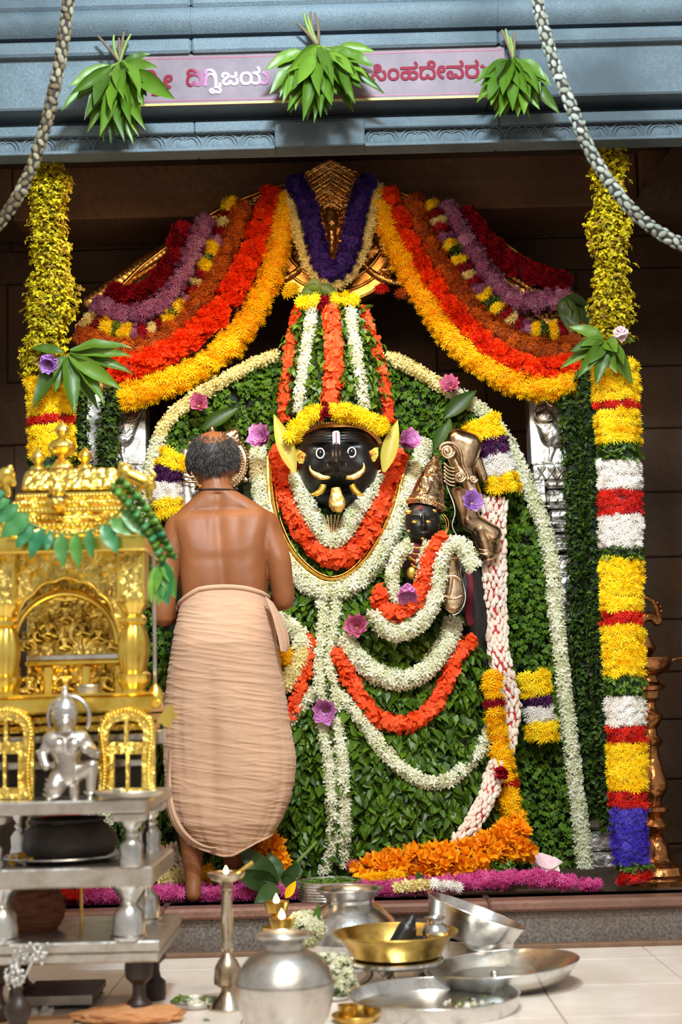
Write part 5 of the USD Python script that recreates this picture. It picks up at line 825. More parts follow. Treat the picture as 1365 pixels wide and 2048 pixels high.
# ------------------------------------------------------------------ flowers along the platform
pg = 'flower rows along the platform edge'
garland('petal_heap', 'big gold and orange petal garland heaped at the foot of the leaf dress', 'garland', [(716, 1752), (760, 1738), (820, 1726), (880, 1722), (930, 1722), (985, 1702), (1020, 1684), (1056, 1672)], 44, 5.34, 'marigold', w1=78)
garland('yellow_row', 'low yellow petal row between the gold heap and the magenta row', 'garland', [(706, 1764), (750, 1756), (810, 1752)], 22, 5.26, 'gold', pg)
garland('magenta_row', 'magenta aster row on the platform edge, from the steel tub to the right', 'garland', [(716, 1778), (800, 1775), (880, 1770), (960, 1762), (1040, 1756), (1100, 1758), (1150, 1768)], 32, 5.2, 'magenta', pg)
garland('magenta_row', 'short magenta clump at the foot of the white border garland', 'garland', [(1160, 1772), (1178, 1768), (1200, 1772)], 24, 5.22, 'magenta', pg)
garland('magenta_row', 'magenta aster row on the platform behind the legs of the man', 'garland', [(290, 1788), (360, 1786), (430, 1784), (520, 1782), (600, 1780)], 32, 5.24, 'magenta', pg)
garland('magenta_row', 'red and magenta flower row seen between the silver stool legs', 'garland', [(110, 1796), (150, 1794), (200, 1792), (262, 1790)], 32, 5.24, None, pg, [(.35, 'crimson'), (1., 'magenta')])
garland('cream_row', 'cream and gold flower row behind the legs of the man', 'garland', [(320, 1762), (370, 1752), (430, 1750)], 34, 5.36, None, pg, [(.5, 'cream'), (1., 'gold')])
garland('petal_heap', 'orange petal garland leaning on the dress beside the right calf', 'garland', [(520, 1664), (536, 1690), (552, 1716), (566, 1745), (568, 1768)], 40, 5.36, 'marigold')
garland('bud_garland', 'end of a bud garland with red thread between the stool and the left calf', 'garland', [(338, 1690), (346, 1720), (366, 1745)], 34, 5.4, 'tuberose', 'bud garland ends'); garland('bud_garland', 'coil of white buds with red thread seen under the upper silver stool', 'garland', [(176, 1784), (196, 1778), (222, 1790)], 34, 5.28, 'tuberose', 'bud garland ends')
garland('cream_garland', 'pale cream garland end lying on the magenta row', 'garland', [(790, 1776), (840, 1770), (880, 1770), (925, 1776)], 18, 5.11, 'cream', segs=[(.55, 'cream'), (1., 'white')])
garland('green_tuft', 'dark green leaf tuft in the gold petal heap', 'leaf tuft', [(986, 1742), (1008, 1738), (1026, 1742)], 36, 5.27, 'green')
spray('leaf_spray', 'dark pointed leaves and stem standing beside the steel tub', 560, 1768, 5.22, [(-76, -66, 0, 22, .05), (-84, -20, 0, 22, .08), (-44, 34, 0, 17, .1), (42, -40, 0, 15, .02), (30, 0, 0, 14, .04), (-20, -60, 0, 18, .0)], 'leaf_dull', stems=((74, -84),))
bract('bright yellow petal standing by the leaf spray at the platform edge', 572, 1796, 592, 1762, 9, 5.08, 'gold_yellow')
bract('dark upright leaf in the magenta row near the red petals', 846, 1770, 834, 1742, 8, 5.12, 'leaf_deep', name='small_leaf')
tb_c = P(660, 1776, 5.16); tb_c[2] = ZT; m_ = mpp(5.16)
tub = X('steel_tub', 'ribbed round steel tub packed with cut grass on the platform edge', 'tub', tb_c)
M(tub, 'tub_wall', lathe([(.1, 0), (61, 0)] + [(62 + (k % 2) * 1.2, 2 + k * 2.6) for k in range(14)] + [(63, 39), (60, 39), (59, 30), (.1, 30)], tb_c, 48, m_), MAT['silver'], smooth=40)
qq = rng.uniform(-1, 1, (700, 2)); qq = qq[(qq ** 2).sum(1) < 1][:420] * 57 * m_
place(tub, ('leaf', 0, 'leaf_dark', 'grass_blade', 0), np.c_[qq + tb_c[:2], np.full(len(qq), ZT + 34 * m_)], np.tile([0, -.3, 1.], (len(qq), 1)), rng.normal(0, 1, (len(qq), 3)), 13 * m_, 300)
# ================================================================== THE MAN
mat('skin', {'tc': ('texture_coordinate', {}), 'n': ('noise_texture', {'scale': 7, 'detail': 5}), 'r': ('rgb_ramp', {'ramp': [(.3, lin(126, 72, 38)), (.7, lin(152, 94, 55))]}), 'n2': ('noise_texture', {'scale': 160, 'detail': 3}), 'b': ('bump', {'strength': .12, 'distance': .003}), 'p': ('principled_bsdf', {'roughness': .52, 'specular_ior_level': .4, 'subsurface_weight': .12, 'subsurface_radius': (.6, .25, .12), 'subsurface_scale': .01})},
    [('tc.object', 'n.vector'), ('tc.object', 'n2.vector'), ('n.fac', 'r.fac'), ('r.color', 'p.base_color'), ('n2.fac', 'b.height'), ('b.normal', 'p.normal')])
mat('dhoti_cloth', {'tc': ('texture_coordinate', {}), 'n': ('noise_texture', {'scale': 5, 'detail': 4}), 'r': ('rgb_ramp', {'ramp': [(.3, lin(188, 148, 120)), (.7, lin(204, 164, 134))]}), 'mp': ('mapping', {'scale': (9, 9, 60)}), 'n2': ('noise_texture', {'scale': 2.2, 'detail': 4, 'distortion': .6}), 'b': ('bump', {'strength': .16, 'distance': .006}), 'p': ('principled_bsdf', {'roughness': .8, 'sheen_weight': .1, 'specular_ior_level': .2})},
    [('tc.object', 'n.vector'), ('tc.object', 'mp.vector'), ('mp.vector', 'n2.vector'), ('n.fac', 'r.fac'), ('r.color', 'p.base_color'), ('n2.fac', 'b.height'), ('b.normal', 'p.normal')])
plain('hair_black', (30, 26, 24), .5); plain('hair_grey', (96, 90, 86), .5); plain('dark_thread', (62, 44, 34), .8); plain('eye_white', (230, 224, 214), .3); plain('lip', (120, 66, 54), .5)
u5 = mpp(5.2); foot_z = ZT
def J(x, y, Y, rx, ry=None, rz_=None): return (P(x, y, Y), (rx * u5, (ry or rx) * u5, (rz_ or rx) * u5))
mn = X('person', 'bare-backed man in a crinkled cream dhoti standing at the flower-covered statue', 'person', (float(P(430, 1790, 5.2)[0]), 5.2, ZT))
def W(x, y, Y, z): q = P(x, y, Y); return np.array([q[0], q[1], z])
hips = [J(412, 1290, 5.22, 50, 58, 50), J(494, 1290, 5.22, 50, 58, 50)]; wst = [J(400, 1192, 5.22, 36, 50, 34), J(500, 1190, 5.22, 36, 50, 34)]; cst = [J(394, 1110, 5.23, 40, 54, 45), J(502, 1106, 5.23, 40, 54, 45)]; shl = [J(378, 1052, 5.24, 38, 48, 34), J(512, 1048, 5.24, 38, 48, 34)]
bs = [shl + cst, cst + wst, wst + hips, [J(433, 985, 5.25, 27, 32, 24), J(372, 1034, 5.24, 22, 30, 16), J(518, 1030, 5.24, 22, 30, 16)], [J(434, 1005, 5.25, 33, 36, 28), J(429, 945, 5.28, 35, 38, 26)],
      [J(427, 918, 5.285, 51, 62, 58)], [J(427, 925, 5.29, 50, 60, 40), J(428, 958, 5.34, 34, 34, 24)], [J(427, 945, 5.385, 9, 12, 10), J(427, 925, 5.385, 5, 8, 8)], [J(428, 978, 5.36, 16, 20, 12)],
      [J(375, 926, 5.295, 5, 9, 15), J(378, 940, 5.3, 4, 6, 10)], [J(479, 924, 5.295, 5, 9, 15), J(476, 938, 5.3, 4, 6, 10)],
      [J(530, 1050, 5.24, 31, 36, 30), J(556, 1120, 5.21, 27, 29, 26)], [J(556, 1120, 5.21, 27, 29, 26), J(568, 1196, 5.22, 22, 24, 25)], [J(568, 1198, 5.22, 21, 23, 23), J(548, 1206, 5.36, 19, 20, 18)], [J(548, 1206, 5.36, 19, 20, 18), J(520, 1196, 5.46, 13, 14, 13)],
      [J(360, 1056, 5.24, 31, 36, 30), J(334, 1130, 5.21, 27, 29, 26)], [J(334, 1130, 5.21, 27, 29, 26), J(326, 1228, 5.2, 23, 25, 25)], [J(326, 1230, 5.2, 22, 24, 24), J(350, 1228, 5.34, 19, 20, 19)], [J(350, 1228, 5.34, 19, 20, 19), J(386, 1206, 5.45, 13, 14, 13)]]
for hx, hy, sx, Yh in ((516, 1192, -1, 5.475), (392, 1202, 1, 5.465)):     # hands, at work in front of the body
    pc = P(hx, hy, Yh); pe = pc + np.array([sx * .03, .06, .012])
    bs.append([(pc, (.026, .02, .02)), (pe + [-.028, 0, 0], .012), (pe + [.028, 0, 0], .012)])
    for k, (o, L) in enumerate(((-.028, .06), (-.009, .07), (.01, .067), (.027, .052))):
        a = pe + [o, 0, 0]; b = a + np.array([sx * .006, L * .6, -.006]); c = b + np.array([0, L * .35, -.03 - .004 * k]); bs += chain([(a, .0095), (b, .0085), (c, .007)])
    a = pc + [sx * -.02, .02, .01]; b = a + np.array([-sx * -.03, .035, .012]); bs += chain([(a, .011), (b, .009), (b + np.array([sx * .012, .03, -.008]), .0075)])
lk, rk = P(396, 1520, 5.25), P(480, 1520, 5.27)
la, ra = W(388, 1790, 5.2, foot_z + .075), W(464, 1770, 5.34, foot_z + .075)
bs += [[J(412, 1290, 5.22, 50, 56, 50), (lk, .062)], [(lk, .058), (P(382, 1660, 5.225), .044)], [(P(382, 1660, 5.225), .044), (la, .028)], [J(494, 1290, 5.22, 50, 56, 50), (rk, .062)], [(rk, .062), (P(474, 1660, 5.29), .05)], [(P(474, 1660, 5.29), .05), (ra, .028)]]
for a, tx in ((la, -.02), (ra, .02)):
    bs += [[(a, .028), (a + [0, -.02, -.047], .026)], [(a + [0, -.015, -.05], .025), (a + [tx, .15, -.056], (.036, .03, .018)), (a + [0, .03, -.01], .027)]]
    for k in range(5): q = a + [tx - .032 + k * .016, .17, -.06]; bs.append([(q, .0105), (q + [0, .03 - abs(k - 1.5) * .006, -.003], .009)])
body = bones(bs, .011, 7); v = np.array(body.vertices)
sm = body.copy(); trimesh.smoothing.filter_taubin(sm, lamb=.6, nu=.61, iterations=70)
zz_ = v[:, 2]; wt = np.clip((P(430, 955, 5.25)[2] - zz_) / .04, 0, 1) * np.clip((zz_ - .75) / .1, 0, 1) * np.clip((5.4 - v[:, 1]) / .05, 0, 1); v = v * (1 - wt[:, None]) + np.array(sm.vertices) * wt[:, None]; body.vertices = v; nrm = np.array(body.vertex_normals)
bx = np.interp(v[:, 2], [P(450, 1200, 5.2)[2], P(437, 1020, 5.2)[2]], [P(452, 1200, 5.2)[0], P(437, 1020, 5.2)[0]]); dz = v[:, 2]; back = np.clip(-nrm[:, 1], 0, 1) * ((dz < P(440, 985, 5.2)[2]) & (dz > P(450, 1260, 5.2)[2]))
v[:, 1] += back * .009 * np.exp(-((v[:, 0] - bx) / .02) ** 2)
for (x, y, rx, ry, h) in ((388, 1078, 34, 34, -.009), (500, 1074, 34, 34, -.009), (412, 1050, 8, 40, .004), (478, 1048, 8, 40, .004), (415, 1160, 24, 40, -.006), (488, 1158, 24, 40, -.006), (444, 1120, 60, 10, .003)):
    c = P(x, y, 5.2); v[:, 1] += back * h * np.exp(-((v[:, 0] - c[0]) / (rx * u5)) ** 2 - ((v[:, 2] - c[2]) / (ry * u5)) ** 2)
body.vertices = v
bp = M(mn, 'body', body, MAT['skin'], smooth=True)
# hair: a cropped fringe round a bald crown
hm = trimesh.creation.icosphere(5, 1.0); hv = np.array(hm.vertices); hcn = P(427, 918, 5.285); ny = hv[:, 2]
hv3 = hv * np.array([53.5, 64.5, 60.5]) * u5 + hcn + (fbm(hv * 9, 3)[:, None] - .5) * hv * .006
fz = (hcn[2] - hv3[:, 2]) / u5 + 918; fx = (hv3[:, 0] - hcn[0]) / u5
top = 884 + 10 * np.cos(fx / 22) - 14 * np.clip(np.abs(fx) / 40 - .5, 0, 1) + 7 * (noise(hv * 6, 4) - .5); bot = 958 - 20 * np.clip(np.abs(fx) / 46, 0, 1) ** 2 + 6 * (noise(hv * 8, 5) - .5)
ok = (fz > top) & (fz < bot) & (hv[:, 1] < .12 + .2 * (fz < 915)); fk = ok[hm.faces].all(1)
hr = M(bp, 'hair', (hv3, np.array(hm.faces)[fk]), MAT['hair_black'], smooth=True)
ids = np.where(ok | ((fz > top - 16) & (fz < bot + 5) & (hv[:, 1] < .2) & (rng.uniform(0, 1, len(fz)) < .35)))[0]; ids = rng.choice(ids, 5200); st0 = hv3[ids] + rng.normal(0, .0016, (len(ids), 3))
dr = hv[ids] * .35 + np.array([0, 0, -1.]) + rng.normal(0, .25, (len(ids), 3)); dr /= np.linalg.norm(dr, axis=1, keepdims=True); ln_ = rng.uniform(.008, .016, (len(ids), 1))
for nm2, sel, mt in (('hair_strands', rng.uniform(0, 1, len(ids)) < .72, 'hair_black'), ('grey_strands', None, 'hair_grey')):
    sel = sel if sel is not None else ~last; last = sel
    pts = np.stack([st0[sel], st0[sel] + dr[sel] * ln_[sel] * .5, st0[sel] + dr[sel] * ln_[sel] + hv[ids][sel] * -.001], 1) - OFF[mn]
    path = nm(hr, nm2); cv = UsdGeom.BasisCurves.Define(stage, path); cv.CreateTypeAttr('linear'); cv.CreatePointsAttr(Vt.Vec3fArray.FromNumpy(pts.reshape(-1, 3).astype(np.float32))); cv.CreateCurveVertexCountsAttr(Vt.IntArray([3] * int(sel.sum())))
    cv.CreateWidthsAttr(Vt.FloatArray([.0009])); cv.SetWidthsInterpolation('constant'); UsdShade.MaterialBindingAPI.Apply(cv.GetPrim()).Bind(MAT[mt]); tag(cv.GetPrim(), kind='stuff')
for x in (410, 444): M(bp, 'eye', ball(P(x, 922, 5.376), .011, 2), MAT['eye_white'], smooth=True)
M(bp, 'mouth', ball(P(427, 962, 5.392), .02, 2, (1, .3, .35)), MAT['lip'], smooth=True)
q = np.array([P(433 + 43 * math.cos(a), 976 + 4 * math.sin(a) + 2 * math.cos(2 * a), 5.262 - .07 * math.sin(a)) for a in np.linspace(0, 2 * np.pi, 40)])
th_ = M(mn, 'neck_thread', tube(q, .0032, 6), MAT['dark_thread'], smooth=True); M(th_, 'bead', ball(P(400, 972, 5.2), .007, 2), MAT['gold'], smooth=True)
# dhoti: a closed wrap with many fine horizontal creases
ty = [1180, 1215, 1260, 1300, 1360, 1420, 1480, 1520, 1560, 1600, 1640, 1670, 1704]; tl = [368, 362, 352, 345, 335, 329, 327, 328, 330, 332, 344, 366, 404]; tr = [534, 544, 553, 558, 566, 573, 581, 587, 584, 575, 556, 536, 506]
NT, NV = 260, 300; th = np.linspace(0, 2 * np.pi, NT, endpoint=False); vv = np.linspace(0, 1, NV); TH, VV = np.meshgrid(th, vv)
cx_ = np.cos(TH); ytop = np.where(np.sin(TH) > 0, 1196 - 12 * np.sin(TH), 1196 + 0 * TH) - 8 * (1 - cx_ ** 2) + np.where(cx_ < -.5, 22 * (-cx_ - .5), 0); ybot = 1700 - 42 * np.clip(cx_ - .05, 0, 1) ** 1.5 - 30 * np.clip(-cx_ - .1, 0, 1) ** 1.4
YY = ytop * (1 - VV) + ybot * VV; L_, R_ = np.interp(YY, ty, tl), np.interp(YY, ty, tr); hwid = (R_ - L_) / 2 * u5; XX = P(455, 1400, 5.22)[0] + ((L_ + R_) / 2 - 455) * u5 + hwid * np.sign(cx_) * np.abs(cx_) ** .9
dep = np.interp(YY, [1180, 1290, 1390, 1520, 1640, 1704], [.112, .168, .158, .148, .132, .085]); YD = 5.225 - dep * np.sign(np.sin(TH)) * np.abs(np.sin(TH)) ** .82
leg = .016 * np.exp(-((XX - P(428, 1500, 5.2)[0]) / .03) ** 2) * np.clip((YY - 1300) / 150, 0, 1) * np.clip((1660 - YY) / 80, 0, 1) * (np.sin(TH) > 0)
ZZ = Z(455, 1400, 5.22) - (YY - 1400) * u5
N1 = fbm(np.stack([XX * 9, YD * 9, ZZ * 150 + 3.2 * noise(np.stack([XX * 14, YD * 14, ZZ * 8], -1), 9)], -1), 3, 5) - .5; N2 = fbm(np.stack([XX * 5, YD * 5, ZZ * 34], -1), 3, 8) - .5; N3 = 1 - np.abs(2 * noise(np.stack([XX * 7 + ZZ * 6, YD * 7, ZZ * 60 + XX * 10], -1), 17) - 1)
dsp = .0032 * N1 + .0034 * N2 * np.clip((YY - 1300) / 250, .3, 1.6) + .0028 * N3 ** 4; dsp = dsp * np.clip(VV * 14, 0, 1) + .02 * (fbm(np.stack([TH * 0 + np.cos(TH) * 4.5, np.sin(TH) * 4.5, ZZ * 1.3], -1), 2, 31) - .5) * np.clip((YY - 1330) / 200, 0, 1)
nx, nY = np.cos(TH), -np.sin(TH)
V = np.stack([XX + nx * dsp, YD + leg + nY * dsp, ZZ], -1).reshape(-1, 3)
i, j = np.meshgrid(np.arange(NV - 1), np.arange(NT), indexing='ij'); Q = np.stack([i * NT + j, (i + 1) * NT + j, (i + 1) * NT + (j + 1) % NT, i * NT + (j + 1) % NT], -1).reshape(-1, 4)[:, ::-1]
dh = M(mn, 'dhoti', (V, Q), MAT['dhoti_cloth'], smooth=True)
Vg = V.reshape(NV, NT, 3)
M(dh, 'hem', tube(np.vstack([Vg[-1], Vg[-1, :1]]), .0045, 6), MAT['dhoti_cloth'], smooth=True)
wr = np.vstack([Vg[3], Vg[3, :1]]) + 0; M(dh, 'waist_roll', tube(wr + [0, 0, .004], .009, 8), MAT['dhoti_cloth'], smooth=True)
def ribbon(name, pa, pb_, thick, n=30, mt='dhoti_cloth', waves=.004):
    """a fold of cloth between two edge lines"""
    a, b = smoothpath(pa, n), smoothpath(pb_, n); m = 9; t = np.linspace(0, 1, m)[None, :, None]; g = a[:, None] * (1 - t) + b[:, None] * t; g[..., 1] += waves * np.sin(np.arange(m) * 1.9)[None, :] - .012 * np.sin(np.pi * t[..., 0])
    A = g.reshape(-1, 3); B = A + np.array([0, thick, 0]); i, j = np.meshgrid(np.arange(n - 1), np.arange(m - 1), indexing='ij'); q = (i * m + j); Q = np.stack([q, q + m, q + m + 1, q + 1], -1).reshape(-1, 4)
    return M(dh, name, (np.vstack([A, B]), np.vstack([Q, Q[:, ::-1] + len(A)])), MAT[mt], smooth=True)
ribbon('cloth_fold', [P(530, 1192, 5.115), P(543, 1225, 5.10), P(555, 1270, 5.10), P(562, 1302, 5.10)], [P(546, 1204, 5.16), P(566, 1240, 5.15), P(579, 1280, 5.15), P(576, 1304, 5.14)], .006)
ribbon('wrapped_edge', [P(336, 1500, 5.15), P(332, 1590, 5.14), P(345, 1650, 5.12), P(390, 1692, 5.12), P(430, 1700, 5.13)], [P(344, 1500, 5.12), P(344, 1590, 5.11), P(362, 1648, 5.09), P(396, 1684, 5.1), P(436, 1694, 5.11)], .005)
# ================================================================== SILVER STOOLS AND THE GILDED SHRINE
metal('shrine_gold', (248, 218, 108), .26, tarn=(222, 178, 66)); metal('shrine_emb', (246, 216, 112), .3, .6, 46, tarn=(204, 158, 62)); metal('relief_gold', (240, 214, 120), .3, .8, 38, tarn=(170, 140, 70)); metal('old_silver', (206, 200, 192), .36, .15, 20, tarn=(180, 170, 158)); metal('steel', (224, 223, 220), .24, tarn=(176, 174, 170)); metal('brass', (224, 188, 100), .3, tarn=(186, 144, 66))
metal('old_steel', (212, 208, 202), .34, tarn=(180, 174, 166)); plain('dark_wood', (46, 28, 20), .45, noise_scale=20); plain('dark_pot', (42, 34, 30), .55, noise_scale=14, noise_amt=.4, bump=.4, bscale=40); plain('cloth_brown', (110, 66, 44), .9, noise_scale=12, bump=.5, bscale=16); plain('cloth_ochre', (186, 128, 82), .9, noise_scale=9, bump=.5, bscale=14); plain('plank_wood', (150, 108, 70), .7, noise_scale=9); plain('cord_white', (220, 214, 200), .8)
k4 = mpp(4.0); XC = float(P(132, 1600, 4.0)[0]); zS1, zS2, zS3 = Z(132, 1602, 3.88), Z(132, 1737, 3.92), Z(132, 1886, 3.95)
def stool(label, zt, th, hw, Yf, Yb, legprof, zl, lx, ly, block=None, mt='old_silver', legmt='steel', double=False):
    s = X('silver_stool', label, 'stool', (XC, (Yf + Yb) / 2, zl), 'silver stools stacked under the gilded shrine')
    if double:
        M(s, 'top', bb(XC - hw, XC + hw, Yf, Yb, zt - th * .5, zt, .004), MAT[mt], smooth=30); M(s, 'apron', bb(XC - hw + .004, XC + hw - .004, Yf + .004, Yb - .004, zt - th, zt - th * .53, .004), MAT[mt], smooth=30)
    else: M(s, 'top', bb(XC - hw, XC + hw, Yf, Yb, zt - th, zt, .005), MAT[mt], smooth=30)
    for sx in (-1, 1):
        for Yl in ly:
            zb_ = zt - th
            if block: M(s, 'corner_block', bb(XC + sx * lx - .046, XC + sx * lx + .046, Yl - .045, Yl + .045, zb_ - block, zb_ + .001, .006), MAT[mt], smooth=30)
            z1 = zb_ - (block or 0); H = z1 - zl
            M(s, 'leg', lathe([(r_ * k4, zl + t * H) for r_, t in legprof], (XC + sx * lx, Yl, 0), 28), MAT[legmt], smooth=40)
    return s
stool('uppermost silver stool with square corner blocks, carrying the gilded shrine', zS1, .034, .226, 3.88, 4.46, [(.1, 0), (24, 0), (25, .1), (22, .2), (24, .45), (17, .58), (12, .62), (17, .7), (12, .78), (20, .9), (22, 1), (.1, 1)], zS2, .18, (3.935, 4.3), .022)
stool('middle silver stool on bell-shaped legs', zS2, .05, .236, 3.92, 4.4, [(.1, 0), (36, 0), (37, .06), (32, .1), (31, .3), (28, .5), (17, .62), (15, .68), (17, .72), (24, .82), (34, .95), (34, 1), (.1, 1)], zS3, .165, (3.99, 4.3))
stool('lowest silver stool with double rim on dark turned wooden feet', zS3, .054, .25, 3.95, 4.45, [(.1, 0), (24, 0), (26, .1), (25, .3), (15, .38), (12, .5), (13, .6), (26, .7), (28, .85), (27, 1), (.1, 1)], 0., .185, (4.02, 4.32), mt='old_silver', legmt='dark_wood', double=True)

zz4 = lambda y, Y=4.0: Z(132, y, Y)
sh = X('gilded_shrine', 'gilded miniature temple with stepped roof, pot finials and arched niche', 'shrine', (XC, 4.2, zS1))
def gb(a, b, y0, y1, Yf, Yb=4.44, ch=.004, mt='shrine_emb', name='block'): return M(sh, name, bb(XC + a * k4, XC + b * k4, Yf, Yb, zz4(y1, Yf), zz4(y0, Yf), ch), MAT[mt], smooth=30)
M(sh, 'base', bb(XC - .19, XC + .19, 4.12, 4.3, zS1, zz4(1420, 4.03), .004), MAT['dark_pot'], smooth=30)  # coloured dark to stand in for the shade behind the gate openings
for y in (1470, 1522): M(sh, 'base_band', bb(XC - .2, XC + .2, 4.1, 4.3, zz4(y + 15, 4.1), zz4(y, 4.1), .003), MAT['steel'], smooth=30)
for y0, y1, e in ((1450, 1464, 3), (1432, 1446, 8)): gb(-156 - e, 156 + e, y0, y1, 4.06 - e * .001, 4.3, .004, name='base_moulding')
gb(-174, 170, 1393, 1428, 4.0, 4.28, .006, 'shrine_gold', 'ledge'); gb(-176, 172, 1388, 1394, 3.995, 4.28, .003, 'shrine_gold', 'ledge_rim')
bpn = gb(-112, 112, 1130, 1395, 4.22, 4.25, .002, 'relief_gold', 'back_panel')
M(sh, 'silver_rail', bb(XC - 108 * k4, XC + 108 * k4, 4.19, 4.22, zz4(1321, 4.2), zz4(1309, 4.2), .003), MAT['steel'], smooth=30)
gb(-110, 110, 1321, 1330, 4.185, 4.22, .003, 'shrine_gold', 'rail')
def relief(cx, cy, s, seed, parent):
    r = np.random.default_rng(seed); c = lambda a, b: P(cx + a * s, cy + b * s, 4.205); e = lambda r_: (r_ * s * k4, .014, r_ * s * k4)
    b_ = [[(c(0, -14), e(5))], [(c(0, -20), e(3)), (c(0, -27), e(1.5))], [(c(-6, -4), e(4)), (c(6, -4), e(4)), (c(0, 8), e(5))], [(c(0, 10), e(6)), (c(-14, 16), e(4))], [(c(0, 10), e(6)), (c(14, 16), e(4))], [(c(-14, 16), e(4)), (c(2, 20), e(3))]]
    for sx in (-1, 1): b_ += [[(c(sx * 7, -5), e(3)), (c(sx * (13 + r.uniform(0, 4)), 3), e(2.5))], [(c(sx * 13, 3), e(2.5)), (c(sx * r.uniform(6, 20), -8 + r.uniform(-6, 10)), e(2))]]
    M(parent, 'relief_figure', bones(b_, .008, 2), MAT['relief_gold'], smooth=True)
for k, (x, y, s) in enumerate(((133, 1222, 1.15), (98, 1255, 1.1), (166, 1252, 1.1), (70, 1268, .9), (198, 1266, .9), (48, 1285, .8), (222, 1285, .8), (130, 1282, .9), (60, 1362, 1.25), (132, 1360, 1.25), (208, 1360, 1.25))): relief(x, y, s, k, bpn)
for x in (28, 96, 172, 238): M(bpn, 'pilaster', bb(float(P(x - 9, 1360, 4.2)[0]), float(P(x + 9, 1360, 4.2)[0]), 4.2, 4.23, zz4(1393, 4.2), zz4(1332, 4.2), .003), MAT['shrine_gold'], smooth=30)
q = [(132 + 104 * math.cos(a), 1290 - 104 * math.sin(a)) for a in np.linspace(.02, np.pi - .02, 40)]
M(sh, 'niche_arch', tube(P(np.array([a for a, b in q]), np.array([b for a, b in q]), 4.17), .0105, 8), MAT['shrine_gold'], smooth=True)
M(sh, 'niche_fan', cat_(*[tube(P(np.array([132, 132 + 24 * math.cos(a)]), np.array([1200, 1200 - 24 * math.sin(a)]), 4.19), np.array([.004, .007]), 6) for a in np.linspace(.2, np.pi - .2, 9)]), MAT['shrine_gold'], smooth=30)
# arched front, scalloped
op = []
for a in np.linspace(0, np.pi, 121): r_ = 1 + .035 * abs(math.sin(a * 7)); op.append((132 + 106 * math.cos(a) * r_, 1300 - 140 * math.sin(a) ** .9 * r_))
for Yf, Yb, sc, mt in ((4.05, 4.075, 1., 'relief_gold'),):
    M(sh, 'arch_front', extr(pxpoly([(10, 1103), (254, 1103), (254, 1300), *op, (10, 1300)], Yf), Yf, Yb), MAT[mt])
M(sh, 'arch_rim', tube(P(np.array([a for a, b in op]), np.array([b for a, b in op]), 4.048), .005, 6), MAT['shrine_gold'], smooth=True)
for sx in (-1, 1):
    px_ = XC + sx * 130 * k4
    M(sh, 'pillar', lathe([(.1, 1430), (35, 1430), (36, 1416), (30, 1410), (25, 1402), (22, 1384), (26, 1374), (33, 1364), (34, 1352), (25, 1346), (27, 1336), (31, 1310), (31, 1288), (26, 1264), (20, 1254), (27, 1248), (27, 1240), (20, 1233), (21, 1226), (30, 1214), (31, 1204), (.1, 1204)], (px_, 4.05, 0), 40, 1.) if False else lathe([(r_ * k4, zz4(y, 4.05)) for r_, y in ((.1, 1430), (35, 1430), (36, 1416), (30, 1410), (25, 1402), (22, 1384), (26, 1374), (33, 1364), (34, 1352), (25, 1346), (27, 1336), (31, 1310), (31, 1288), (26, 1264), (20, 1254), (27, 1248), (27, 1240), (20, 1233), (21, 1226), (30, 1214), (31, 1204), (.1, 1204))], (px_, 4.05, 0), 40, flute=10, famp=.045), MAT['shrine_gold'], smooth=40)
    a, b = sorted((sx * 103, sx * 158)); fb = gb(a, b, 1104, 1206, 4.01, 4.1, .004, 'relief_gold', 'frieze_block')
    for e in (a + 3, b - 3): M(fb, 'frame_bar', bb(XC + e * k4 - .004, XC + e * k4 + .004, 4.005, 4.012, zz4(1200, 4.0), zz4(1108, 4.0), .001), MAT['shrine_gold'])
    M(sh, 'side_rod', bb(XC + sx * 168 * k4 - .004, XC + sx * 168 * k4 + .004, 4.1, 4.108, zz4(1395, 4.1), zz4(1110, 4.1)), MAT['steel'])
gb(-172, 166, 1072, 1104, 3.96, 4.34, .005, 'shrine_gold', 'cornice')
tiers = [(150, 1056, 1072, 3.985), (140, 1044, 1056, 4.0), (132, 1028, 1044, 4.01), (120, 1012, 1028, 4.02), (114, 998, 1012, 4.03), (108, 984, 998, 4.04)]
for k, (w, y0, y1, Yf) in enumerate(tiers):
    t = gb(-w, w, y0, y1 + 1, Yf, 8.4 - Yf, .006, 'shrine_gold' if k % 2 else 'shrine_emb', 'roof_tier'); yy = zz4((y0 + y1) / 2, Yf)
    M(t, 'bead_row', cat_(*[ball((XC + (-w + 6 + (2 * w - 12) * i_ / 29) * k4, Yf, yy), .0042, 1) for i_ in range(30)]), MAT['shrine_gold'], smooth=True)
M(sh, 'roof_dome', bones([[((XC + sx * 84 * k4, Yc, zz4(960, 4.1)), (.02, .02, .03)) for sx in (-1, 1) for Yc in (4.09, 4.31)] + [((XC + sx * 92 * k4, Yc, zz4(980, 4.1)), .008) for sx in (-1, 1) for Yc in (4.06, 4.34)]], .02, 0), MAT['shrine_emb'], smooth=40)
M(sh, 'boss_row', cat_(*[ball((XC + (-66 + 33 * i_) * k4, 4.066, zz4(958, 4.07)), .013, 2, (1, .5, 1)) for i_ in range(5)]), MAT['shrine_gold'], smooth=True)
def finial(x, y0, s, fl=0): M(sh, 'finial', lathe([(r_ * s * k4, zz4(y0, 4.2) + h * s * k4) for r_, h in ((.1, 0), (27, 0), (27, 4), (22, 10), (14, 20), (8, 26), (9, 29), (22, 34), (31, 46), (31, 54), (24, 64), (10, 71), (7, 75), (11, 80), (16, 90), (13, 99), (5, 107), (.1, 113))], (float(P(x, y0, 4.2)[0]), 4.2, 0), 36, flute=14 if fl else 0, famp=.05), MAT['shrine_gold'], smooth=40)
finial(124, 938, .92, 1)
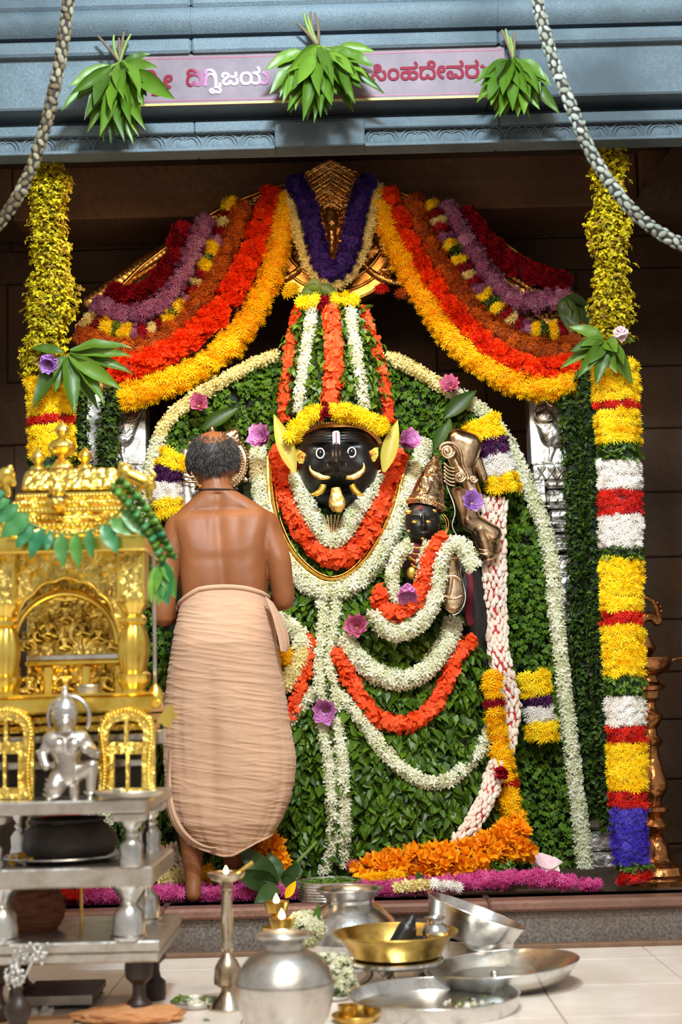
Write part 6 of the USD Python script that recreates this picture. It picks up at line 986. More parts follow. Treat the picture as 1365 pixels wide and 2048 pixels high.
def small_finial(x, y0): M(sh, 'finial', lathe([(r_ * k4, zz4(y0, 4.18) + h * k4) for r_, h in ((.1, 0), (18, 0), (16, 5), (7, 10), (8, 13), (15, 22), (15, 28), (9, 37), (3, 44), (.1, 48))], (float(P(x, y0, 4.18)[0]), 4.18, 0), 28), MAT['shrine_gold'], smooth=40)
for x in (76, 170): small_finial(x, 938)
M(sh, 'mask_ornament', bones([[(P(115, 980, 4.0), (.022, .02, .02)), (P(115, 965, 4.01), (.014, .012, .014))], [(P(115, 1005, 3.99), (.025, .022, .02)), (P(115, 1020, 4.0), (.012, .012, .008))], [(P(103, 972, 3.995), .009)], [(P(127, 972, 3.995), .009)], [(P(115, 962, 4.0), .012), (P(115, 952, 4.0), .006)]], .008, 2), MAT['shrine_emb'], smooth=True)
M(sh, 'mask_ring', tube(np.array([P(115 + 19 * math.cos(a), 992 + 3 * math.sin(a), 3.995 - .022 * math.sin(a)) for a in np.linspace(0, 6.28, 24)]), .003, 6), MAT['dark_wood'], smooth=True)
for sx in (-1, 1):                                                # crouching corner lions
    c = lambda a, b, Y=4.0: P(132, b, Y) + np.array([sx * (a - 132) * k4, 0, 0])
    M(sh, 'corner_lion', bones([[(c(252, 946), .022), (c(262, 958), .019)], [(c(244, 952), .011), (c(240, 964), .009)], [(c(245, 933), .009)], [(c(262, 955), .02), (c(290, 968), .02)], [(c(290, 966), .019), (c(306, 976), .013)], [(c(282, 972), .012), (c(278, 986), .009)], [(c(300, 978), .013), (c(300, 996), .009)], [(c(304, 965), .007), (c(312, 955), .006)], [(c(258, 962), .014), (c(250, 985), .009)], [(c(312, 955), .006), (c(303, 945), .006)]], .008, 2), MAT['shrine_gold'], smooth=True)
    M(sh, 'gate_frame', extr(pxpoly([(132 + sx * (a - 132), b) for a, b in [(197, 1598), (197, 1458), (203, 1436), (222, 1420), (253, 1413), (284, 1420), (303, 1436), (309, 1458), (309, 1598)]], 3.985).difference(pxpoly([(132 + sx * (a - 132), b) for a, b in [(217, 1484), (217, 1462), (226, 1446), (249, 1439), (249, 1484)]], 3.985)).difference(pxpoly([(132 + sx * (a - 132), b) for a, b in [(256, 1439), (278, 1446), (287, 1462), (287, 1484), (256, 1484)]], 3.985)).difference(pxpoly([(132 + sx * (a - 132), b) for a, b in [(228, 1508), (252, 1508), (252, 1576), (228, 1576)]], 3.985)).difference(pxpoly([(132 + sx * (a - 132), b) for a, b in [(258, 1508), (284, 1508), (284, 1576), (258, 1576)]], 3.985)), 3.985, 4.01), MAT['shrine_emb'])
    q = smoothpath([(132 + sx * (a - 132), b) for a, b in [(203, 1598), (203, 1460), (212, 1438), (253, 1420), (294, 1438), (303, 1460), (303, 1598)]], 60); M(sh, 'gate_bead', cat_(*[ball(P(a, b, 3.982), .0055, 1) for a, b in q]), MAT['shrine_gold'], smooth=True)
    M(sh, 'side_knob', lathe([(.1, -26), (9, -24), (17, -12), (18, 0), (12, 14), (5, 24), (.1, 30)], c(312, 1397, 4.05), 20, k4), MAT['shrine_gold'], smooth=40)
    M(sh, 'tail_banner', extr(Polygon([tuple(c(a, b, 4.0)[[0, 2]]) for a, b in ((312, 1448), (330, 1420), (344, 1414), (346, 1428), (357, 1436), (344, 1444), (338, 1462))]).buffer(0), 3.995, 4.005), MAT['shrine_gold'])
    M(sh, 'side_post', bb(*sorted((c(306, 1478, 4.06)[0], c(330, 1478, 4.06)[0])), 4.04, 4.1, zz4(1492, 4.06), zz4(1464, 4.06), .004), MAT['steel'], smooth=30)

# leaf string across the shrine
lf = X('leaf_festoon', 'string of mango leaves with braided green end hung across the gilded roof', 'leaf festoon', P(330, 1210, 3.93))
M(lf, 'string', tube(P(*smoothpath([(-60, 975), (0, 1012), (60, 1046), (110, 1066), (150, 1068), (200, 1054), (240, 1022), (262, 996)], 40).T, 3.94), .003, 6), MAT['stem_green'])
for (x, y, x1, y1, w) in ((57, 1028, 4, 1073, 21), (66, 1048, 33, 1094, 14), (86, 1058, 61, 1114, 15), (122, 1068, 127, 1132, 15), (152, 1068, 157, 1132, 14), (180, 1060, 184, 1114, 13), (206, 1050, 234, 1104, 16), (222, 1040, 262, 1068, 15), (244, 1020, 298, 1075, 16), (38, 1010, -20, 1048, 15), (20, 1000, -30, 1022, 14), (10, 985, -40, 1000, 13), (100, 1064, 92, 1100, 10)):
    a, b = P(x, y, 3.935), P(x1, y1, 3.92); bigleaf(lf, a, b - a, (rng.normal(0, .25), -1, .3), np.linalg.norm(b - a) * 1.05, w * k4, 'leaf_banana', droop=.06)
br = smoothpath([(232, 968), (262, 998), (298, 1046), (322, 1090), (333, 1112)], 13); pb3 = P(br[:, 0], br[:, 1], 3.93); t_, a_, b_ = frames(pb3)
for i in range(len(pb3)):
    for s_ in (-1, 1):
        for l_ in (0, 1): M(lf, 'folded_leaf', bones([[(pb3[i] + b_[i] * s_ * .004 + a_[i] * .004, .006), (pb3[i] + b_[i] * s_ * .017 + a_[i] * (.002 + .014 * l_) + t_[i] * (.012 - .006 * l_), (.009, .007, .008))]], .02, 0), MAT['leaf_dark' if (i + l_) % 2 else 'leaf_banana'], smooth=60)
M(lf, 'knot', ball(P(328, 1120, 3.93), .009, 2), MAT['cord_white'], smooth=True)
for (x1, y1, w) in ((300, 1206, 15), (334, 1212, 19), (350, 1196, 16), (318, 1212, 14), (345, 1170, 12)):
    a, b = P(326, 1124, 3.93), P(x1, y1, 3.915); bigleaf(lf, a, b - a, (rng.normal(0, .3), -1, .2), np.linalg.norm(b - a), w * k4, 'leaf_banana', droop=.05)

# kneeling silver figure with a halo ring
kf = mpp(3.93); kq = lambda x, y, Y=3.93: P(x, y, Y)
zf0 = zS1
fg = X('silver_figure', 'small silver kneeling guardian figure with ring halo in front of the shrine', 'statue', (kq(135, 1600)[0], 3.93, zS1))
e = lambda r_: r_ * kf
M(fg, 'body', bones([[(kq(130, 1434), e(27))], [(kq(130, 1447, 3.9), e(16)), (kq(130, 1455, 3.895), e(11))], [(kq(130, 1441, 3.892), e(7)), (kq(130, 1448, 3.888), e(8))], [(kq(131, 1460), e(14)), (kq(132, 1478), e(15))], [(kq(104, 1480), e(19)), (kq(162, 1480), e(19)), (kq(133, 1508), e(26))], [(kq(118, 1490, 3.91), e(15))], [(kq(148, 1490, 3.91), e(15))], [(kq(133, 1508), e(26)), (kq(136, 1530), e(21)), (kq(137, 1550), e(25))],
    [(kq(102, 1482), e(14)), (kq(84, 1510, 3.92), e(10))], [(kq(84, 1510, 3.92), e(10)), (kq(92, 1534, 3.9), e(8))], [(kq(165, 1482), e(14)), (kq(190, 1508, 3.92), e(11))], [(kq(190, 1508, 3.92), e(11)), (kq(170, 1498, 3.89), e(9))],
    [(kq(122, 1552), e(22)), (kq(110, 1575, 3.91), e(20))], [(kq(110, 1575, 3.91), e(20)), (kq(102, 1600, 3.92), e(11))], [(kq(102, 1598, 3.92), e(8)), (kq(98, 1600, 3.9), e(6))], [(kq(150, 1552), e(16)), (kq(184, 1532, 3.91), e(14))], [(kq(184, 1532, 3.91), e(13)), (kq(181, 1590, 3.92), e(8))], [(kq(181, 1596, 3.92), e(7)), (kq(180, 1600, 3.9), e(6))], [(kq(148, 1560), e(10)), (kq(149, 1596), e(11))], [(kq(116, 1450), e(6))], [(kq(146, 1450), e(6))]], .008, 3), MAT['old_silver'], smooth=True)
M(fg, 'crown', lathe([(26, -6), (27, 0), (25, 6), (26, 10), (20, 22), (12, 30), (8, 34), (9, 38), (5, 44), (6, 48), (.1, 56)], kq(130, 1426), 24, kf), MAT['steel'], smooth=40)
M(fg, 'halo_ring', tube(np.array([kq(138 + 41 * math.cos(a), 1436 - 44 * math.sin(a), 3.945) for a in np.linspace(-.5, np.pi + .5, 40)]), e(4.5), 8), MAT['steel'], smooth=True)
M(fg, 'chest_chain', tube(np.array([kq(133 + 16 * math.cos(a), 1490 + 18 * math.sin(a), 3.9) for a in np.linspace(0, np.pi, 16)]), e(2.5), 6), MAT['steel'], smooth=True)
for k in range(4): M(fg, 'cloth_pleat', tube(np.array([kq(110 + 17 * math.cos(a) - k * 2, 1558 + k * 10 + 5 * math.sin(a), 3.905 - .01 * math.sin(a)) for a in np.linspace(0, np.pi, 12)]), e(2.6), 6), MAT['steel'], smooth=True)
for x, y, Y in ((83, 1504, 3.92), (190, 1503, 3.92), (92, 1528, 3.905), (180, 1584, 3.92)): M(fg, 'bangle', tube(np.array([kq(x + 11 * math.cos(a), y + 3 * math.sin(a), Y - .012 * math.sin(a)) for a in np.linspace(0, 6.28, 18)]), e(2.4), 6), MAT['steel'], smooth=True)

def plate(name, label, x, y, z, px, h, mt, cat='plate', group=None, tilt=None, flare=.86, Yc=None):
    c = G(x, y, z) if Yc is None else P(x, y, Yc); s = mpp(c[1]); R_ = px / 2 * s; hh = h * s
    g = X(name, label, cat, c, group); A = np.eye(3) if tilt is None else tilt
    M(g, 'bowl', lathe([(.001, 0), (R_ * flare, 0), (R_ * (flare + (1 - flare) * .5), hh * .35), (R_ * .985, hh * .92), (R_, hh), (R_ * .97, hh), (R_ * (flare - .02), hh * .22 + .002), (.001, hh * .18 + .002)], c, 56, axis=A), MAT[mt], smooth=40)
    M(g, 'rim', tube(np.array([A @ np.array([R_ * .985 * math.cos(a), R_ * .985 * math.sin(a), hh]) + c for a in np.linspace(0, 2 * np.pi, 57)]), .0026, 6, ref=(0, 0, 1.)), MAT[mt], smooth=True)
    return g, c, R_, hh
def heap(g, c, R_, n, kinds, sz, h=.02):
    for kd in kinds:
        m = max(3, n // len(kinds)); r_ = np.sqrt(rng.uniform(0, 1, m)) * R_; a = rng.uniform(0, 6.28, m); pos = np.stack([c[0] + r_ * np.cos(a), c[1] + r_ * np.sin(a), c[2] + h * (1 - (r_ / R_) ** 2) * rng.uniform(.5, 1, m)], 1)
        place(g, kd, pos, np.tile([0, -.4, 1.], (m, 1)), rng.normal(0, 1, (m, 3)), sz, spread=.5)
g, c, R_, hh = plate('offering_plate', 'steel plate with flower bits on the middle silver stool', 128, 1722, zS2, 236, 12, 'steel', group='offering plates', Yc=None, flare=.7)
# keep it on the stool: its centre depth follows from the stool top
fp = X('offering_flowers', 'scattered yellow and white flower bits on the plate under the dark pot', 'flowers', c + [0, 0, .006]); heap(fp, c + np.array([-.06, -.03, hh * .5]), R_ * .55, 40, ['yellow', 'white', 'gold'], .011)
c = P(138, 1716, 4.12); c[2] = zS2
dp = X('dark_pot', 'dark wide pot in the shade under the uppermost silver stool', 'pot', c); V, Fc = lathe([(.1, 0), (60, 0), (88, 14), (98, 34), (92, 58), (76, 74), (70, 78), (74, 84), (66, 86), (62, 76), (.1, 70)], c, 48, k4 * .98); V = V + (fbm(V * 22, 3)[:, None] - .5) * .02 * np.array([1, 1, .3]); M(dp, 'body', (V, Fc), MAT['dark_pot'], smooth=40); M(dp, 'rim', tube(np.array([c + np.array([72 * k4 * math.cos(a), 72 * k4 * math.sin(a), 84 * k4 * .98]) for a in np.linspace(0, 6.283, 40)]), .004, 6, ref=(0, 0, 1.)), MAT['dark_pot'], smooth=True)  # dark brown pot with a random mottle
def bundle(name, label, c, sx, sy, sz, mt, seed, cat='cloth', amp=.25):
    m = trimesh.creation.icosphere(5, 1.0); v = np.array(m.vertices); f1 = 1 - np.abs(2 * fbm(v * np.array([2.2, 2.2, 4.5]), 3, seed) - 1); v = v * (1 - amp * .5 + amp * f1[:, None]) * np.array([sx, sy, sz]); v[:, 2] = np.maximum(v[:, 2], -sz * .8); v[:, 2] += sz * .8
    return T(name, (v + c, np.array(m.faces)), MAT[mt], label, cat, smooth=True)
c = P(66, 1862, 4.2); c[2] = zS3; bundle('cloth_bundle', 'crumpled dark brown cloth bundle on the lowest silver stool', c, .08, .07, .07, 'cloth_brown', 3)
c = P(163, 1870, 4.15); c[2] = zS3; T('brass_rod', tube(np.array([c, [c[0], c[1], zS2 - .05]]), .0045, 8), MAT['brass'], 'thin upright brass rod between the two lower stools', 'rod')
c = P(36, 2031, 3.86); c[2] = 0; vs = X('dark_vase', 'black vase holding a silver filigree flower beside the lowest stool', 'vase', c); kv = mpp(c[1])
M(vs, 'vase', lathe([(.1, 0), (20, 0), (18, 30), (22, 38), (26, 48), (25, 62), (16, 74), (8, 80), (8, 88), (11, 94), (7, 96), (.1, 96)], c, 28, kv), MAT['dark_wood'], smooth=40)
fr = np.random.default_rng(5)
for k in range(3):
    o = np.array([(-8, -3, 116), (2, -3, 144), (34, -4, 160)][k], float); fl_ = M(vs, 'filigree', tube(np.array([c + np.array([0, 0, 92]) * kv, c + o * kv * [.6, 1, .8], c + o * kv]), .004, 6), MAT['steel'], smooth=True)
    M(fl_, 'drop_cluster', cat_(*[ball(c + (o + fr.normal(0, 11, 3)) * kv, fr.uniform(.003, .006), 1) for _ in range(45)]), MAT['steel'], smooth=True, kind='stuff')
a = G(33, 2022); x1 = G(182, 2020)[0]
ls = X('low_stool', 'low dark square stool with grey edge on the floor beside the wooden feet', 'stool', (a[0] + .1, a[1] + .12, 0)); M(ls, 'top', bb(a[0], x1, a[1], a[1] + .25, .012, .036, .004), MAT['dark_wood'], smooth=30); M(ls, 'front_edge', bb(a[0] - .001, x1 + .001, a[1] - .003, a[1] + .002, .012, .037, .001), MAT['old_steel'])
for sx in (a[0] + .02, x1 - .02):
    for sy in (.02, .23): M(ls, 'foot', bb(sx - .012, sx + .012, a[1] + sy - .012, a[1] + sy + .012, 0, .012), MAT['dark_wood'])
g, c, R_, hh = plate('offering_plate', 'small plate standing across the right corner of the uppermost silver stool', 262, 1594, zS1, 146, 12, 'old_steel', group='offering plates', Yc=3.9, flare=.8)
gl, c, R_, hh = plate('small_box', 'small round silver lidded box on the gilded ledge behind the guardian figure', 178, 1388, zz4(1388, 4.05), 52, 16, 'old_silver', 'box', Yc=4.06, flare=.95)
q = inside(Polygon([(28, 2014), (116, 2014), (116, 2034), (28, 2034)]), 26, 3); pz = np.array([G(x, y, .004) for x, y in q]); fpz = X('loose_petals', 'loose white and pale blue petals in front of the low stool', 'petals', pz.mean(0), kind=None)
place(fpz, 'white', pz, np.tile([0, -.4, 1.], (26, 1)), rng.normal(0, 1, (26, 3)), .012, spread=.5)
c = G(262, 2044); T('folded_cloth', (lambda m: (np.array(m.vertices) * [1, 1, 1], np.array(m.faces)))(trimesh.Trimesh(*(lambda v, f: ((v * (1 + .5 * (fbm(v * [3, 3, 1.5], 3, 12)[:, None] - .5)) * [.145, .06, .026] + c + [0, 0, .018]), f))(np.array(trimesh.creation.icosphere(5, 1.).vertices), np.array(trimesh.creation.icosphere(5, 1.).faces)), process=False)), MAT['cloth_ochre'], 'ochre brown cloth crumpled on the floor in front of the low stool', 'cloth', smooth=True)
a = G(-60, 2050); b = G(150, 2046); T('wood_plank', bb(a[0], b[0], a[1] - .12, a[1] + .035, 0, .012, .003), MAT['plank_wood'], 'flat brown wooden plank on the floor at the bottom corner', 'plank')
metal('lamp_metal', (208, 194, 174), .26, tarn=(172, 146, 112)); metal('copper_brass', (178, 122, 74), .3, .35, 26, tarn=(112, 70, 40))
# ================================================================== VESSELS AND LAMPS ON THE MARBLE FLOOR
mat('flame', {'e': ('emission', {'color': (1., .62, .22), 'strength': 26.})}, [], 'e.emission')
mat('flame_core', {'e': ('emission', {'color': (1., .86, .55), 'strength': 60.})}, [], 'e.emission')
def vessel(name, label, cat, x, y, prof, mt, group=None, part='body', n=56, z=0.):
    c = G(x, y, z); s = mpp(c[1]); g = X(name, label, cat, c, group); M(g, part, lathe(prof, c, n, s), MAT[mt], smooth=35); return g, c, s
def flame(g, p, h):
    f = M(g, 'flame', lathe([(.02, 0), (.26, .12), (.34, .32), (.28, .55), (.14, .8), (.01, 1.05)], p, 14, h), MAT['flame'], smooth=True); M(g, 'wick', tube(np.array([p - [0, 0, .012], p + [0, 0, h * .2]]), .0016, 6), MAT['dark_thread'])
def rimring(g, c, R_, z, mt, r=.0028): M(g, 'rim', tube(np.array([c + np.array([R_ * math.cos(a), R_ * math.sin(a), z]) for a in np.linspace(0, 2 * np.pi, 57)]), r, 8, ref=(0, 0, 1.)), MAT[mt], smooth=True)
g, c, s = vessel('water_pot', 'large silver water pot with flared neck, nearest the camera', 'pot', 572, 2076, [(.1, 0), (50, 0), (62, 8), (84, 40), (95, 78), (97, 104), (93, 106), (95, 110), (88, 130), (70, 152), (46, 164), (38, 168), (37, 178), (42, 186), (56, 192), (57, 195), (53, 195), (40, 188), (34, 180), (34, 168), (60, 150), (80, 110), (.1, 60)], 'old_steel')
rimring(g, c, 55.5 * s, 194 * s, 'steel', .0034)
g, c, s = vessel('wide_pot', 'big broad silver pot with wide neck behind the brass dish', 'pot', 704, 1925, [(a_, b_ * .8) for a_, b_ in [(.1, 0), (52, 0), (66, 6), (92, 30), (102, 56), (98, 78), (84, 104), (62, 130), (48, 142), (46, 150), (52, 160), (64, 172), (66, 176), (62, 176), (48, 164), (42, 150), (44, 140), (80, 100), (90, 60), (.1, 20)]], 'steel'); rimring(g, c, 64 * s, 140 * s, 'steel')
g, c, s = vessel('brass_dish', 'brass dish on a footed silver stand holding a dark charred lump', 'dish', 795, 1971, [(a_, b_ - 26) for a_, b_ in [(.1, 80), (78, 80), (88, 84), (98, 102), (108, 116), (119, 123), (122, 128), (117, 128), (105, 118), (94, 104), (84, 90), (.1, 86)]], 'brass', part='dish'); rimring(g, c, 120 * s, 101 * s, 'brass')
M(g, 'stand', lathe([(.1, 40), (84, 40), (90, 44), (91, 50), (84, 54), (.1, 54)], c, 40, s), MAT['steel'], smooth=40)
for k in range(5): a = k * 1.2566 + .5; M(g, 'stand_leg', tube(smoothpath([c + np.array([math.cos(a) * 74, math.sin(a) * 74, 42]) * s, c + np.array([math.cos(a) * 52, math.sin(a) * 52, 24]) * s, c + np.array([math.cos(a) * 72, math.sin(a) * 72, 4]) * s], 12), np.linspace(.014, .007, 12), 8), MAT['old_silver'], smooth=True)
T('charred_lump', bones([[(c + np.array([-2, 0, 66]) * s, 20 * s), (c + np.array([22, 8, 102]) * s, 20 * s)], [(c + np.array([22, 8, 102]) * s, 18 * s), (c + np.array([34, 8, 126]) * s, 7 * s)], [(c + np.array([20, 0, 70]) * s, 20 * s), (c + np.array([45, 10, 78]) * s, 14 * s)]], .01, 3), MAT['black_stone'], 'black charred lump standing in the brass dish', 'lump', smooth=True)
cd = c + np.array([78, 10, 74]) * s
g2 = X('small_pot', 'small round silver pot leaning in the brass dish beside the black lump', 'pot', cd); M(g2, 'body', lathe([(.1, 0), (16, 0), (26, 12), (28, 24), (22, 36), (15, 41), (15, 46), (21, 52), (18, 52), (12, 44), (.1, 30)], cd, 36, s), MAT['steel'], smooth=40)
tg = 'steel trays on the floor'
g, c, R_, hh = plate('steel_tray', 'round steel tray with straight rim, front and nearest the floor edge', 869, 2018, 0, 336, 30, 'steel', 'tray', tg, flare=.95)
tl = X('tray_petals', 'few pale petals and leaf bits in the front steel tray', 'petals', c + [0, 0, .006]); heap(tl, c + np.array([.09, -.02, .004]), R_ * .4, 26, ['jasmine', 'white'], .01, .006)
place(tl, ('leaf', 0, 'leaf_dark', 'leaf', 0), c + np.c_[rng.uniform(.05, .16, 8), rng.uniform(-.05, .08, 8), np.full(8, .012)], np.tile([0, -.3, 1.], (8, 1)), rng.normal(0, 1, (8, 3)), .018)
tilt = Rot.from_euler('y', -4, degrees=True).as_matrix()
g, c, R_, hh = plate('wide_basin', 'wide shallow steel basin with sloping side behind the front tray', 1010, 1971, 0, 300, 42, 'steel', 'basin', tg, tilt=tilt, flare=.7); cb_ = c
c2 = c + np.array([-.03, -.03, .026]); g = X('flat_disc', 'small flat steel disc lying inside the wide basin', 'disc', c2); M(g, 'disc', lathe([(.1, 0), (78, 2), (84, 6), (82, 8), (60, 5), (.1, 5)], c2, 48, mpp(c2[1])), MAT['steel'], smooth=40); M(g, 'knob', ball(c2 + [0, 0, .012], .012, 2), MAT['steel'], smooth=True)
g, c, s = vessel('steel_bowl', 'deep steel bowl standing behind the brass dish', 'bowl', 955, 1932, [(.1, 0), (50, 0), (60, 6), (70, 26), (75, 54), (77, 56), (72, 56), (66, 28), (56, 10), (.1, 6)], 'steel', 'steel bowls behind the brass dish')
tb = Rot.from_euler('y', 21, degrees=True).as_matrix(); c3 = c + np.array([-16, 0, 58]) * s
g = X('steel_bowl', 'wide steel bowl resting tilted on the deep steel bowl', 'bowl', c3, 'steel bowls behind the brass dish'); M(g, 'body', lathe([(.1, -14), (56, -14), (74, -6), (88, 20), (98, 46), (101, 50), (95, 50), (84, 22), (70, 0), (.1, -6)], c3, 56, s, axis=tb), MAT['steel'], smooth=35)
M(g, 'rim', tube(np.array([tb @ (np.array([99 * math.cos(a), 99 * math.sin(a), 50]) * s) + c3 for a in np.linspace(0, 6.2832, 57)]), .003, 8, ref=(0, 0, 1.)), MAT['steel'], smooth=True)
# oil lamps
g, c, s = vessel('standing_lamp', 'slender brass and silver standing oil lamp with lit wick beside the stools', 'oil lamp', 457, 2018, [(.1, 0), (37, 0), (38, 4), (26, 16), (15, 30), (13, 40), (20, 44), (27, 48), (27, 58), (25, 78), (18, 92), (10, 102), (9, 108), (14, 114), (14, 122), (10, 130), (12, 150), (10, 214), (12, 218), (9, 222), (14, 228), (9, 234), (14, 240), (30, 246), (37, 256), (37, 259), (30, 254), (.1, 252)], 'lamp_metal', part='stem')
M(g, 'spoon', tube(np.array([c + np.array([14, -6, 252]) * s, c + np.array([52, 4, 276]) * s]), np.array([.004, .006]), 8), MAT['brass']); flame(g, c + np.array([0, -4, 256]) * s, .021)
for x, y, h, l in ((567, 1972, 128, 'small brass oil lamp with lit flame just behind the large water pot'), (556, 1938, 126, 'small brass oil lamp with lit flame, the farther of the pair')):
    k = h / 128; g, c, s = vessel('oil_lamp', l, 'oil lamp', x, y, [(.1, 0), (30, 0), (31, 5), (22, 14), (10, 28), (8, 60), (28, 74), (30, 80), (10, 84), (7, 92), (9, 100), (20, 108), (24, 122), (25, 128), (21, 126), (.1, 118)], 'brass', 'small brass oil lamps', part='stem'); flame(g, c + np.array([0, -3, 126 * k]) * s, .03)
# jasmine coils, small plates
g, c, R_, hh = plate('flower_plate', 'steel plate under the coiled jasmine between the two pots', 664, 1996, 0, 92, 8, 'steel', 'plate')
q = np.array([c + np.array([math.cos(a) * (.052 - .004 * a / 6), math.sin(a) * (.052 - .004 * a / 6), .022 + .017 * a / 6.28]) for a in np.linspace(0, 6.28 * 4.5, 90)])
jc = X('jasmine_coil', 'coiled heap of white jasmine string on the plate between the pots', 'garland', c + [0, 0, .01]); M(jc, 'string', tube(q, .016, 8, ref=(0, 0, 1.)), CORE['jasmine'], smooth=True)
pp, oo, aa_ = [], [], []
for i in range(len(q)):
    for _ in range(9): o = rng.normal(0, 1, 3); o /= np.linalg.norm(o); pp.append(q[i] + o * .019); oo.append(o); aa_.append(rng.normal(0, 1, 3))
place(jc, 'jasmine', np.array(pp), np.array(oo), np.array(aa_), .011)
c = P(612, 1858, 4.5); jt = X('jasmine_tuft', 'white flower tuft with one leaf beside the shoulder of the broad pot', 'flowers', (c[0], c[1], 0))
M(jt, 'holder', lathe([(.1, 0), (26, 0), (24, 8), (14, 20), (16, 44), (26, 52), (24, 56), (.1, 56)], (c[0], c[1], 0), 28, mpp(4.5)), MAT['steel'], smooth=40)
hgt = c[2]; n_ = 340; o = rng.normal(0, 1, (n_, 3)); o /= np.linalg.norm(o, axis=1, keepdims=True); M(jt, 'core', ball(c - [0, 0, .008], .04, 2, (1, .8, .8)), CORE['jasmine'], smooth=True); place(jt, 'jasmine', c + o * np.array([.052, .04, .046]), o, rng.normal(0, 1, (n_, 3)), .014)
bigleaf(jt, c + [.03, -.02, .02], (.2, -.1, 1), (0, -1, .1), .055, .011, 'leaf_mango')
g, c, R_, hh = plate('flower_plate', 'small silver plate with white flowers beside the standing lamp', 392, 2012, 0, 98, 10, 'old_steel', 'plate'); fq = X('plate_flowers', 'white flowers and green leaf bits on the small plate beside the standing lamp', 'flowers', c + [0, 0, .004]); heap(fq, c + [0, 0, .006], R_ * .6, 40, ['jasmine', 'white'], .011, .014)
place(fq, ('leaf', 0, 'leaf_dark', 'leaf', 0), c + np.c_[rng.uniform(-.07, .06, 9), rng.uniform(-.03, .04, 9), np.full(9, .018)], np.tile([0, -.5, 1.], (9, 1)), rng.normal(0, 1, (9, 3)), .03)
for k, (x, y) in enumerate(((405, 2040), (335, 2014), (350, 2004))):
    a = G(x, y, .003); bigleaf(X('fallen_leaf', ['tiny green leaf bit on the floor in front of the small plate', 'green leaf bit on the floor left of the small plate, nearer the camera', 'green leaf bit on the floor left of the small plate, farther back'][k], 'leaf', a), a, (1, .3 * k, .05), (0, -.2, 1), .022, .006, 'leaf_mango')
g, c, R_, hh = plate('brass_plate', 'small brass plate at the foot of the large water pot', 712, 2042, 0, 92, 12, 'brass', 'plate')
c4 = c + np.array([-.02, 0, .004]); cupg = X('brass_cup', 'tiny brass cup standing in the small brass plate', 'cup', c4); M(cupg, 'body', lathe([(.1, 0), (16, 0), (17, 4), (19, 26), (20, 28), (17, 27), (15, 6), (.1, 4)], c4, 28, mpp(c4[1])), MAT['brass'], smooth=40)
# tall brass lamp stand on the platform
c = G(1318, 1768, ZT); s = mpp(c[1])
bs_ = X('brass_lamp_stand', 'tall many-knobbed brass lamp stand behind the right banded garland', 'lamp stand', c)
M(bs_, 'base', lathe([(.1, 0), (58, 0), (58, 10), (54, 14), (56, 20), (50, 34), (34, 42), (26, 52), (24, 74), (18, 84), (12, 92), (.1, 92)], c, 40, s, flute=20, famp=.02), MAT['copper_brass'], smooth=40)
M(bs_, 'shaft', lathe([(.1, 90), (12, 92), (24, 102), (27, 112), (22, 122), (14, 130), (26, 140), (26, 148), (14, 154), (18, 166), (27, 182), (28, 196), (22, 216), (15, 240), (14, 262), (20, 270), (24, 278), (14, 288), (12, 300), (24, 318), (26, 328), (14, 340), (12, 352), (22, 360), (22, 374), (.1, 376)], c, 36, s), MAT['copper_brass'], smooth=40)
M(bs_, 'oil_cup', lathe([(.1, 374), (30, 376), (34, 384), (22, 392), (20, 404), (40, 412), (48, 426), (50, 440), (47, 440), (38, 418), (.1, 412)], c, 40, s), MAT['copper_brass'], smooth=40)
M(bs_, 'stem', lathe([(.1, 412), (11, 412), (9, 440), (16, 452), (20, 460), (14, 470), (9, 480), (.1, 496)], c, 28, s), MAT['copper_brass'], smooth=40)
q = smoothpath([(0, 488), (-10, 500), (-4, 516), (14, 520), (26, 508), (26, 530), (16, 552), (2, 560), (-3, 550), (4, 542)], 40); M(bs_, 'bird_finial', tube(c + np.stack([q[:, 0], 0 * q[:, 0], q[:, 1]], 1) * s, np.interp(np.linspace(0, 1, 40), [0, .3, .5, 1], [6, 10, 7, 2.5]) * s, 10), MAT['copper_brass'], smooth=True)
for k in range(7): a = .3 + k * .42; M(bs_, 'plume', ball(c + np.array([12 + 22 * math.sin(a), 0, 532 - 22 * math.cos(a)]) * s, 4.2 * s, 1), MAT['copper_brass'], smooth=True)
hx = smoothpath([(48, 432), (62, 438), (80, 436)], 12); M(bs_, 'chain', tube(c + np.stack([hx[:, 0], 0 * hx[:, 0], hx[:, 1]], 1) * s, 1.6 * s, 6), MAT['copper_brass'])

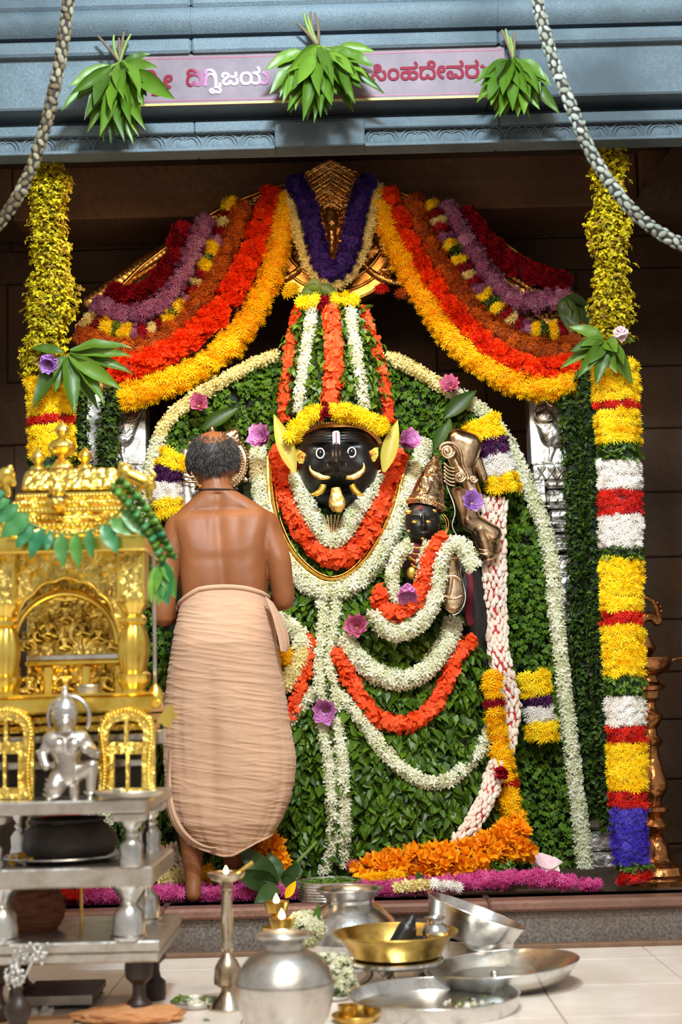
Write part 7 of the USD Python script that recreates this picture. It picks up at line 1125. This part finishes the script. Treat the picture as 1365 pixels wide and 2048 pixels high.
# ================================================================== HANGING THINGS ABOVE
petal('rope_fibre', [(124, 130, 122), (104, 104, 90), (144, 148, 140)], .8, 0., .2); petal('rope_fibre_worn', [(74, 60, 40), (92, 80, 56), (128, 120, 98), (64, 52, 34)], .85, 0., .2); plain('rope_core', (30, 25, 20), .9)
def rope(label, pts, Y, px, mt):
    q = smoothpath(pts, 240); p = P(q[:, 0], q[:, 1], Y); r = px / 2 * mpp(Y); t, a, b = frames(p); L = np.r_[0, np.cumsum(np.linalg.norm(np.diff(p, axis=0), axis=1))]
    g = X('rope', label, 'rope', p[-1], 'hanging braided ropes'); M(g, 'core', tube(p, r * .78, 10), MAT['rope_core'], smooth=True)
    step = r * 1.15; n = int(L[-1] / step); bp_, bo, ba_ = [], [], []
    lump = (np.array(trimesh.creation.icosphere(1, 1.).vertices) * [1.0, .6, .34], np.array(trimesh.creation.icosphere(1, 1.).faces)); PROTO['strand'] = [lump]
    for k in range(n):
        j = np.interp(k * step, L, np.arange(len(p))); i = int(min(j, len(p) - 2))
        for m in range(4):
            th = (m + .5 * (k % 2)) * np.pi / 2 + .4; o = math.cos(th) * a[i] + math.sin(th) * b[i]; side = np.cross(t[i], o); w = .45 if (k + m) % 2 else -.45
            bp_.append(p[i] + (p[i + 1] - p[i]) * (j - i) + o * r * .8); bo.append(o); ba_.append(t[i] + w * side)
    place(g, ('strand', 0, mt, 'strand', 0), np.array(bp_), np.array(bo), np.array(ba_), r * .7, spread=.04)
rope('worn brown braided rope hanging on the left in front of the lintel', [(148, -60), (138, 0), (122, 110), (106, 190), (86, 270), (58, 348), (24, 412), (-20, 468), (-80, 530)], 4.2, 27, 'rope_fibre_worn')
rope('pale grey braided rope hanging on the right in front of the lintel', [(1056, -60), (1074, 0), (1092, 72), (1114, 140), (1143, 212), (1180, 300), (1222, 368), (1270, 426), (1318, 464), (1370, 492), (1440, 520)], 4.2, 27, 'rope_fibre')
def leafbunch(label, x, y, Y, tips, stems, seed, L=None):
    r = np.random.default_rng(seed); c = P(x, y, Y); g = X('mango_leaf_bunch', label, 'leaf bunch', c - [0, 0, .2], 'mango leaf bunches hanging on the lintel')
    for (dx, dy) in stems: M(g, 'stem', tube(smoothpath([P(x, y, Y), P(x + dx * .5 + r.normal(0, 3), y + dy * .5, Y - .01), P(x + dx, y + dy, Y - .015)], 8), np.array([5.5, 5, 5, 4.5, 4.5, 4, 3.5, 3]) * mpp(Y) * .8, 6), MAT['stem_green' if r.uniform() < .6 else 'twig'], smooth=True)
    for (dx, dy, w, dz) in tips:
        f0 = r.uniform(.15, .42) if math.hypot(dx, dy) > 80 else r.uniform(0, .2); a0 = P(x + dx * f0, y + dy * f0 * .9, Y - .012 - dz * f0); b0 = P(x + dx, y + dy, Y - dz)
        bigleaf(g, a0, b0 - a0, (r.normal(0, .45), -1, .25 + r.normal(0, .3)), np.linalg.norm(b0 - a0) * 1.04, w * mpp(Y), 'leaf_mango', droop=r.uniform(.02, .14), fold=r.uniform(.06, .14)); M(g, 'leaf_stalk', tube(np.array([P(x, y, Y - .005), a0]), .0022, 5), MAT['stem_green'])
def auto(seed, n, x0, x1, y1, wide):
    r = np.random.default_rng(seed); out = []
    for i in range(n):
        u = (i + .5) / n * 2 - 1; dx = (x0 if u < 0 else x1) * abs(u) ** .8 * (1 if u >= 0 else 1) * r.uniform(.75, 1.); up = y1 * math.sqrt(max(.06, 1 - u * u * .92)) * r.uniform(.62, 1.02); out.append((dx, up, r.uniform(12, 17), r.uniform(.03, .13)))
    return out
leafbunch('mango leaf bunch hanging left of the painted lettering on the lintel', 240, 124, 4.83, auto(1, 24, -112, 66, 158, 0) + [(106, 72, 19, .1), (70, 8, 11, .05), (58, -18, 9, .03), (-98, 44, 15, .06), (-114, 92, 14, .05), (40, 60, 15, .14), (-20, 90, 16, .15), (20, 120, 14, .13), (-52, 80, 16, .14), (2, 60, 16, .15)], [(-44, -52), (-12, -54), (-2, -48), (22, -56), (8, -60)], 21)
leafbunch('large mango leaf bunch hanging in the middle over the painted lettering', 636, 92, 4.82, auto(2, 34, -100, 112, 150, 0) + [(-104, 44, 15, .06), (-96, 88, 15, .06), (112, 8, 12, .04), (126, 86, 13, .05), (104, 30, 12, .08), (30, 64, 14, .15), (-40, 74, 16, .15), (0, 90, 15, .16), (60, 90, 16, .14), (-70, 100, 15, .12), (24, 110, 14, .14), (70, 50, 14, .13), (-60, 50, 15, .12)], [(-28, -66), (-14, -70), (-6, -66), (-42, -46), (-20, -58)], 22)
leafbunch('smaller mango leaf bunch hanging right of the painted lettering', 1026, 118, 4.83, auto(3, 28, -72, 78, 122, 0) + [(-76, 44, 13, .05), (-70, 84, 12, .05), (90, 104, 13, .04), (76, 50, 14, .06), (-32, 34, 13, .14), (30, 70, 15, .15), (0, 90, 15, .15), (-20, 64, 16, .15), (50, 60, 14, .13)], [(-22, -58), (-14, -60), (4, -56), (-6, -44)], 23)
for x, y in ((980, 163), (1020, 156)): pass
